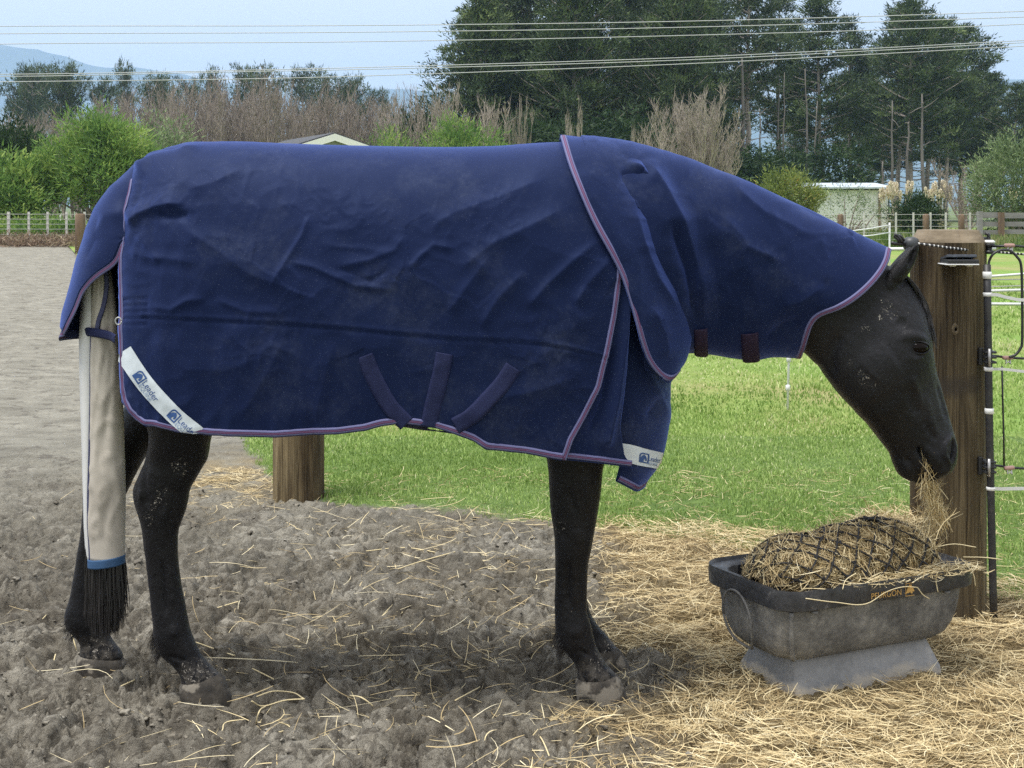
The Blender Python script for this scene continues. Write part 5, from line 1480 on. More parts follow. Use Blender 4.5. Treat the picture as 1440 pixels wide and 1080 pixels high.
def panel(uL, uR, vB, ns, nt, grow, vtop=None):
    """near-side cloth grid: rows run from the spine to the hem. uL(v), uR(v): edges; vB(u): hem"""
    a = np.linspace(0, PI / 2, 60)
    S = np.zeros((ns, nt, 3))
    X0, X1 = None, None
    for i, s in enumerate(np.linspace(0, 1, ns)):
        # follow the cloth down the flank; the edge curves bend the column
        zt = None
        for it in range(3):
            pass
        q = np.linspace(0, 1, nt)
        # first guess with straight column
        Xc = np.full(nt, bx(uL(300.) * (1 - s) + uR(300.) * s, 4.0))
        for it in range(6):
            zt = zt_at(Xc) + grow; zw = zt - ZW; w = w_at(Xc) + grow
            zb_v = vB((Xc[-1] * FOC / (MID - .31)) + UC)
            zb = CAM_H - (zb_v - VH) * (MID - .31) / FOC
            L1 = .60; L2 = zw[-1] - zb
            f1 = L1 / (L1 + L2)
            an = np.clip(q / f1, 0, 1) * PI / 2
            y = w * np.sin(an) ** (2 / NSEC); z = zw + (zt - zw) * np.cos(an) ** (2 / NSEC)
            k = np.clip((q - f1) / (1 - f1), 0, 1)
            z = np.where(q > f1, zw + (zb - zw) * k, z)
            y = np.where(q > f1, (w_at(Xc) + grow) * (1 - .05 * np.clip((zw - z) / .3, 0, 1.5) ** 2), y)
            Y = MID - y
            v = VH + (CAM_H - z) * FOC / Y
            uu = uL(v) * (1 - s) + uR(v) * s
            Xc = (uu - UC) * Y / FOC
        S[i] = np.stack([Xc, Y, z], -1)
    return S

def both_sides(S):
    M = S[:, 1:][:, ::-1].copy(); M[..., 1] = 2 * MID - M[..., 1]
    return np.concatenate([M, S], 1)

def smooth_cols(S, n=1):
    for _ in range(n): S[1:-1] = .25 * S[:-2] + .5 * S[1:-1] + .25 * S[2:]
    return S

def cloth_obj(name, S, mat, parent, thick=.004, double=False):
    n, m = S.shape[:2]
    o = mesh_obj(name, S.reshape(-1, 3), grid_faces(n, m), mat, parent, True)
    # make the normals point outwards (towards the camera on the near side)
    me = o.data
    p = me.polygons[(n // 2) * (m - 1) + int((m - 1) * .80)]
    if p.normal.y > 0: me.flip_normals()
    so = o.modifiers.new('cloth', 'SOLIDIFY'); so.thickness = thick; so.offset = -1
    return o

def world_bvh(S):
    n, m = S.shape[:2]
    return BVHTree.FromPolygons([Vector(p) for p in S.reshape(-1, 3)], [tuple(int(i) for i in f) for f in grid_faces(n, m)])

def ribbon(name, C, N, width, mat, parent, off=.0025, shift=0.0, across=7, endcap=True):
    """strip of cloth laid along path C (n,3) with surface normals N"""
    T = np.gradient(C, axis=0); T /= np.linalg.norm(T, axis=1)[:, None] + 1e-12
    N = N - T * (N * T).sum(1)[:, None]; N /= np.linalg.norm(N, axis=1)[:, None] + 1e-12
    B = np.cross(N, T)
    k = np.linspace(-.5, .5, across)
    prof = off * (1 - (np.abs(k) * 2) ** 6 * .8)
    G_ = C[:, None] + B[:, None] * ((k + shift) * width)[None, :, None] + N[:, None] * prof[None, :, None]
    n = len(C)
    A = np.broadcast_to((k + .5)[None], (n, across))
    o = mesh_obj(name, G_.reshape(-1, 3), grid_faces(n, across), mat, parent, True, {'across': A.ravel()})
    if o.data.polygons[len(o.data.polygons) // 2].normal.dot(Vector(N[n // 2])) < 0: o.data.flip_normals()
    so = o.modifiers.new('thick', 'SOLIDIFY'); so.thickness = .0016; so.offset = -1
    return o

def drape(bvh, pts_uv, n, off=0.0):
    q = catmull(pts_uv, n); C = []; N = []
    for u, v in q:
        p, nn = cast(bvh, u, v)
        if p is None: continue
        if nn @ (np.array([0, 0, CAM_H]) - p) < 0: nn = -nn
        C.append(p + nn * off); N.append(nn)
    C, N = np.array(C), np.array(N)
    for _ in range(3):
        N[1:-1] = (N[:-2] + 2 * N[1:-1] + N[2:]) / 4
    return C, N / np.linalg.norm(N, axis=1)[:, None]

# --- body panel
uLf = lambda v: ip(v, REAR_V, REAR_U); uRf = lambda v: ip(v, FRONT_V, FRONT_U)
SB = panel(uLf, uRf, lambda u: ip(u, hu_, hv_), 420, 250, 0.0)
NB = grid_normals(SB)
if NB[210, 200, 1] > 0: NB = -NB
U_, V_ = UV(SB)
D = crease(U_, V_)
side = sstep(0.10, 0.45, np.linspace(0, 1, 250))[None, :]
D *= .35 + .65 * side
# folds seen in the photograph
D += fold(U_, V_, [(180, 316), (196, 303), (220, 293), (262, 286)], 20, 7, .017)
D += fold(U_, V_, [(222, 302), (245, 306), (268, 300)], 9, 9, -.008)
D += fold(U_, V_, [(186, 236), (205, 224), (235, 212), (290, 205)], 7, 11, .010)
D += fold(U_, V_, [(190, 226), (215, 214), (262, 206)], 6, 6, -.010)
D += fold(U_, V_, [(200, 240), (196, 275), (187, 300)], 8, 10, -.004)
D += fold(U_, V_, [(250, 318), (300, 348), (350, 385), (420, 412)], 22, 12, .0085)
D += fold(U_, V_, [(262, 268), (300, 258), (345, 236)], 14, 10, .005)
D += fold(U_, V_, [(436, 300), (425, 330), (402, 368), (382, 402)], 8, 5, .0070)
D += fold(U_, V_, [(404, 368), (440, 376), (500, 402), (560, 408)], 7, 5, .0060)
D += fold(U_, V_, [(404, 370), (420, 395), (424, 420)], 6, 8, .005)
D += fold(U_, V_, [(570, 330), (556, 352), (520, 366), (470, 376)], 7, 10, .0060)
D += fold(U_, V_, [(640, 350), (610, 345), (590, 362), (575, 380)], 6, 7, .0055)
D += fold(U_, V_, [(470, 375), (520, 395), (548, 380)], 6, 6, -.004)
D += fold(U_, V_, [(800, 290), (745, 320), (690, 345), (640, 385)], 22, 16, .010)
D += fold(U_, V_, [(770, 250), (710, 275), (640, 300), (600, 325)], 20, 14, .007)
D += fold(U_, V_, [(845, 335), (800, 372), (770, 400), (742, 432)], 12, 8, .009)
D += fold(U_, V_, [(860, 362), (825, 400), (806, 430)], 10, 8, .008)
D += fold(U_, V_, [(690, 360), (655, 405), (630, 440)], 13, 9, .007)
D += fold(U_, V_, [(740, 380), (700, 420), (675, 462)], 12, 8, .0075)
D += fold(U_, V_, [(818, 470), (812, 435), (824, 400)], 9, 9, .005)
D += fold(U_, V_, [(190, 330), (210, 350), (225, 372)], 10, 7, .006)
D += fold(U_, V_, [(178, 352), (205, 362), (240, 364), (282, 372)], 10, 7, .005)
D += fold(U_, V_, [(300, 420), (345, 438), (395, 440)], 7, 5, .005)
D += fold(U_, V_, [(205, 430), (240, 436), (262, 424), (290, 420)], 6, 5, .006)
D += fold(U_, V_, [(215, 470), (260, 520), (320, 520), (400, 490)], 26, 26, .006)
D += fold(U_, V_, [(640, 600), (700, 560), (770, 545), (830, 520)], 20, 20, .007)
D += fold(U_, V_, [(330, 600), (380, 520), (400, 475)], 24, 16, .006)
D += fold(U_, V_, [(440, 600), (455, 540), (470, 480)], 22, 16, .006)
# seam and the little puckers beneath it
seam = [(200, 447), (300, 452), (400, 457), (480, 463), (560, 471), (640, 478), (700, 480), (760, 485), (800, 492), (852, 505)]
D += fold(U_, V_, seam, 2.2, 2.2, -.0027, False) + fold(U_, V_, [(a, b - 5) for a, b in seam], 3.5, 3, .0022, False)
bel = sstep(0, 1, (V_ - ip(U_, [p[0] for p in seam], [p[1] for p in seam])) / 12)
D += bel * np.exp(-np.clip(V_ - 465, 0, None) / 55.) * .0030 * np.sin(U_ / 8.5 + 3 * pn(U_ / 60, U_ * 0, 110)) * (.4 + pn(U_ / 40, V_ / 40, 111))
D += bel * .006 * pn(U_ / 85, V_ / 260, 112)
for k in range(5):
    D += fold(U_, V_, [(172, 421 + k * 9), (207, 420 + k * 9)], 2.0, 2.0, -.0030, False)
# the hem swings
hemw = sstep(-60, 0, V_ - ip(U_, hu_, hv_))
D += hemw * (.010 * pn(U_ / 42, U_ * 0 + .5, 113) + .006 * pn(U_ / 19, U_ * 0 + .5, 114))
D[:, :4] *= np.array([0, .25, .5, .75])[None]
SB = SB + NB * D[..., None]
FULL = both_sides(SB)
cloth_obj('body_panel', FULL, NAVY, rug)
BV = world_bvh(SB); NB = grid_normals(SB)
if NB[210, 200, 1] > 0: NB = -NB
# binding down the rear edge and along the hem
j0 = 55
C = np.concatenate([SB[1, j0:-1], SB[1:, -2]]); N = np.concatenate([NB[1, j0:-1], NB[1:, -2]])
C = catmull(C, 420)
N = np.stack([np.interp(np.linspace(0, 1, 420), np.linspace(0, 1, len(N)), N[:, i]) for i in range(3)], -1)
for _ in range(6): C[1:-1] = (C[:-2] + 2 * C[1:-1] + C[2:]) / 4; N[1:-1] = (N[:-2] + 2 * N[1:-1] + N[2:]) / 4
ribbon('binding', C, N, .0180, BIND, rug, .003, .40)
C2 = C.copy(); C2[:, 1] = 2 * MID - C2[:, 1]; N2 = N.copy(); N2[:, 1] *= -1
ribbon('binding', C2, N2, .0180, BIND, rug, .003, -.40)
# binding on the front edge
C, N = SB[-2, 98:-1], NB[-2, 98:-1]
ribbon('binding', C[::2], N[::2], .0165, BIND, rug, .003, .30)

# --- gusset behind the front edge and chest panel
GH = lambda u: ip(u, hu_, hv_)
uLg = lambda v: ip(v, FRONT_V, np.array(FRONT_U) - 26); uRg = lambda v: ip(v, [180, 400, 520, 600, 640, 666], [884, 884, 880, 872, 878, 895])
SG = panel(uLg, uRg, lambda u: ip(u, hu_, hv_), 60, 150, -.010)
NG = grid_normals(SG)
if NG[30, 120, 1] > 0: NG = -NG
U_, V_ = UV(SG)
Dg = crease(U_, V_) * .5 + fold(U_, V_, [(884, 380), (880, 470), (868, 560), (855, 620)], 9, 11, .020, False) + fold(U_, V_, [(862, 480), (848, 560), (826, 620)], 8, 8, -.010)
SG = SG + NG * Dg[..., None]
cloth_obj('shoulder_gusset', both_sides(SG), NAVY, rug)
NG = grid_normals(SG)
if NG[30, 120, 1] > 0: NG = -NG
C, N = SG[:, -2], NG[:, -2]
ribbon('binding', catmull(C, 80), np.stack([np.interp(np.linspace(0, 1, 80), np.linspace(0, 1, 60), N[:, i]) for i in range(3)], -1), .0165, BIND, rug, .003, .40)
CE_V = [360, 440, 500, 547, 610, 647, 660, 673, 687]; CE_U = [930, 950, 950, 945.5, 943, 936, 932, 924, 912]
nph, nz_ = 120, 110
SCh = np.zeros((nph, nz_, 3))
for i, s_ in enumerate(np.linspace(0, 1, nph)):
    for j, f in enumerate(np.linspace(0, 1, nz_)):
        ph0 = -.12 + .44 * sstep(590, 655, 360 + 325 * f); ph = ph0 + (PI * .93 - ph0) * s_
        vb = ip(math.sin(max(ph, 0)), [0, .35, .75, 1], [655, 672, 690, 690]) if ph < PI / 2 else 668
        v = 360 + (vb - 360) * f
        Xc = (ip(v, CE_V, CE_U) - UC) * 4.15 / FOC
        Xa = .262 - .03 * sstep(560, 680, v)
        wy = .232 - .03 * sstep(560, 690, v)
        y = -wy * math.cos(ph); X = Xa + (Xc - Xa) * math.sin(ph) if ph > 0 else Xa + ph * .22
        Y = MID + y
        SCh[i, j] = (X, Y, CAM_H - (v - VH) * (MID - .12) / FOC)
NC = grid_normals(SCh)
if NC[20, 50, 1] > 0: NC = -NC
U_, V_ = UV(SCh)
Dc = crease(U_ + 900, V_) * .8 + fold(U_, V_, [(893, 470), (905, 520), (932, 560), (942, 600)], 9, 14, .009) + fold(U_, V_, [(940, 556), (925, 566), (910, 590)], 8, 8, -.008) + .010 * pn(U_ / 40, V_ / 300, 120)
SCh = SCh + NC * Dc[..., None]
cloth_obj('chest_panel', SCh, NAVY, rug)
CV = world_bvh(SCh)
C = SCh[1:-4, -2]; N = grid_normals(SCh)[1:-4, -2]
if N[10, 1] > 0: N = -N
ribbon('binding', C, N, .0165, BIND, rug, .003, .40)

# --- neck cover
top_pts = catmull([(818, 190), (850, 193), (900, 202), (950, 217), (1000, 235), (1050, 254), (1100, 277), (1150, 300), (1200, 325), (1251, 349)], 160)
bot_pts = catmull([(905, 500), (940, 500), (975, 497), (1000, 499), (1030, 504), (1062, 507), (1085, 503), (1121, 504)], 160)
fcurve = [(1251, 349), (1247, 366), (1241, 378), (1232, 390), (1217, 405), (1197, 420), (1178, 430), (1154.5, 438.5), (1145, 445), (1138, 455), (1132, 472), (1127, 490), (1121, 504)]
def tube_patch(ns, na):
    S = np.zeros((ns, na, 3))
    an = np.linspace(0, PI, na); fr = (1 - np.cos(an)) / 2
    fc = catmull(fcurve, 200); cd = np.r_[0, np.cumsum(np.linalg.norm(np.diff(fc, axis=0), axis=1))]; cd /= cd[-1]
    frc = np.interp(an / PI, [0, 1], [0, 1])
    fcv = np.stack([np.interp(frc * .35 + fr * .65, cd, fc[:, i]) for i in range(2)], -1)
    for i in range(ns):
        s = i / (ns - 1)
        k = s * 159; a = np.array([np.interp(k, np.arange(160), top_pts[:, q]) for q in range(2)]); b = np.array([np.interp(k, np.arange(160), bot_pts[:, q]) for q in range(2)])
        line = a[None] * (1 - fr[:, None]) + b[None] * fr[:, None]
        aE, bE = top_pts[-1], bot_pts[-1]
        lE = aE[None] * (1 - fr[:, None]) + bE[None] * fr[:, None]
        p = line + (fcv - lE) * s ** 2.2
        W = ip(s, [0, .12, .35, .6, .85, 1], [.255, .215, .165, .142, .130, .124])
        dep = W * np.abs(np.sin(an)) ** .80
        S[i] = P(p[:, 0], p[:, 1], MID - dep - .0)
    return S
SN = tube_patch(240, 110)
NN = grid_normals(SN)
if NN[120, 55, 1] > 0: NN = -NN
U_, V_ = UV(SN)
Dn = crease(U_ - 640, V_ + 60) * 1.0 + fold(U_, V_, [(1030, 262), (1075, 300), (1140, 330)], 9, 6, .005) + fold(U_, V_, [(1010, 300), (1050, 345), (1105, 372)], 10, 7, .005) + fold(U_, V_, [(1150, 330), (1165, 365), (1160, 400)], 8, 8, .004)
Dn += fold(U_, V_, [(905, 225), (930, 262), (958, 315), (982, 385), (992, 450)], 17, 38, .026)
Dn += fold(U_, V_, [(940, 310), (966, 380), (978, 450)], 14, 10, -.024)
Dn += fold(U_, V_, [(1000, 330), (1010, 400), (1012, 470)], 20, 20, -.008)
Dn += fold(U_, V_, [(1020, 300), (1060, 400), (1075, 470)], 34, 30, .010)
Dn += fold(U_, V_, [(1100, 430), (1125, 425), (1160, 400)], 12, 14, .006)
Dn += fold(U_, V_, [(1075, 480), (1100, 455), (1128, 448)], 9, 9, -.006)
Dn += fold(U_, V_, [(1010, 236), (1060, 290), (1120, 340)], 40, 40, .006)
Dn += .006 * pn(U_ / 70, V_ / 120, 131)
Dn[:, :4] *= np.array([0, .2, .5, .8])[None]; Dn[:, -4:] *= np.array([.8, .5, .2, 0])[None]
SN = SN + NN * Dn[..., None]
cloth_obj('neck_cover', both_sides(SN), NAVY, rug)
NN = grid_normals(SN)
if NN[120, 55, 1] > 0: NN = -NN
NVB = world_bvh(SN)
C, N = SN[-3, 1:-1], NN[-3, 1:-1]
C = catmull(C, 120); N = np.stack([np.interp(np.linspace(0, 1, 120), np.linspace(0, 1, len(N)), N[:, i]) for i in range(3)], -1)
for _ in range(4): N[1:-1] = (N[:-2] + 2 * N[1:-1] + N[2:]) / 4
ribbon('binding', C, N, .0180, BIND, rug, .003, .35)
C2 = C.copy(); C2[:, 1] = 2 * MID - C2[:, 1]; N2 = N.copy(); N2[:, 1] *= -1
ribbon('binding', C2, N2, .0180, BIND, rug, .003, -.35)

# --- shoulder flap of the neck cover, lying over the body panel
nL = 150
Lp = catmull([(787, 189), (800, 233), (817, 277), (837, 320), (858, 358), (873, 387), (883, 417), (892, 447), (902, 483), (914, 512), (931, 531)], nL)
Rp = catmull([(905, 203), (909, 236), (920, 278), (936, 322), (949, 360), (959, 390), (966, 420), (971.5, 450), (971, 486), (964, 510), (952, 526)], nL)
nW = 90
SF = np.zeros((nW, nL, 3))
for i, s in enumerate(np.linspace(0, 1, nW)):
    p = Lp * (1 - s) + Rp * s
    # a little bow so that the lower end is round
    p = p + np.array([0, 1])[None] * (np.sin(s * PI) * 10 * sstep(.8, 1, np.linspace(0, 1, nL)))[:, None]
    u, v = p[:, 0], p[:, 1]
    base = on_flank(np.minimum(u, 900), v, .016)
    Y = base[:, 1] + .0016 * np.maximum(u - 900, 0) * sstep(.1, .5, np.linspace(0, 1, nL))
    Y = Y + .06 * s ** 5 * sstep(.0, .25, np.linspace(0, 1, nL))
    f = sstep(0, .16, np.linspace(0, 1, nL)); 
    Y0_ = np.interp(np.linspace(0, 1, nL), [0, .02, .06, .12, .2], [MID, MID - .045, MID - .10, MID - .155, MID - .205])
    Y = np.where(np.linspace(0, 1, nL) < .2, np.minimum(Y0_, Y + .5), Y) if False else np.minimum(Y, MID)
    SF[i] = P(u, v, Y)
NF = grid_normals(SF)
if NF[45, 90, 1] > 0: NF = -NF
U_, V_ = UV(SF)
tt2 = np.linspace(0, 1, nL)[None, :]
Df = crease(U_ - 420, V_ + 40) * .7
Df += fold(U_, V_, [(872, 240), (884, 252), (905, 276), (932, 310), (952, 350)], 10, 13, -.009)
Df += fold(U_, V_, [(880, 226), (896, 238), (916, 260), (938, 296), (956, 345), (966, 400)], 14, 8, .024)
Df += fold(U_, V_, [(892, 292), (904, 340), (924, 390), (955, 440)], 12, 8, .009)
Df += fold(U_, V_, [(935, 350), (950, 385), (964, 430)], 8, 8, .008)
Df += fold(U_, V_, [(925, 330), (938, 365), (955, 405)], 7, 7, -.008)
Df += fold(U_, V_, [(915, 430), (935, 470), (940, 505)], 12, 14, .008)
Df += fold(U_, V_, [(805, 240), (850, 300), (880, 370)], 30, 30, .006)
Df *= sstep(0.0, .12, tt2)
SF = SF + NF * Df[..., None]
cloth_obj('shoulder_flap', both_sides(SF), NAVY, rug)
NF = grid_normals(SF)
if NF[45, 90, 1] > 0: NF = -NF
C = np.concatenate([SF[1, 1:-2], SF[1:-2, -2]]); N = np.concatenate([NF[1, 1:-2], NF[1:-2, -2]])
C = catmull(C, 200); N = np.stack([np.interp(np.linspace(0, 1, 200), np.linspace(0, 1, len(N)), N[:, i]) for i in range(3)], -1)
for _ in range(30): C[1:-1] = (C[:-2] + 2 * C[1:-1] + C[2:]) / 4; N[1:-1] = (N[:-2] + 2 * N[1:-1] + N[2:]) / 4
ribbon('binding', C, N, .0185, BIND, rug, .0035, .35)
C2 = C.copy(); C2[:, 1] = 2 * MID - C2[:, 1]; N2 = N.copy(); N2[:, 1] *= -1
ribbon('binding', C2, N2, .0185, BIND, rug, .0035, -.35)
FV = world_bvh(SF)
for (u, v) in ((897, 282),):          # stitched reinforcement squares
    c0, n0 = cast(FV, u, v)
    if c0 is None: continue
    C, N = drape(FV, [(u - 3, v - 10), (u, v), (u + 4, v + 10)], 10)
    ribbon('stitch_patch', C, N, .026, NAVY, rug, .002)

# --- tail flap
VT = np.array([224, 242, 262, 295, 330, 360, 400, 440, 474.]); UT = np.array([196, 181, 157, 136, 122, 112, 100, 88.5, 85.5])
NE = catmull([(172, 335), (167, 350), (160, 362), (135, 381), (114, 404), (104, 430), (93, 456), (86.5, 474)], 100)
nr, nf = 130, 90
SFl = np.zeros((nf, nr, 3)); near_edge = []
for j, f in enumerate(np.linspace(0, 1, nr)):
    v = 226 + (474 - 226) * f
    z = CAM_H - (v - VH) * (MID - .02) / FOC
    xb = (ip(v, VT, UT) - UC) * (MID - .015) / FOC
    xa = -1.072
    wa = float(half_w(np.array(-1.085), z, -.013))
    wy = wa * (1 - .30 * sstep(330, 474, v))
    xb = min(xb, xa - .004)
    fine = np.linspace(-PI / 2, PI / 2, 241)
    xx = xa + (xb - xa) * np.cos(fine) ** .85; yy = MID + wy * np.sin(fine)
    k0 = 0
    if v > 335:
        uu, _ = UV(np.stack([xx, yy, np.full(241, z)], -1))
        ue = np.interp(v, NE[:, 1], NE[:, 0])
        cand = np.arange(0, 125)
        k0 = int(cand[np.argmin(np.abs(uu[:125] - ue))])
    ph0 = fine[k0]; ph = np.linspace(ph0, PI * .45, nf)
    SFl[:, j, 0] = xa + (xb - xa) * np.cos(ph) ** .85
    SFl[:, j, 1] = MID + wy * np.sin(ph); SFl[:, j, 2] = z
Nf = grid_normals(SFl)
U_, V_ = UV(SFl)
Dl = .006 * pn(U_ / 35, V_ / 60, 141) + fold(U_, V_, [(178, 300), (150, 305), (128, 340)], 12, 16, .008) + fold(U_, V_, [(140, 300), (136, 330), (120, 370)], 10, 10, -.005)
if Nf[10, 20, 1] > 0: Nf = -Nf
SFl = SFl + Nf * (Dl * (U_ < 178))[..., None]
for _ in range(3): SFl[:, 1:-1] = (SFl[:, :-2] + 2 * SFl[:, 1:-1] + SFl[:, 2:]) / 4
o = cloth_obj('tail_flap', SFl, NAVY, rug)
Nf = grid_normals(SFl)
if Nf[10, 20, 1] > 0: Nf = -Nf
jj = int((334 - 226) / (474 - 226) * nr)
C = np.concatenate([SFl[0, jj:-1], SFl[0:-1:2, -1]]); N = np.concatenate([Nf[0, jj:-1], Nf[0:-1:2, -1]])
C = catmull(C, 160); N = np.stack([np.interp(np.linspace(0, 1, 160), np.linspace(0, 1, len(N)), N[:, i]) for i in range(3)], -1)
for _ in range(6): C[1:-1] = (C[:-2] + 2 * C[1:-1] + C[2:]) / 4; N[1:-1] = (N[:-2] + 2 * N[1:-1] + N[2:]) / 4
ribbon('binding', C, N, .0175, BIND, rug, .003, .35)
# inner bindings seen inside the flap, and the tail strap
q = P(np.array([86, 105, 128, 150, 163.]), np.array([468, 469, 467, 471, 477.]), np.array([4.23, 4.24, 4.13, 4.09, 4.00]))
ribbon('tail_strap', catmull(q, 40), np.tile(np.array([0, -1., 0]), (40, 1)), .026, WEB, rug, .004)
mr = MB(); a_ = np.linspace(0, 2 * PI, 17); rc = P(166.5, 451.5, 3.93)
mr.tube(np.stack([rc[0] + .0085 * np.cos(a_), np.full(17, rc[1]), rc[2] + .010 * np.sin(a_)], -1), .0022, 6)
mr.build('d_ring', m_steel, rug)
C, N = drape(BV, [(171, 330), (168, 350), (168.5, 364)], 12)

# --- belly straps
for i, pts in enumerate(([(513, 500), (520, 518), (533, 545), (549, 572), (572, 596)], [(625, 497), (620, 525), (614, 550), (608, 575), (603, 600)], [(722, 516), (706, 540), (688, 560), (662, 586), (640, 599)])):
    C, N = drape(BV, pts, 60, .001)
    for _ in range(6): C[1:-1] = (C[:-2] + 2 * C[1:-1] + C[2:]) / 4
    st = ribbon('belly_strap', C, N, .047, WEB, rug, .0032, 0)
    st['label'] = ('rear slanting belly strap', 'upright middle belly strap', 'front slanting belly strap')[i]
    # turned, paler stitched end
    T = (C[3] - C[0]) / np.linalg.norm(C[3] - C[0]); B = np.cross(N[0], T)
    e0 = np.stack([C[0] + N[0] * .0046 + B * k + T * .001 for k in np.linspace(-.0245, .0245, 8)])
    ribbon('strap_edge', e0, np.tile(N[0], (8, 1)), .004, plain('pale_stitching', (.34, .36, .55), .6), st, .0015) if i == 0 else ribbon('strap_edge', e0, np.tile(N[0], (8, 1)), .004, bpy.data.materials['pale_stitching'], st, .0015)
    m_ = 26
    e1 = np.stack([C[m_] + N[m_] * .0044 + np.cross(N[m_], (C[m_ + 1] - C[m_ - 1]) / np.linalg.norm(C[m_ + 1] - C[m_ - 1])) * k for k in np.linspace(-.0245, .0245, 8)])
    ribbon('strap_edge', e1, np.tile(N[m_], (8, 1)), .003, bpy.data.materials['pale_stitching'], st, .0012)
# surcingle ends that pass beneath the belly
q = P(np.array([565, 600, 640.]), np.array([597, 603, 609.]), np.array([3.93, 4.02, 3.94]))
ribbon('surcingle', catmull(q, 20), np.tile(np.array([0, -.3, -1.]), (20, 1)), .05, WEB, rug, .003)

# --- tabs under the neck
for (u0, v0, u1, v1, w_) in ((1054, 468, 1056, 508, .050), (985, 462, 986, 502, .040)):
    C, N = drape(NVB, [(u0, v0), ((u0 + u1) / 2, (v0 + v1) / 2), (u1, v1 - 6)], 16)
    if len(C) > 4:
        dirn = (C[-1] - C[-4]); dirn /= np.linalg.norm(dirn)
        C = np.concatenate([C, C[-1:] + dirn * .012, C[-1:] + dirn * .024]); N = np.concatenate([N, N[-1:], N[-1:]])
        ribbon('neck_strap', C, N, w_, plain('dark_plum_webbing', (.022, .014, .036), .7, spec=.2), rug, .006)

# --- reflective strips with the maker's lettering
def strip(bvh, line, width_px, name, n=60):
    q = catmull(line, n); T = np.gradient(q, axis=0); T /= np.linalg.norm(T, axis=1)[:, None]; Pn = np.stack([-T[:, 1], T[:, 0]], -1)
    rows = []
    for k in np.linspace(-.5, .5, 9):
        row = []
        for (u, v), pnv, wpx in zip(q, Pn, np.broadcast_to(width_px, n)):
            uu, vv = u + pnv[0] * k * wpx, v + pnv[1] * k * wpx
            p, nn = cast(bvh, uu, vv)
            if p is None:
                row.append(row[-1] if row else rows[-1][len(row)]); continue
            if nn @ (np.array([0, 0, CAM_H]) - p) < 0: nn = -nn
            row.append(p + nn * .0022)
        rows.append(row)
    S = np.array(rows)
    o = mesh_obj(name, S.reshape(-1, 3), grid_faces(S.shape[0], S.shape[1]), TAPEM, rug, True)
    return o, q, T, Pn, world_bvh(S)

def text_verts(txt, size):
    cu = bpy.data.curves.new('t', 'FONT'); cu.body = txt; cu.size = size; cu.resolution_u = 3
    ob = bpy.data.objects.new('t', cu); COL.objects.link(ob)
    dgr = bpy.context.evaluated_depsgraph_get(); dgr.update()
    me = bpy.data.meshes.new_from_object(ob.evaluated_get(dgr))
    V_ = np.array([v.co[:] for v in me.vertices]); F_ = [tuple(p.vertices) for p in me.polygons]
    bpy.data.objects.remove(ob); bpy.data.meshes.remove(me); return V_[:, :2], F_

def print_on(bvh, V2, F2, origin, ax, ay, name, mat, parent, off=.0012):
    """lay flat print (letter coordinates in photo pixels along ax, ay) on a surface"""
    out = []
    for x, y in V2:
        uv = np.array(origin) + np.array(ax) * x + np.array(ay) * y
        p, nn = cast(bvh, *uv)
        if p is None: out.append(None); continue
        if nn @ (np.array([0, 0, CAM_H]) - p) < 0: nn = -nn
        out.append(p + nn * off)
    ok = [f for f in F2 if all(out[i] is not None for i in f)]
    if not ok: return None
    ids = sorted({i for f in ok for i in f}); mp = {a: b for b, a in enumerate(ids)}
    V3 = np.array([out[i] for i in ids])
    if parent.get('_w') is None and parent.parent is not None and parent.parent.get('_w') is not None: V3 = V3 - np.array(parent.parent['_w'])
    return mesh_obj(name, V3, [tuple(mp[i] for i in f) for f in ok], mat, parent, False)

def round_rect(x0, y0, x1, y1, r, corners=(1, 1, 1, 1), n=5):
    out = []
    for (cx, cy, a0, on) in ((x1 - r, y1 - r, 0, corners[0]), (x0 + r, y1 - r, PI / 2, corners[1]), (x0 + r, y0 + r, PI, corners[2]), (x1 - r, y0 + r, 1.5 * PI, corners[3])):
        if on: out += [(cx + r * math.cos(a0 + k * PI / 2 / n), cy + r * math.sin(a0 + k * PI / 2 / n)) for k in range(n + 1)]
        else: out.append((cx + (r if a0 in (0, 1.5 * PI) else -r), cy + (r if a0 in (0, PI / 2) else -r)))
    return np.array(out)
def ring_poly(A, B):
    n = len(A); return np.concatenate([A, B]), [(i, (i + 1) % n, n + (i + 1) % n, n + i) for i in range(n)]
def brand(bvh, org, ax, ay, sz, parent, word='Leader', sub='EQUINE'):
    """square badge with a horse's head, then the name; sz = badge height in photo pixels"""
    A = round_rect(0, 0, 1, 1, .34, (0, 1, 0, 0)) * sz; B = round_rect(.13, .13, .87, .87, .25, (0, 1, 0, 0)) * sz
    V2, F2 = ring_poly(A, B); print_on(bvh, V2, F2, org, ax, ay, 'badge_frame', LOGO, parent)
    hd = np.array([(.13, .13), (.46, .13), (.50, .34), (.62, .46), (.60, .30), (.70, .20), (.80, .30), (.78, .50), (.66, .72), (.52, .82), (.42, .80), (.20, .62), (.13, .42)]) * sz
    print_on(bvh, hd, [tuple(range(len(hd)))], org, ax, ay, 'badge_horse_head', LOGO, parent)
    if word:
        V2, F2 = text_verts(word, sz * .82); V2 = V2 * np.array([.92, 1]) + np.array([sz * 1.06, sz * .34]); print_on(bvh, V2, F2, org, ax, ay, 'lettering', LOGO, parent)
    if sub:
        V2, F2 = text_verts(sub, sz * .50); V2 = V2 * np.array([1.02, 1]) + np.array([sz * 1.08, -sz * .06]); print_on(bvh, V2, F2, org, ax, ay, 'lettering', LOGOG, parent)

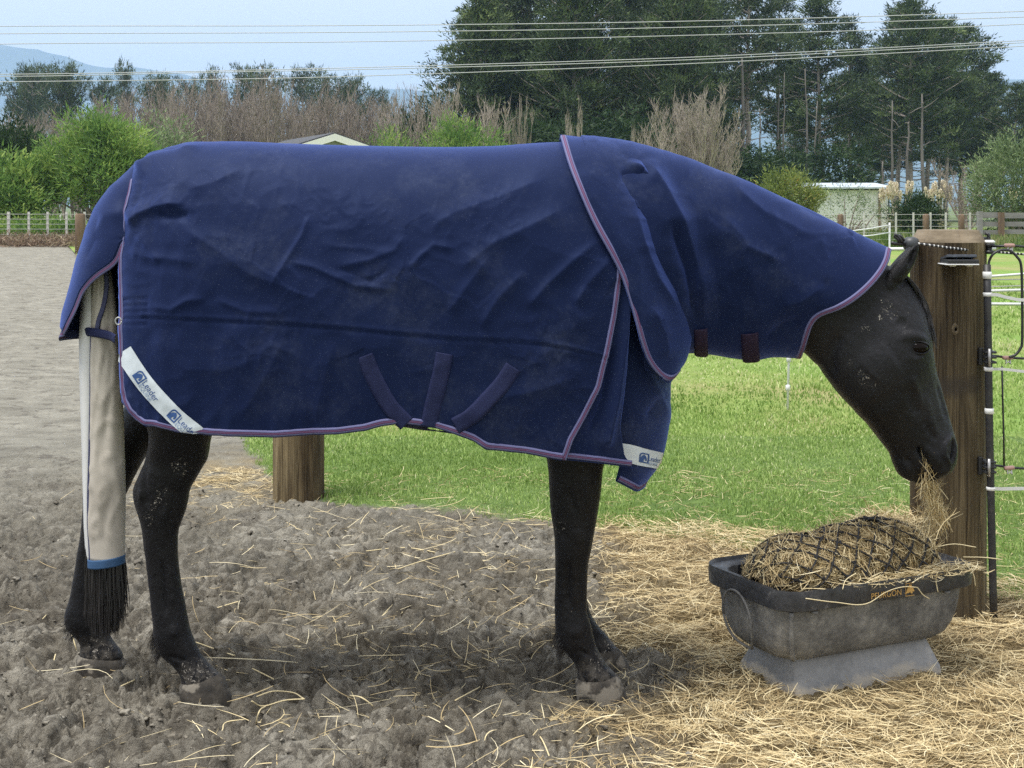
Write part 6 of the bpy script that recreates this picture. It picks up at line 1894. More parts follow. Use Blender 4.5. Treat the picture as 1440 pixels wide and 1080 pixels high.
st, q, T, Pn, SV = strip(BV, [(173.5, 494), (186, 513), (205, 540), (226, 564), (250, 588), (279, 611)], np.interp(np.linspace(0, 1, 60), [0, .15, 1], [26, 25, 24]), 'reflective_strip')
st['label'] = 'rear silver reflective strip with blue printed badge'
def along(frac, d):      # point and axes on the strip; d = px towards the lower left edge
    k = frac * 59; i = int(k)
    return q[i] + Pn[i] * d, T[i], -Pn[i]
for fr_, wd, sb in ((.235, 'Leader', 'EQUINE'), (.685, 'Leade', 'EQU')):
    o_, ax, ay = along(fr_, 8.5)
    brand(SV, o_, ax, ay, 15.5, st, wd, sb)
st2, q, T, Pn, SV2 = strip(CV, [(871, 636), (885, 638), (905, 643), (922, 646.5), (934, 649)], np.interp(np.linspace(0, 1, 30), [0, 1], [27, 23]), 'reflective_strip', 30)
st2['label'] = 'front silver reflective strip on the chest'
o_, ax, ay = along(0, 0) if False else (np.array([898, 649.5]), np.array([.965, .20]), np.array([.10, -1.0]))
brand(SV2, o_, ax, ay, 14.0, st2, None, None)
V2, F2 = text_verts('Leader', 10); print_on(SV2, V2 * np.array([.62, 1]) + np.array([13.5, 4.5]), F2, o_, ax, ay, 'lettering', LOGO, st2)
V2, F2 = text_verts('EQUINE', 5.5); print_on(SV2, V2 * np.array([.70, 1]) + np.array([13.5, -1]), F2, o_, ax, ay, 'lettering', LOGOG, st2)

# ------------------------------------------------------------------ tail bag
bag = thing('tail_bag', 'beige canvas tail bag with navy seam and blue bottom band', 'tail bag', (-1.2, 4.19, .35))
tbag = NT('beige_canvas')
tbag.color(tbag.ramp(tbag.noise(6, 6, .6), [(.35, (.40, .365, .315)), (.65, (.53, .49, .43))])).rough(.85).spec(.2)
tbag.bump(tbag.noise(300, 2, .5), .25, .001)
m_whc = plain('white_canvas', (.62, .62, .61), .8, .06, 8)
m_nseam = plain('navy_seam', (.045, .050, .12), .7, .2, 60)
m_bband = plain('blue_band', (.030, .085, .19), .7, .2, 50)
bagv = [372, 400, 440, 474, 520, 560, 600, 650, 700, 740, 770, 786]
bagL = [131, 131, 130, 128.5, 128, 128, 127.5, 126, 124.5, 124.5, 126.5, 127]
bagR = [152, 157, 162, 165, 168, 170.5, 172, 173.5, 174.5, 174, 173.5, 173]
YB = 4.17
nb, mbn = 90, 40
Sg = np.zeros((nb, mbn, 3))
for i, v in enumerate(np.linspace(372, 786, nb)):
    L_, R_ = ip(v, bagv, bagL), ip(v, bagv, bagR)
    c = P((L_ + R_) / 2, v, YB); rx = (R_ - L_) / 2 * YB / FOC
    a = np.arange(mbn) * 2 * PI / mbn
    ry = .040
    Sg[i] = np.stack([c[0] + rx * np.cos(a), YB + .004 + ry * np.sin(a), np.full(mbn, c[2])], -1)
    fd_ = 1 - sstep(745, 772, v)
    wr = fd_ * .0045 * pn(a * 0 + v / 70 + np.cos(a) * 1.5, np.cos(a) * 2.2, 151) + .0022 * pn(np.cos(a) * 3 + v / 60, np.full(mbn, v / 34.), 152) * fd_ + fd_ * .003 * np.maximum(0, 1 - np.abs(pn(np.cos(a) * 1.2 + v / 90, np.full(mbn, v / 45.), 153)) * 6)
    Sg[i, :, 1] -= wr * 1.8; Sg[i, :, 0] += wr * .5
mesh_obj('canvas', Sg.reshape(-1, 3), grid_faces(nb, mbn, True), tbag.m, bag, True).modifiers.new('t', 'SOLIDIFY').thickness = .003
stv = np.array([474 - 90, 440, 480, 520, 560, 600, 650, 700, 740, 770, 788.]); stu0 = np.array([117, 114, 112.5, 113, 114, 115.5, 117, 118.5, 119.5, 121.5, 124.]); stu1 = np.array([133, 131, 129, 128.5, 128.5, 127.5, 126.5, 125, 125, 127, 127.5])
vv = np.linspace(384, 788, 70)
A_, B_ = P(ip(vv, stv, stu0), vv, YB + .012), P(ip(vv, stv, stu1), vv, YB - .012)
Md = (A_ + B_) / 2 - np.array([0, .006, 0])
Mx = np.stack([A_, Md, B_], 1)
o = mesh_obj('side_gusset', Mx.reshape(-1, 3), grid_faces(70, 3), m_whc, bag, True); o.modifiers.new('t', 'SOLIDIFY').thickness = .004
vv = np.linspace(470, 790, 60); C = P(ip(vv, stv, stu1) - .6, vv, YB - .0155)
ribbon('seam', C, np.tile(np.array([-.2, -1., 0]), (60, 1)), .009, m_nseam, bag, .003)
cb = []
for v in np.linspace(783, 795, 8):
    a = np.arange(mbn) * 2 * PI / mbn; L_, R_ = 125.5, 173
    c = P((L_ + R_) / 2, v, YB); rx = (R_ - L_) / 2 * YB / FOC + .001
    tilt = -.002 * np.cos(a)
    cb.append(np.stack([c[0] + rx * np.cos(a), YB + .004 + .0425 * np.sin(a), c[2] - tilt + .004 * np.cos(a)], -1))
mesh_obj('bottom_band', np.array(cb).reshape(-1, 3), grid_faces(8, mbn, True), m_bband, bag, True).modifiers.new('t', 'SOLIDIFY').thickness = .004
# overlapping closing edge at the top of the bag
C = P(np.array([147, 150, 148, 144, 139, 136.]), np.array([372, 395, 418, 436, 450, 466.]), YB - .045)
ribbon('closing_edge', catmull(C, 30), np.tile(np.array([0, -1., 0]), (30, 1)), .014, m_nseam, bag, .003)
# ------------------------------------------------------------------ feed trough
TA = R(26.0)
ex, ey = np.array([math.cos(TA), math.sin(TA), 0]), np.array([-math.sin(TA), math.cos(TA), 0])
TC = np.array([0.996, 4.320, 0.020])
def TL(x, y, z): return TC + ex * x + ey * y + np.array([0, 0, z])
trough = thing('feed_trough', 'grey black rubber feed trough on a flared foot, hay net inside', 'trough', TC)
RZ = .304
def rr_ring(hx_, hy_, r, z, n=12):
    out = []; hx_ = hx_ * .937; hy_ = hy_ - .040
    for (sx, sy, a0) in ((1, 1, 0), (-1, 1, PI / 2), (-1, -1, PI), (1, -1, 1.5 * PI)):
        for k in range(n): 
            a = a0 + k * PI / 2 / (n - 1)
            out.append((sx * (hx_ - r) + r * math.cos(a), sy * (hy_ - r) + r * math.sin(a), z))
    return np.array(out)
def to_w(rg): return np.array([TL(*p) for p in rg])
def ring_mesh(rings, caps=(True, True)):
    A = np.array([to_w(r_) for r_ in rings]); n, m = A.shape[:2]
    F_ = [tuple(f) for f in grid_faces(n, m, True)]
    if caps[0]: F_.append(tuple(range(m - 1, -1, -1)))
    if caps[1]: F_.append(tuple((n - 1) * m + k for k in range(m)))
    return A.reshape(-1, 3), F_
trm = NT('scuffed_rubber')
f_ = trm.math('ADD', trm.math('MULTIPLY', trm.noise(7, 7, .65), .6), trm.math('MULTIPLY', trm.noise(45, 6, .75), .4))
ck_ = trm.ramp(f_, [(.36, (.050, .050, .052)), (.48, (.115, .115, .115)), (.57, (.19, .188, .182)), (.68, (.34, .33, .31))])
scr = trm.ramp(trm.noise(60, 3, .8, (1, 1, 1), dist=2.5), [(.60, (0, 0, 0)), (.68, (1, 1, 1))])
ck_ = trm.mix(trm.math('MULTIPLY', scr, .35), ck_, (.28, .28, .27))
trm.color(ck_).rough(.72).spec(.4).bump(trm.noise(90, 5, .7), .35, .004)
tri = NT('black_rim_rubber')
f2 = tri.math('ADD', tri.math('MULTIPLY', tri.noise(9, 6, .65), .6), tri.math('MULTIPLY', tri.noise(60, 6, .75), .4))
tri.color(tri.ramp(f2, [(.40, (.014, .015, .019)), (.54, (.038, .039, .044)), (.68, (.20, .195, .185))])).rough(tri.ramp(tri.noise(14, 4, .6), [(.35, (.30,) * 3), (.65, (.6,) * 3)])).spec(.5)
tri.bump(tri.noise(70, 4, .7), .3, .004)
# tub: outside wall from the foot up to the rim, then down inside
tub = []
prof = [(.280, .150, .088), (.315, .176, .095), (.338, .196, .114), (.350, .209, .142), (.360, .220, .180), (.367, .229, .240), (.372, .236, .290)]
for hx_, hy_, z in prof: tub.append(rr_ring(hx_, hy_, .075, z))
inner = [(.345, .210, .300), (.335, .200, .24), (.315, .175, .16), (.28, .13, .10)]
for hx_, hy_, z in inner: tub.append(rr_ring(hx_, hy_, .07, z))
V_, F_ = ring_mesh(tub)
o = mesh_obj('tub', V_, F_, trm.m, trough, True); auto_smooth(o, 45)
# rim: a deep lip that stands out from the tub, dipping slightly along the sides
rim = []
for hx_, hy_, z, r_ in ((.372, .238, .262, .07), (.386, .252, .258, .08), (.3925, .2585, .262, .085), (.3945, .2605, .300, .086), (.392, .258, .3165, .085), (.385, .251, RZ + .003, .08), (.352, .217, RZ + .001, .065), (.345, .210, RZ - .004, .062), (.340, .205, RZ - .03, .06)):
    q = rr_ring(hx_, hy_, r_, z)
    rim.append(q)
V_, F_ = ring_mesh(rim, (False, False))
o = mesh_obj('rim', V_, F_, tri.m, trough, True); auto_smooth(o, 40)
o['label'] = 'glossy black rim lip with gold lettering'
# foot: flared base whose long sides slope outwards
ft = []
for hx_, hy_, z in ((.288, .196, -.012), (.286, .192, .012), (.270, .158, .070), (.258, .140, .112), (.250, .10, .114)):
    ft.append(rr_ring(hx_, hy_, .022, z, 6))
V_, F_ = ring_mesh(ft)
tfm = NT('muddy_foot_rubber')
ff = tfm.math('ADD', tfm.math('MULTIPLY', tfm.noise(6, 6, .6), .6), tfm.math('MULTIPLY', tfm.noise(50, 5, .7), .4))
cf = tfm.ramp(ff, [(.36, (.19, .195, .20)), (.60, (.28, .285, .29)), (.75, (.40, .39, .37))])
sp_ = tfm.n.new('ShaderNodeSeparateXYZ'); tfm.link(tfm.pos(), sp_.inputs[0])
hgt_ = tfm.math('ADD', sp_.outputs['Z'], tfm.math('MULTIPLY', tfm.noise(8, 6, .7), -.11))
cf = tfm.mix(tfm.ramp(hgt_, [(.465, (1, 1, 1)), (.485, (0, 0, 0))]) if False else tfm.ramp(tfm.math('ADD', hgt_, .5), [(.478, (1, 1, 1)), (.490, (0, 0, 0))]), cf, (.40, .37, .32))
tfm.color(cf).rough(.85).spec(.25).bump(tfm.noise(60, 5, .7), .4, .004)
o = mesh_obj('foot', V_, F_, tfm.m, trough, True); auto_smooth(o, 40)
# oval pressing on the end wall, rib at the front corner, drain studs
def end_pt(y, z):
    hx_ = ip(z, [p[2] for p in prof], [p[0] for p in prof]); return TL(-hx_ - .002, y, z)
a = np.linspace(0, 2 * PI, 37)
MB().tube(np.array([end_pt(.072 * math.cos(t) * (1 if math.sin(t) > 0 else .95) + .02, .185 + .088 * math.sin(t)) for t in a]), .0040, 6).build('end_oval', trm.m, trough)
MB().tube(np.array([TL(-ip(z, [p[2] for p in prof], [p[0] for p in prof]) + .042, -ip(z, [p[2] for p in prof], [p[1] for p in prof]) + .039, z) for z in np.linspace(.105, .255, 14)]), .007, 6).build('corner_rib', trm.m, trough)
for x_ in (-.255, .235):
    MB().lathe(TL(x_, -.203, .246), [(.004, 0), (.011, .002), (.011, .008), (.004, .010)], 10).build('stud', trm.m, trough)
# gold lettering and badge on the rim's front face
GOLD = plain('gold_print', (.48, .29, .085), .45, .1, 60)
def rim_face(x, z): return TL(x, -.2205 - .0022 + .0015 * (z - .28) / .02 * 0, z)
V2, F2 = text_verts('PEURGON', .031)
x0 = -.068
wid = V2[:, 0].max()
V3 = np.array([rim_face(x0 + p[0] * .112 / wid, .2690 + p[1] * .80) for p in V2])
mesh_obj('gold_lettering', V3, F2, GOLD, trough, False)
fr_o, fr_i = np.array([(0, 0), (1, 0), (1, 1), (0, 1)]), np.array([(.05, .05), (.95, .05), (.95, .95), (.05, .95)])
def rimpoly(pts, faces, name, x0, z0, w, h):
    mesh_obj(name, np.array([rim_face(x0 + p[0] * w, z0 + p[1] * h) for p in pts]), faces, GOLD, trough, False)
P2, Q2 = ring_poly(fr_o, fr_i)
rimpoly(P2, [Q2[0], Q2[2], Q2[3]], 'gold_badge_frame', .060, .262, .034, .038)
hs = np.array([(-.12, .22), (.10, .36), (.22, .62), (.42, .88), (.52, .84), (.60, .90), (.66, .78), (.86, .55), (.98, .36), (.90, .28), (.72, .40), (.80, .24), (.66, .14), (.50, .30), (.30, .24)])
rimpoly(hs, [tuple(range(len(hs)))], 'gold_horse_head', .060, .262, .034, .038)

# ------------------------------------------------------------------ hay
HAYM = NT('hay')
HAYM.color(HAYM.ramp(HAYM.attr('tint'), [(0, (.15, .105, .052)), (.25, (.34, .25, .125)), (.55, (.54, .43, .235)), (.8, (.70, .59, .35)), (1, (.80, .72, .50))])).rough(.75).spec(.3)
HAYM = HAYM.m
def straws(name, p0, az, el, L, w, seed, mat=HAYM, parent=None, tint=None, bend=.5, seg=4, kind=None):
    rs = np.random.RandomState(seed); n = len(p0)
    s = np.linspace(-.5, .5, seg)[None, :]
    az2 = az[:, None] + (rs.normal(0, bend, n)[:, None] * s * 2)
    el2 = el[:, None] + rs.normal(0, bend * .35, n)[:, None] * s * 2
    step = (L / (seg - 1))[:, None]
    d = np.stack([np.cos(az2) * np.cos(el2), np.sin(az2) * np.cos(el2), np.sin(el2)], -1) * step[..., None]
    pts = np.cumsum(d, 1); pts -= pts.mean(1, keepdims=True); pts += p0[:, None]
    side = np.stack([-np.sin(az2), np.cos(az2), rs.normal(0, .7, (n, 1)) + 0 * az2], -1); side /= np.linalg.norm(side, axis=2, keepdims=True)
    ww = (w / 2)[:, None, None] * np.array([.7] + [1] * (seg - 2) + [.35])[None, :, None]
    V_ = np.stack([pts - side * ww, pts + side * ww], 2).reshape(-1, 3)
    k = np.arange(n)[:, None] * seg * 2 + np.arange(seg - 1)[None] * 2
    F_ = np.stack([k, k + 1, k + 3, k + 2], -1).reshape(-1, 4)
    T_ = np.clip(rs.beta(2.2, 2.0, n) if tint is None else tint, 0, 1)
    o = mesh_obj(name, V_, F_, mat, parent, False, {'tint': np.repeat(T_, seg * 2)})
    if kind: o['kind'] = kind
    return o

# loose hay spread over the ground
rs = np.random.RandomState(200)
def sample(n, x0, x1, y0, y1, dens, power=1.0):
    xs = rs.uniform(x0, x1, n); ys = y0 + (y1 - y0) * rs.uniform(0, 1, n) ** 1.4
    d = dens(xs, ys) ** power
    k = rs.uniform(0, 1, n) < d
    return xs[k], ys[k], d[k]
xs, ys, d = sample(140000, -1.9, 2.6, 3.3, 7.6, hay_d, 1.15)
out_tr = ~((np.abs((xs - TC[0]) * ex[0] + (ys - TC[1]) * ex[1]) < .285) & (np.abs((xs - TC[0]) * ey[0] + (ys - TC[1]) * ey[1]) < .19))
xs, ys, d = xs[out_tr], ys[out_tr], d[out_tr]
n = len(xs)
near_tr = np.exp(-(((xs - TC[0]) * ex[0] + (ys - TC[1]) * ex[1]) / .36) ** 4 - (((xs - TC[0]) * ey[0] + (ys - TC[1]) * ey[1]) / .28) ** 4)
zh = gz(xs, ys) + .004 + d * .030 * rs.beta(1, 2.0, n) * (1 - .75 * near_tr)
tint = np.clip(rs.beta(2.1, 2.0, n) + .18 * fbm(xs * 2.3, ys * 2.3, 3, 222), 0, 1)
swirl = 1.6 * fbm(xs * 1.5, ys * 1.5, 3, 224) * 2
straws('loose_hay', np.stack([xs, ys, zh], -1), np.where(rs.rand(n) < .55, swirl + rs.normal(0, .6, n), rs.uniform(0, 2 * PI, n)), rs.normal(.02, .16, n), rs.uniform(.03, .13, n) * (1 + .9 * (rs.rand(n) < .07)), rs.uniform(.0011, .0026, n), 201, tint=tint, bend=.55, seg=5, kind='stuff')
# single stalks strewn over the mud
n = 3400
xs = rs.uniform(-2.2, 1.0, n); ys = 3.35 + 4.0 * rs.uniform(0, 1, n) ** 1.3
k = (ys < edge_y(xs) + .2) & (rs.rand(n) < .10 + .9 * sstep(-1.6, .4, xs + .4 * fbm(xs * 2, ys * 2, 2, 230)))
xs, ys = xs[k], ys[k]; n = len(xs)
straws('loose_hay', np.stack([xs, ys, gz(xs, ys) + .012], -1), rs.uniform(0, 2 * PI, n), rs.normal(.05, .22, n), rs.uniform(.04, .19, n) * (1 + .6 * (rs.rand(n) < .12)), rs.uniform(.0012, .0029, n), 203, tint=rs.uniform(.35, 1, n), bend=.38, seg=6, kind='stuff')
# the few long bent stalks that lie in front of the near hind hoof
def stalk(pts_uv, w=.0042, t=.8, lift=.018):
    pts = []
    for u, v in pts_uv:
        g = G(u, v); g[2] = float(gz(g[0], g[1])) + lift; g = P(u, v, g[1] * (CAM_H - g[2]) / CAM_H); pts.append(g)
    pts = catmull(np.array(pts), len(pts) * 4)
    return MB().tube(pts, w / 2, 4, t)
sm = MB()
for pu in ([(355, 982), (385, 972), (405, 973), (428, 983)], [(428, 983), (400, 985), (372, 993), (354, 986)], [(375, 992), (362, 1008), (360, 1018)], [(362, 1016), (392, 1016), (408, 1024), (392, 1030)], [(312, 1028), (325, 1014), (345, 1012)],
           [(492, 978), (515, 985), (535, 1002), (545, 1014)], [(275, 903), (300, 912), (330, 922)], [(355, 940), (385, 955)], [(640, 985), (675, 966)], [(170, 965), (207, 948)], [(295, 858), (335, 846)], [(752, 1028), (768, 1052), (775, 1070)], [(560, 800), (590, 790), (640, 776)], [(515, 775), (565, 770), (620, 778)], [(72, 945), (78, 920)], [(98, 883), (105, 905), (108, 915)], [(60, 870), (72, 858)]):
    m2 = stalk(pu)
    sm.V += m2.V; sm.A += m2.A; sm.F += [tuple(i + sm.n for i in f) for f in m2.F]; sm.n += m2.n
tag(sm.build('loose_hay', HAYM), kind='stuff')

# hay net lying in the trough
NLX, NLY, NLZ = .322, .150, .120
NC0 = np.array([TC[0], TC[1], .322]) + ex * .005 - ey * .005
def net_pt(l, th, grow=0.0):
    """l -1..1 along the bundle, th round it"""
    l = np.asarray(l, float); th = np.asarray(th, float)
    r = (1 - np.abs(l) ** 3.6) ** (1 / 2.2)
    lump = 1 + .07 * pn(l * 2.3 + 4, th * .9, 301) * 1.6 + .05 * pn(l * 5, th * 2.2, 302)
    sag = .006 * np.sin((l - .1) * 5) + .014 * l
    x = l * NLX; y = r * (NLY + grow) * lump * np.cos(th); z = r * (NLZ + grow) * lump * np.sin(th) + sag * 1.0
    return NC0 + x[..., None] * ex + y[..., None] * ey + z[..., None] * np.array([0, 0, 1.0])
hn = thing('hay_net', 'black knotted hay net stuffed with hay lying in the trough', 'hay net', NC0 - np.array([0, 0, .12]))
lg, tg_ = np.meshgrid(np.linspace(-.995, .995, 60), np.linspace(0, 2 * PI, 49)[:-1], indexing='ij')
core = net_pt(lg, tg_, -.010)
hcore = NT('packed_hay'); hcore.color(hcore.ramp(hcore.noise(60, 6, .7, (1, 1, 1), dist=1.5), [(.35, (.075, .052, .024)), (.52, (.21, .155, .075)), (.68, (.40, .31, .16))])).rough(.9); hcore.bump(hcore.noise(90, 6, .75), .9, .02)
mesh_obj('hay_fill', core.reshape(-1, 3), grid_faces(60, 48, True), hcore.m, hn, True)
n = 5200
l_ = rs.uniform(-.97, .97, n); th_ = rs.uniform(-.35, PI + .35, n)
def net_dir(l_, th_, a_):
    p0 = net_pt(l_, th_); t1 = net_pt(l_ + .01, th_) - p0; t2 = net_pt(l_, th_ + .02) - p0
    t1 /= np.linalg.norm(t1, axis=1)[:, None]; t2 /= np.linalg.norm(t2, axis=1)[:, None]
    d = t1 * np.cos(a_)[:, None] + t2 * np.sin(a_)[:, None]; d /= np.linalg.norm(d, axis=1)[:, None]
    return np.arctan2(d[:, 1], d[:, 0]), np.arcsin(d[:, 2].clip(-1, 1))
p = net_pt(l_, th_, -.006) + rs.normal(0, .003, (n, 3))
az_, el_ = net_dir(l_, th_, rs.uniform(0, 2 * PI, n))
straws('hay_stalks', p, az_, el_ + rs.normal(0, .12, n), rs.uniform(.04, .13, n), rs.uniform(.0014, .0032, n), 205, parent=hn, bend=.6, seg=5, kind='stuff')
netm = plain('black_net_cord', (.012, .012, .014), .7, .3, 200)
nb_ = MB(); NLINE = 12; TURN = 2.3
ll = np.linspace(-.985, .985, 90)
for sgn in (1, -1):
    for k in range(NLINE):
        th = k * 2 * PI / NLINE + sgn * ll * TURN + .22 * pn(ll * 3, ll * 0 + k, 310)
        pts = net_pt(ll + .02 * pn(ll * 4, ll * 0 + k * .7, 311), th, .0085)
        pts[:, 2] += 0
        nb_.tube(pts, .0030, 5, cap=False)
for k in range(NLINE):          # knots where the cords cross
    for m_ in range(-NLINE, NLINE):
        l0 = (m_ * PI / NLINE) / TURN
        if abs(l0) > .95: continue
        th = k * 2 * PI / NLINE + l0 * TURN
        c_ = net_pt(np.array(l0), np.array(th), .0085)
        if c_[2] < .27: continue
        nb_.lathe(c_ - [0, 0, .004], [(.002, 0), (.0042, .002), (.0042, .006), (.002, .008)], 5)
nb_.build('net_cord', netm, hn)
for pts in ([(1352 - 0, 758), (1340, 742), (1322, 738)], ):
    pass
# gathered mouth of the net, ring of cord on top
c0 = net_pt(np.array(.28), np.array(PI * .55), .006)
a = np.linspace(0, 2 * PI, 15)
rb = MB()
for rr in (.016, .024): rb.tube(np.stack([c0[0] + rr * np.cos(a), c0[1] + rr * .7 * np.sin(a), c0[2] + .010 + .004 * np.sin(3 * a)], -1), .0028, 5)
for k in range(7): rb.tube([c0 + [0, 0, .010], c0 + [.05 * math.cos(k * .9), .05 * math.sin(k * .9), .006 + .01 * math.sin(k * 2)]], .0024, 4)
rb.build('gathered_mouth', netm, hn)
# hay that sticks out of the net, over the rim and up towards the mouth
n = 700
l_ = rs.uniform(-.9, 1.0, n); th_ = rs.normal(PI * .55, .6, n)
p = net_pt(l_, th_, .006)
straws('hay_stalks', p, rs.uniform(0, 2 * PI, n), rs.uniform(.0, .9, n), rs.uniform(.04, .12, n), rs.uniform(.0014, .0028, n), 207, parent=hn, bend=.7, seg=5, kind='stuff')
n = 520      # fallen on the front rim
x_ = rs.normal(.16, .12, n).clip(-.30, .34); y_ = -.190 + rs.normal(0, .020, n)
p = np.array([TL(a_, b_, RZ + .004 + abs(rs.normal(0, .006))) for a_, b_ in zip(x_, y_)])
straws('hay_on_rim', p, TA + rs.normal(0, .8, n), rs.normal(0, .12, n), rs.uniform(.03, .11, n), rs.uniform(.0014, .003, n), 208, tint=rs.uniform(.4, 1, n), bend=.6, seg=5, kind='stuff')
sm = MB()          # stalks hanging down over the front of the trough
def hang(pts): sm.tube(catmull(np.array([TL(x, y, z) for x, y, z in pts]), len(pts) * 4), .0014, 4, .85)
hang([(-.30, -0.222, .300), (-.20, -0.226, .278), (-.08, -0.228, .262), (-.02, -0.228, .285), (.06, -0.227, .292), (.10, -0.228, .285)])
hang([(.10, -0.228, .285), (.12, -0.228, .262), (.15, -0.222, .245)]); hang([(.165, -.24, .325), (.172, -0.226, .300), (.178, -0.228, .262)])
hang([(.30, -0.210, .33), (.315, -0.228, .30), (.325, -0.227, .262)]); hang([(-.12, -.22, .35), (-.15, -0.210, .33), (-.17, -0.222, .31)])
hang([(.26, -.21, .335), (.24, -.245, .33), (.225, -0.222, .318)]); hang([(.33, -.05, .34), (.40, -.06, .345), (.46, -.09, .335)]); hang([(.35, -.15, .33), (.42, -.17, .325), (.47, -.19, .318)])
tag(sm.build('hay_on_rim', HAYM), kind='stuff')

# the wisp between the horse's lips and the net
n = 620
k_ = rs.uniform(0, 1, n) ** .8
cu_ = np.interp(k_, [0, .25, .6, 1], [1303, 1304, 1312, 1318]); cv_ = np.interp(k_, [0, .25, .6, 1], [652, 672, 705, 742])
wd_ = np.interp(k_, [0, .2, .6, 1], [4, 7, 11, 20])
p = P(cu_ + rs.normal(0, .5, n) * wd_, cv_, MID - .035 + rs.normal(0, .016, n) * (1 + k_) + .10 * k_)
straws('hay_wisp', p, rs.uniform(-.9, .9, n) + PI * (rs.rand(n) < .5), rs.normal(1.15, .32, n), rs.uniform(.035, .12, n), rs.uniform(.0014, .003, n), 209, tint=rs.beta(2.6, 1.8, n), bend=.55, seg=5)
w_ = bpy.data.objects['hay_wisp']; tag(w_, 'wisp of hay pulled from the net into the horse\'s mouth', 'hay wisp')
# loose mound of hay on the net behind the muzzle
n = 420
p = P(rs.normal(1250, 30, n).clip(1180, 1330), 734 - np.abs(rs.normal(0, 9, n)), 4.56 + rs.normal(0, .04, n))
straws('hay_mound', p, rs.uniform(0, 2 * PI, n), rs.normal(.1, .4, n), rs.uniform(.03, .12, n), rs.uniform(.0013, .0028, n), 210, bend=.7, seg=5, kind='stuff')

# ------------------------------------------------------------------ grass blades and clods
GRM = leafmat('grass_blade', [(0, (.13, .215, .045)), (.45, (.29, .42, .11)), (.8, (.46, .57, .21)), (1, (.70, .69, .42))], .3)
def blades(n, x0, x1, y0, y1, seed, h0, h1, dens, w0=.0022):
    rs = np.random.RandomState(seed)
    xs = rs.uniform(x0, x1, n); ys = y0 + (y1 - y0) * rs.uniform(0, 1, n) ** 1.25
    k = rs.uniform(0, 1, n) < dens(xs, ys); xs, ys = xs[k], ys[k]; n = len(xs)
    h = rs.uniform(h0, h1, n) * (1 + .9 * fbm(xs * 2.5, ys * 2.5, 3, seed)).clip(.4, 2); az = rs.uniform(0, 2 * PI, n); lean = rs.uniform(.1, .9, n)
    z = np.where((np.abs(xs) < 3.05) & (ys < 8.62), gz(xs, ys), .01) - .004
    b = np.stack([xs, ys, z], -1)
    mid = b + np.stack([np.cos(az) * lean * h * .25, np.sin(az) * lean * h * .25, h * .6], -1)
    tip = b + np.stack([np.cos(az) * lean * h * .8, np.sin(az) * lean * h * .8, h * (1 - .25 * lean)], -1)
    a2 = rs.uniform(0, PI, n); w = (w0 * (1 + (ys - 6) * .16)) * rs.uniform(.7, 1.5, n)
    sd_ = np.stack([np.cos(a2), np.sin(a2) * .4, 0 * a2], -1) * w[:, None]
    V_ = np.stack([b - sd_, b + sd_, mid - sd_ * .8, mid + sd_ * .8, tip], 1).reshape(-1, 3)
    i = np.arange(n) * 5
    F_ = np.concatenate([np.stack([i, i + 1, i + 3], -1), np.stack([i, i + 3, i + 2], -1), np.stack([i + 2, i + 3, i + 4], -1)])
    T_ = np.clip(.42 + .35 * fbm(xs * .55, ys * .55, 4, seed + 3) + rs.normal(0, .22, n) + .25 * sstep(10.5, 12.2, ys) * (1 - sstep(13.5, 16, ys)), 0, 1)
    tag(mesh_obj('grass', V_, F_, GRM, None, False, {'tint': np.repeat(T_, 5)}), kind='stuff')
blades(190000, -1.6, 3.0, 5.0, 9.8, 401, .010, .030, lambda x, y: grass_d(x, y) * (1 - .8 * sstep(8, 9.8, y)), .0019)
blades(110000, -3.2, 5.2, 7.6, 18, 402, .015, .038, lambda x, y: sstep(7.6, 9.2, y) * (1 - .7 * sstep(14, 18, y)) * ((y > edge_y(x)) & (np.abs(x) < y * .40 + .2)), .0026)
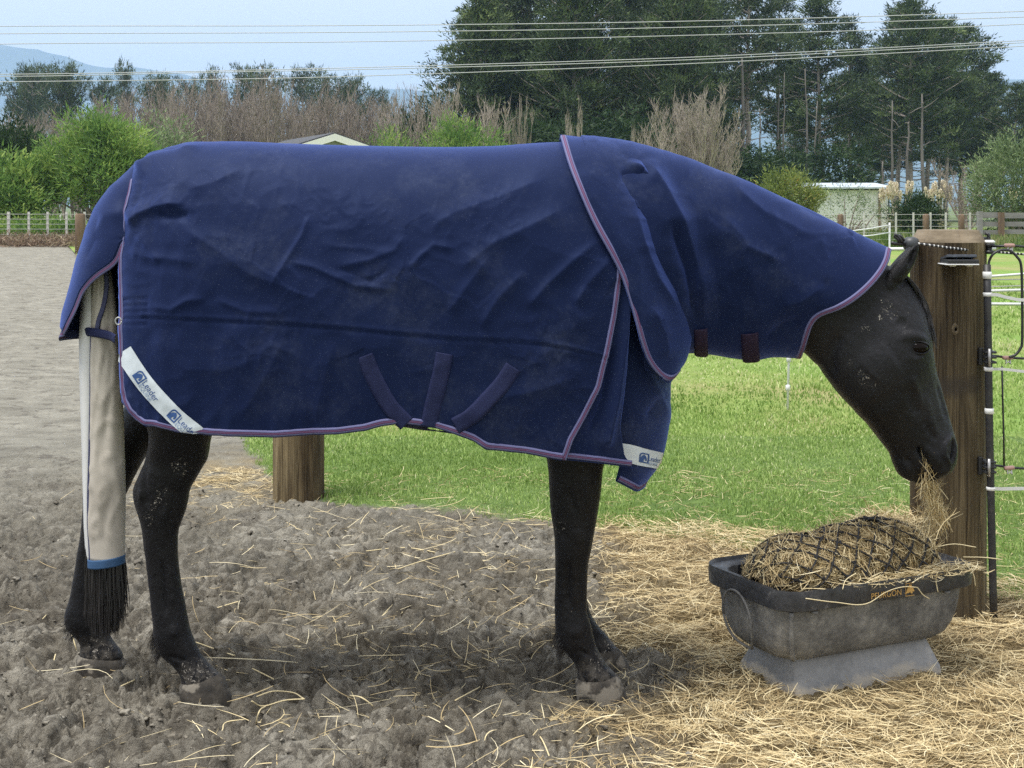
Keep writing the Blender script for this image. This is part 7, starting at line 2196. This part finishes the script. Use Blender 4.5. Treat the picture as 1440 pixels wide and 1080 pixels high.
blades(60000, -4, 9, 13, 32, 403, .025, .055, lambda x, y: sstep(13, 17, y) * (1 - sstep(24, 32, y)) * ((y > edge_y(x)) & (np.abs(x) < y * .40 + .2)), .0030)
# clods thrown up on the trodden mud
rs = np.random.RandomState(77)
n = 5000
xs = rs.uniform(-2.4, 1.4, n); ys = 3.3 + 4.2 * rs.uniform(0, 1, n) ** 1.7
k = (ys < edge_y(xs) - .1) & (hay_d(xs, ys) < .55) & (rs.rand(n) < .25 + 1.0 * sstep(-.1, .3, fbm(xs * 1.6, ys * 1.6, 3, 78)))
xs, ys = xs[k], ys[k]; n = len(xs)
bmx = bmesh.new(); bmesh.ops.create_icosphere(bmx, subdivisions=2, radius=1); iv = np.array([v.co[:] for v in bmx.verts]); jf = np.array([[v.index for v in f.verts] for f in bmx.faces]); bmx.free()
sz = .003 + .011 * rs.rand(n) ** 3.4
sc_ = np.stack([rs.uniform(.7, 1.5, n), rs.uniform(.7, 1.3, n), rs.uniform(.35, .7, n)], -1) * sz[:, None]
jit = 1 + 1.5 * pn(iv[None, :, 0] * 1.3 + rs.rand(n, 1) * 90, iv[None, :, 1] * 1.3 + iv[None, :, 2] * 1.1 + rs.rand(n, 1) * 90, 79) + .5 * pn(iv[None, :, 0] * 3.1 + rs.rand(n, 1) * 90, iv[None, :, 2] * 3.1 + iv[None, :, 1] * 2.1 + rs.rand(n, 1) * 90, 80)
az = rs.uniform(0, 2 * PI, n)
Q = iv[None] * jit[..., None] * sc_[:, None]
Qx = Q[..., 0] * np.cos(az)[:, None] - Q[..., 1] * np.sin(az)[:, None]; Qy = Q[..., 0] * np.sin(az)[:, None] + Q[..., 1] * np.cos(az)[:, None]
V_ = np.stack([Qx + xs[:, None], Qy + ys[:, None], Q[..., 2] + (gz(xs, ys) - sz * .05)[:, None]], -1).reshape(-1, 3)
F_ = (jf[None] + (np.arange(n) * len(iv))[:, None, None]).reshape(-1, 3)
tcl = NT('mud_clod'); c_, n3_, n4_ = mud_nodes(tcl); tcl.color(c_).rough(.95).spec(.15); tcl.bump(n4_, .4, .004)
tag(mesh_obj('mud_clods', V_, F_, tcl.m, None, True), kind='stuff')
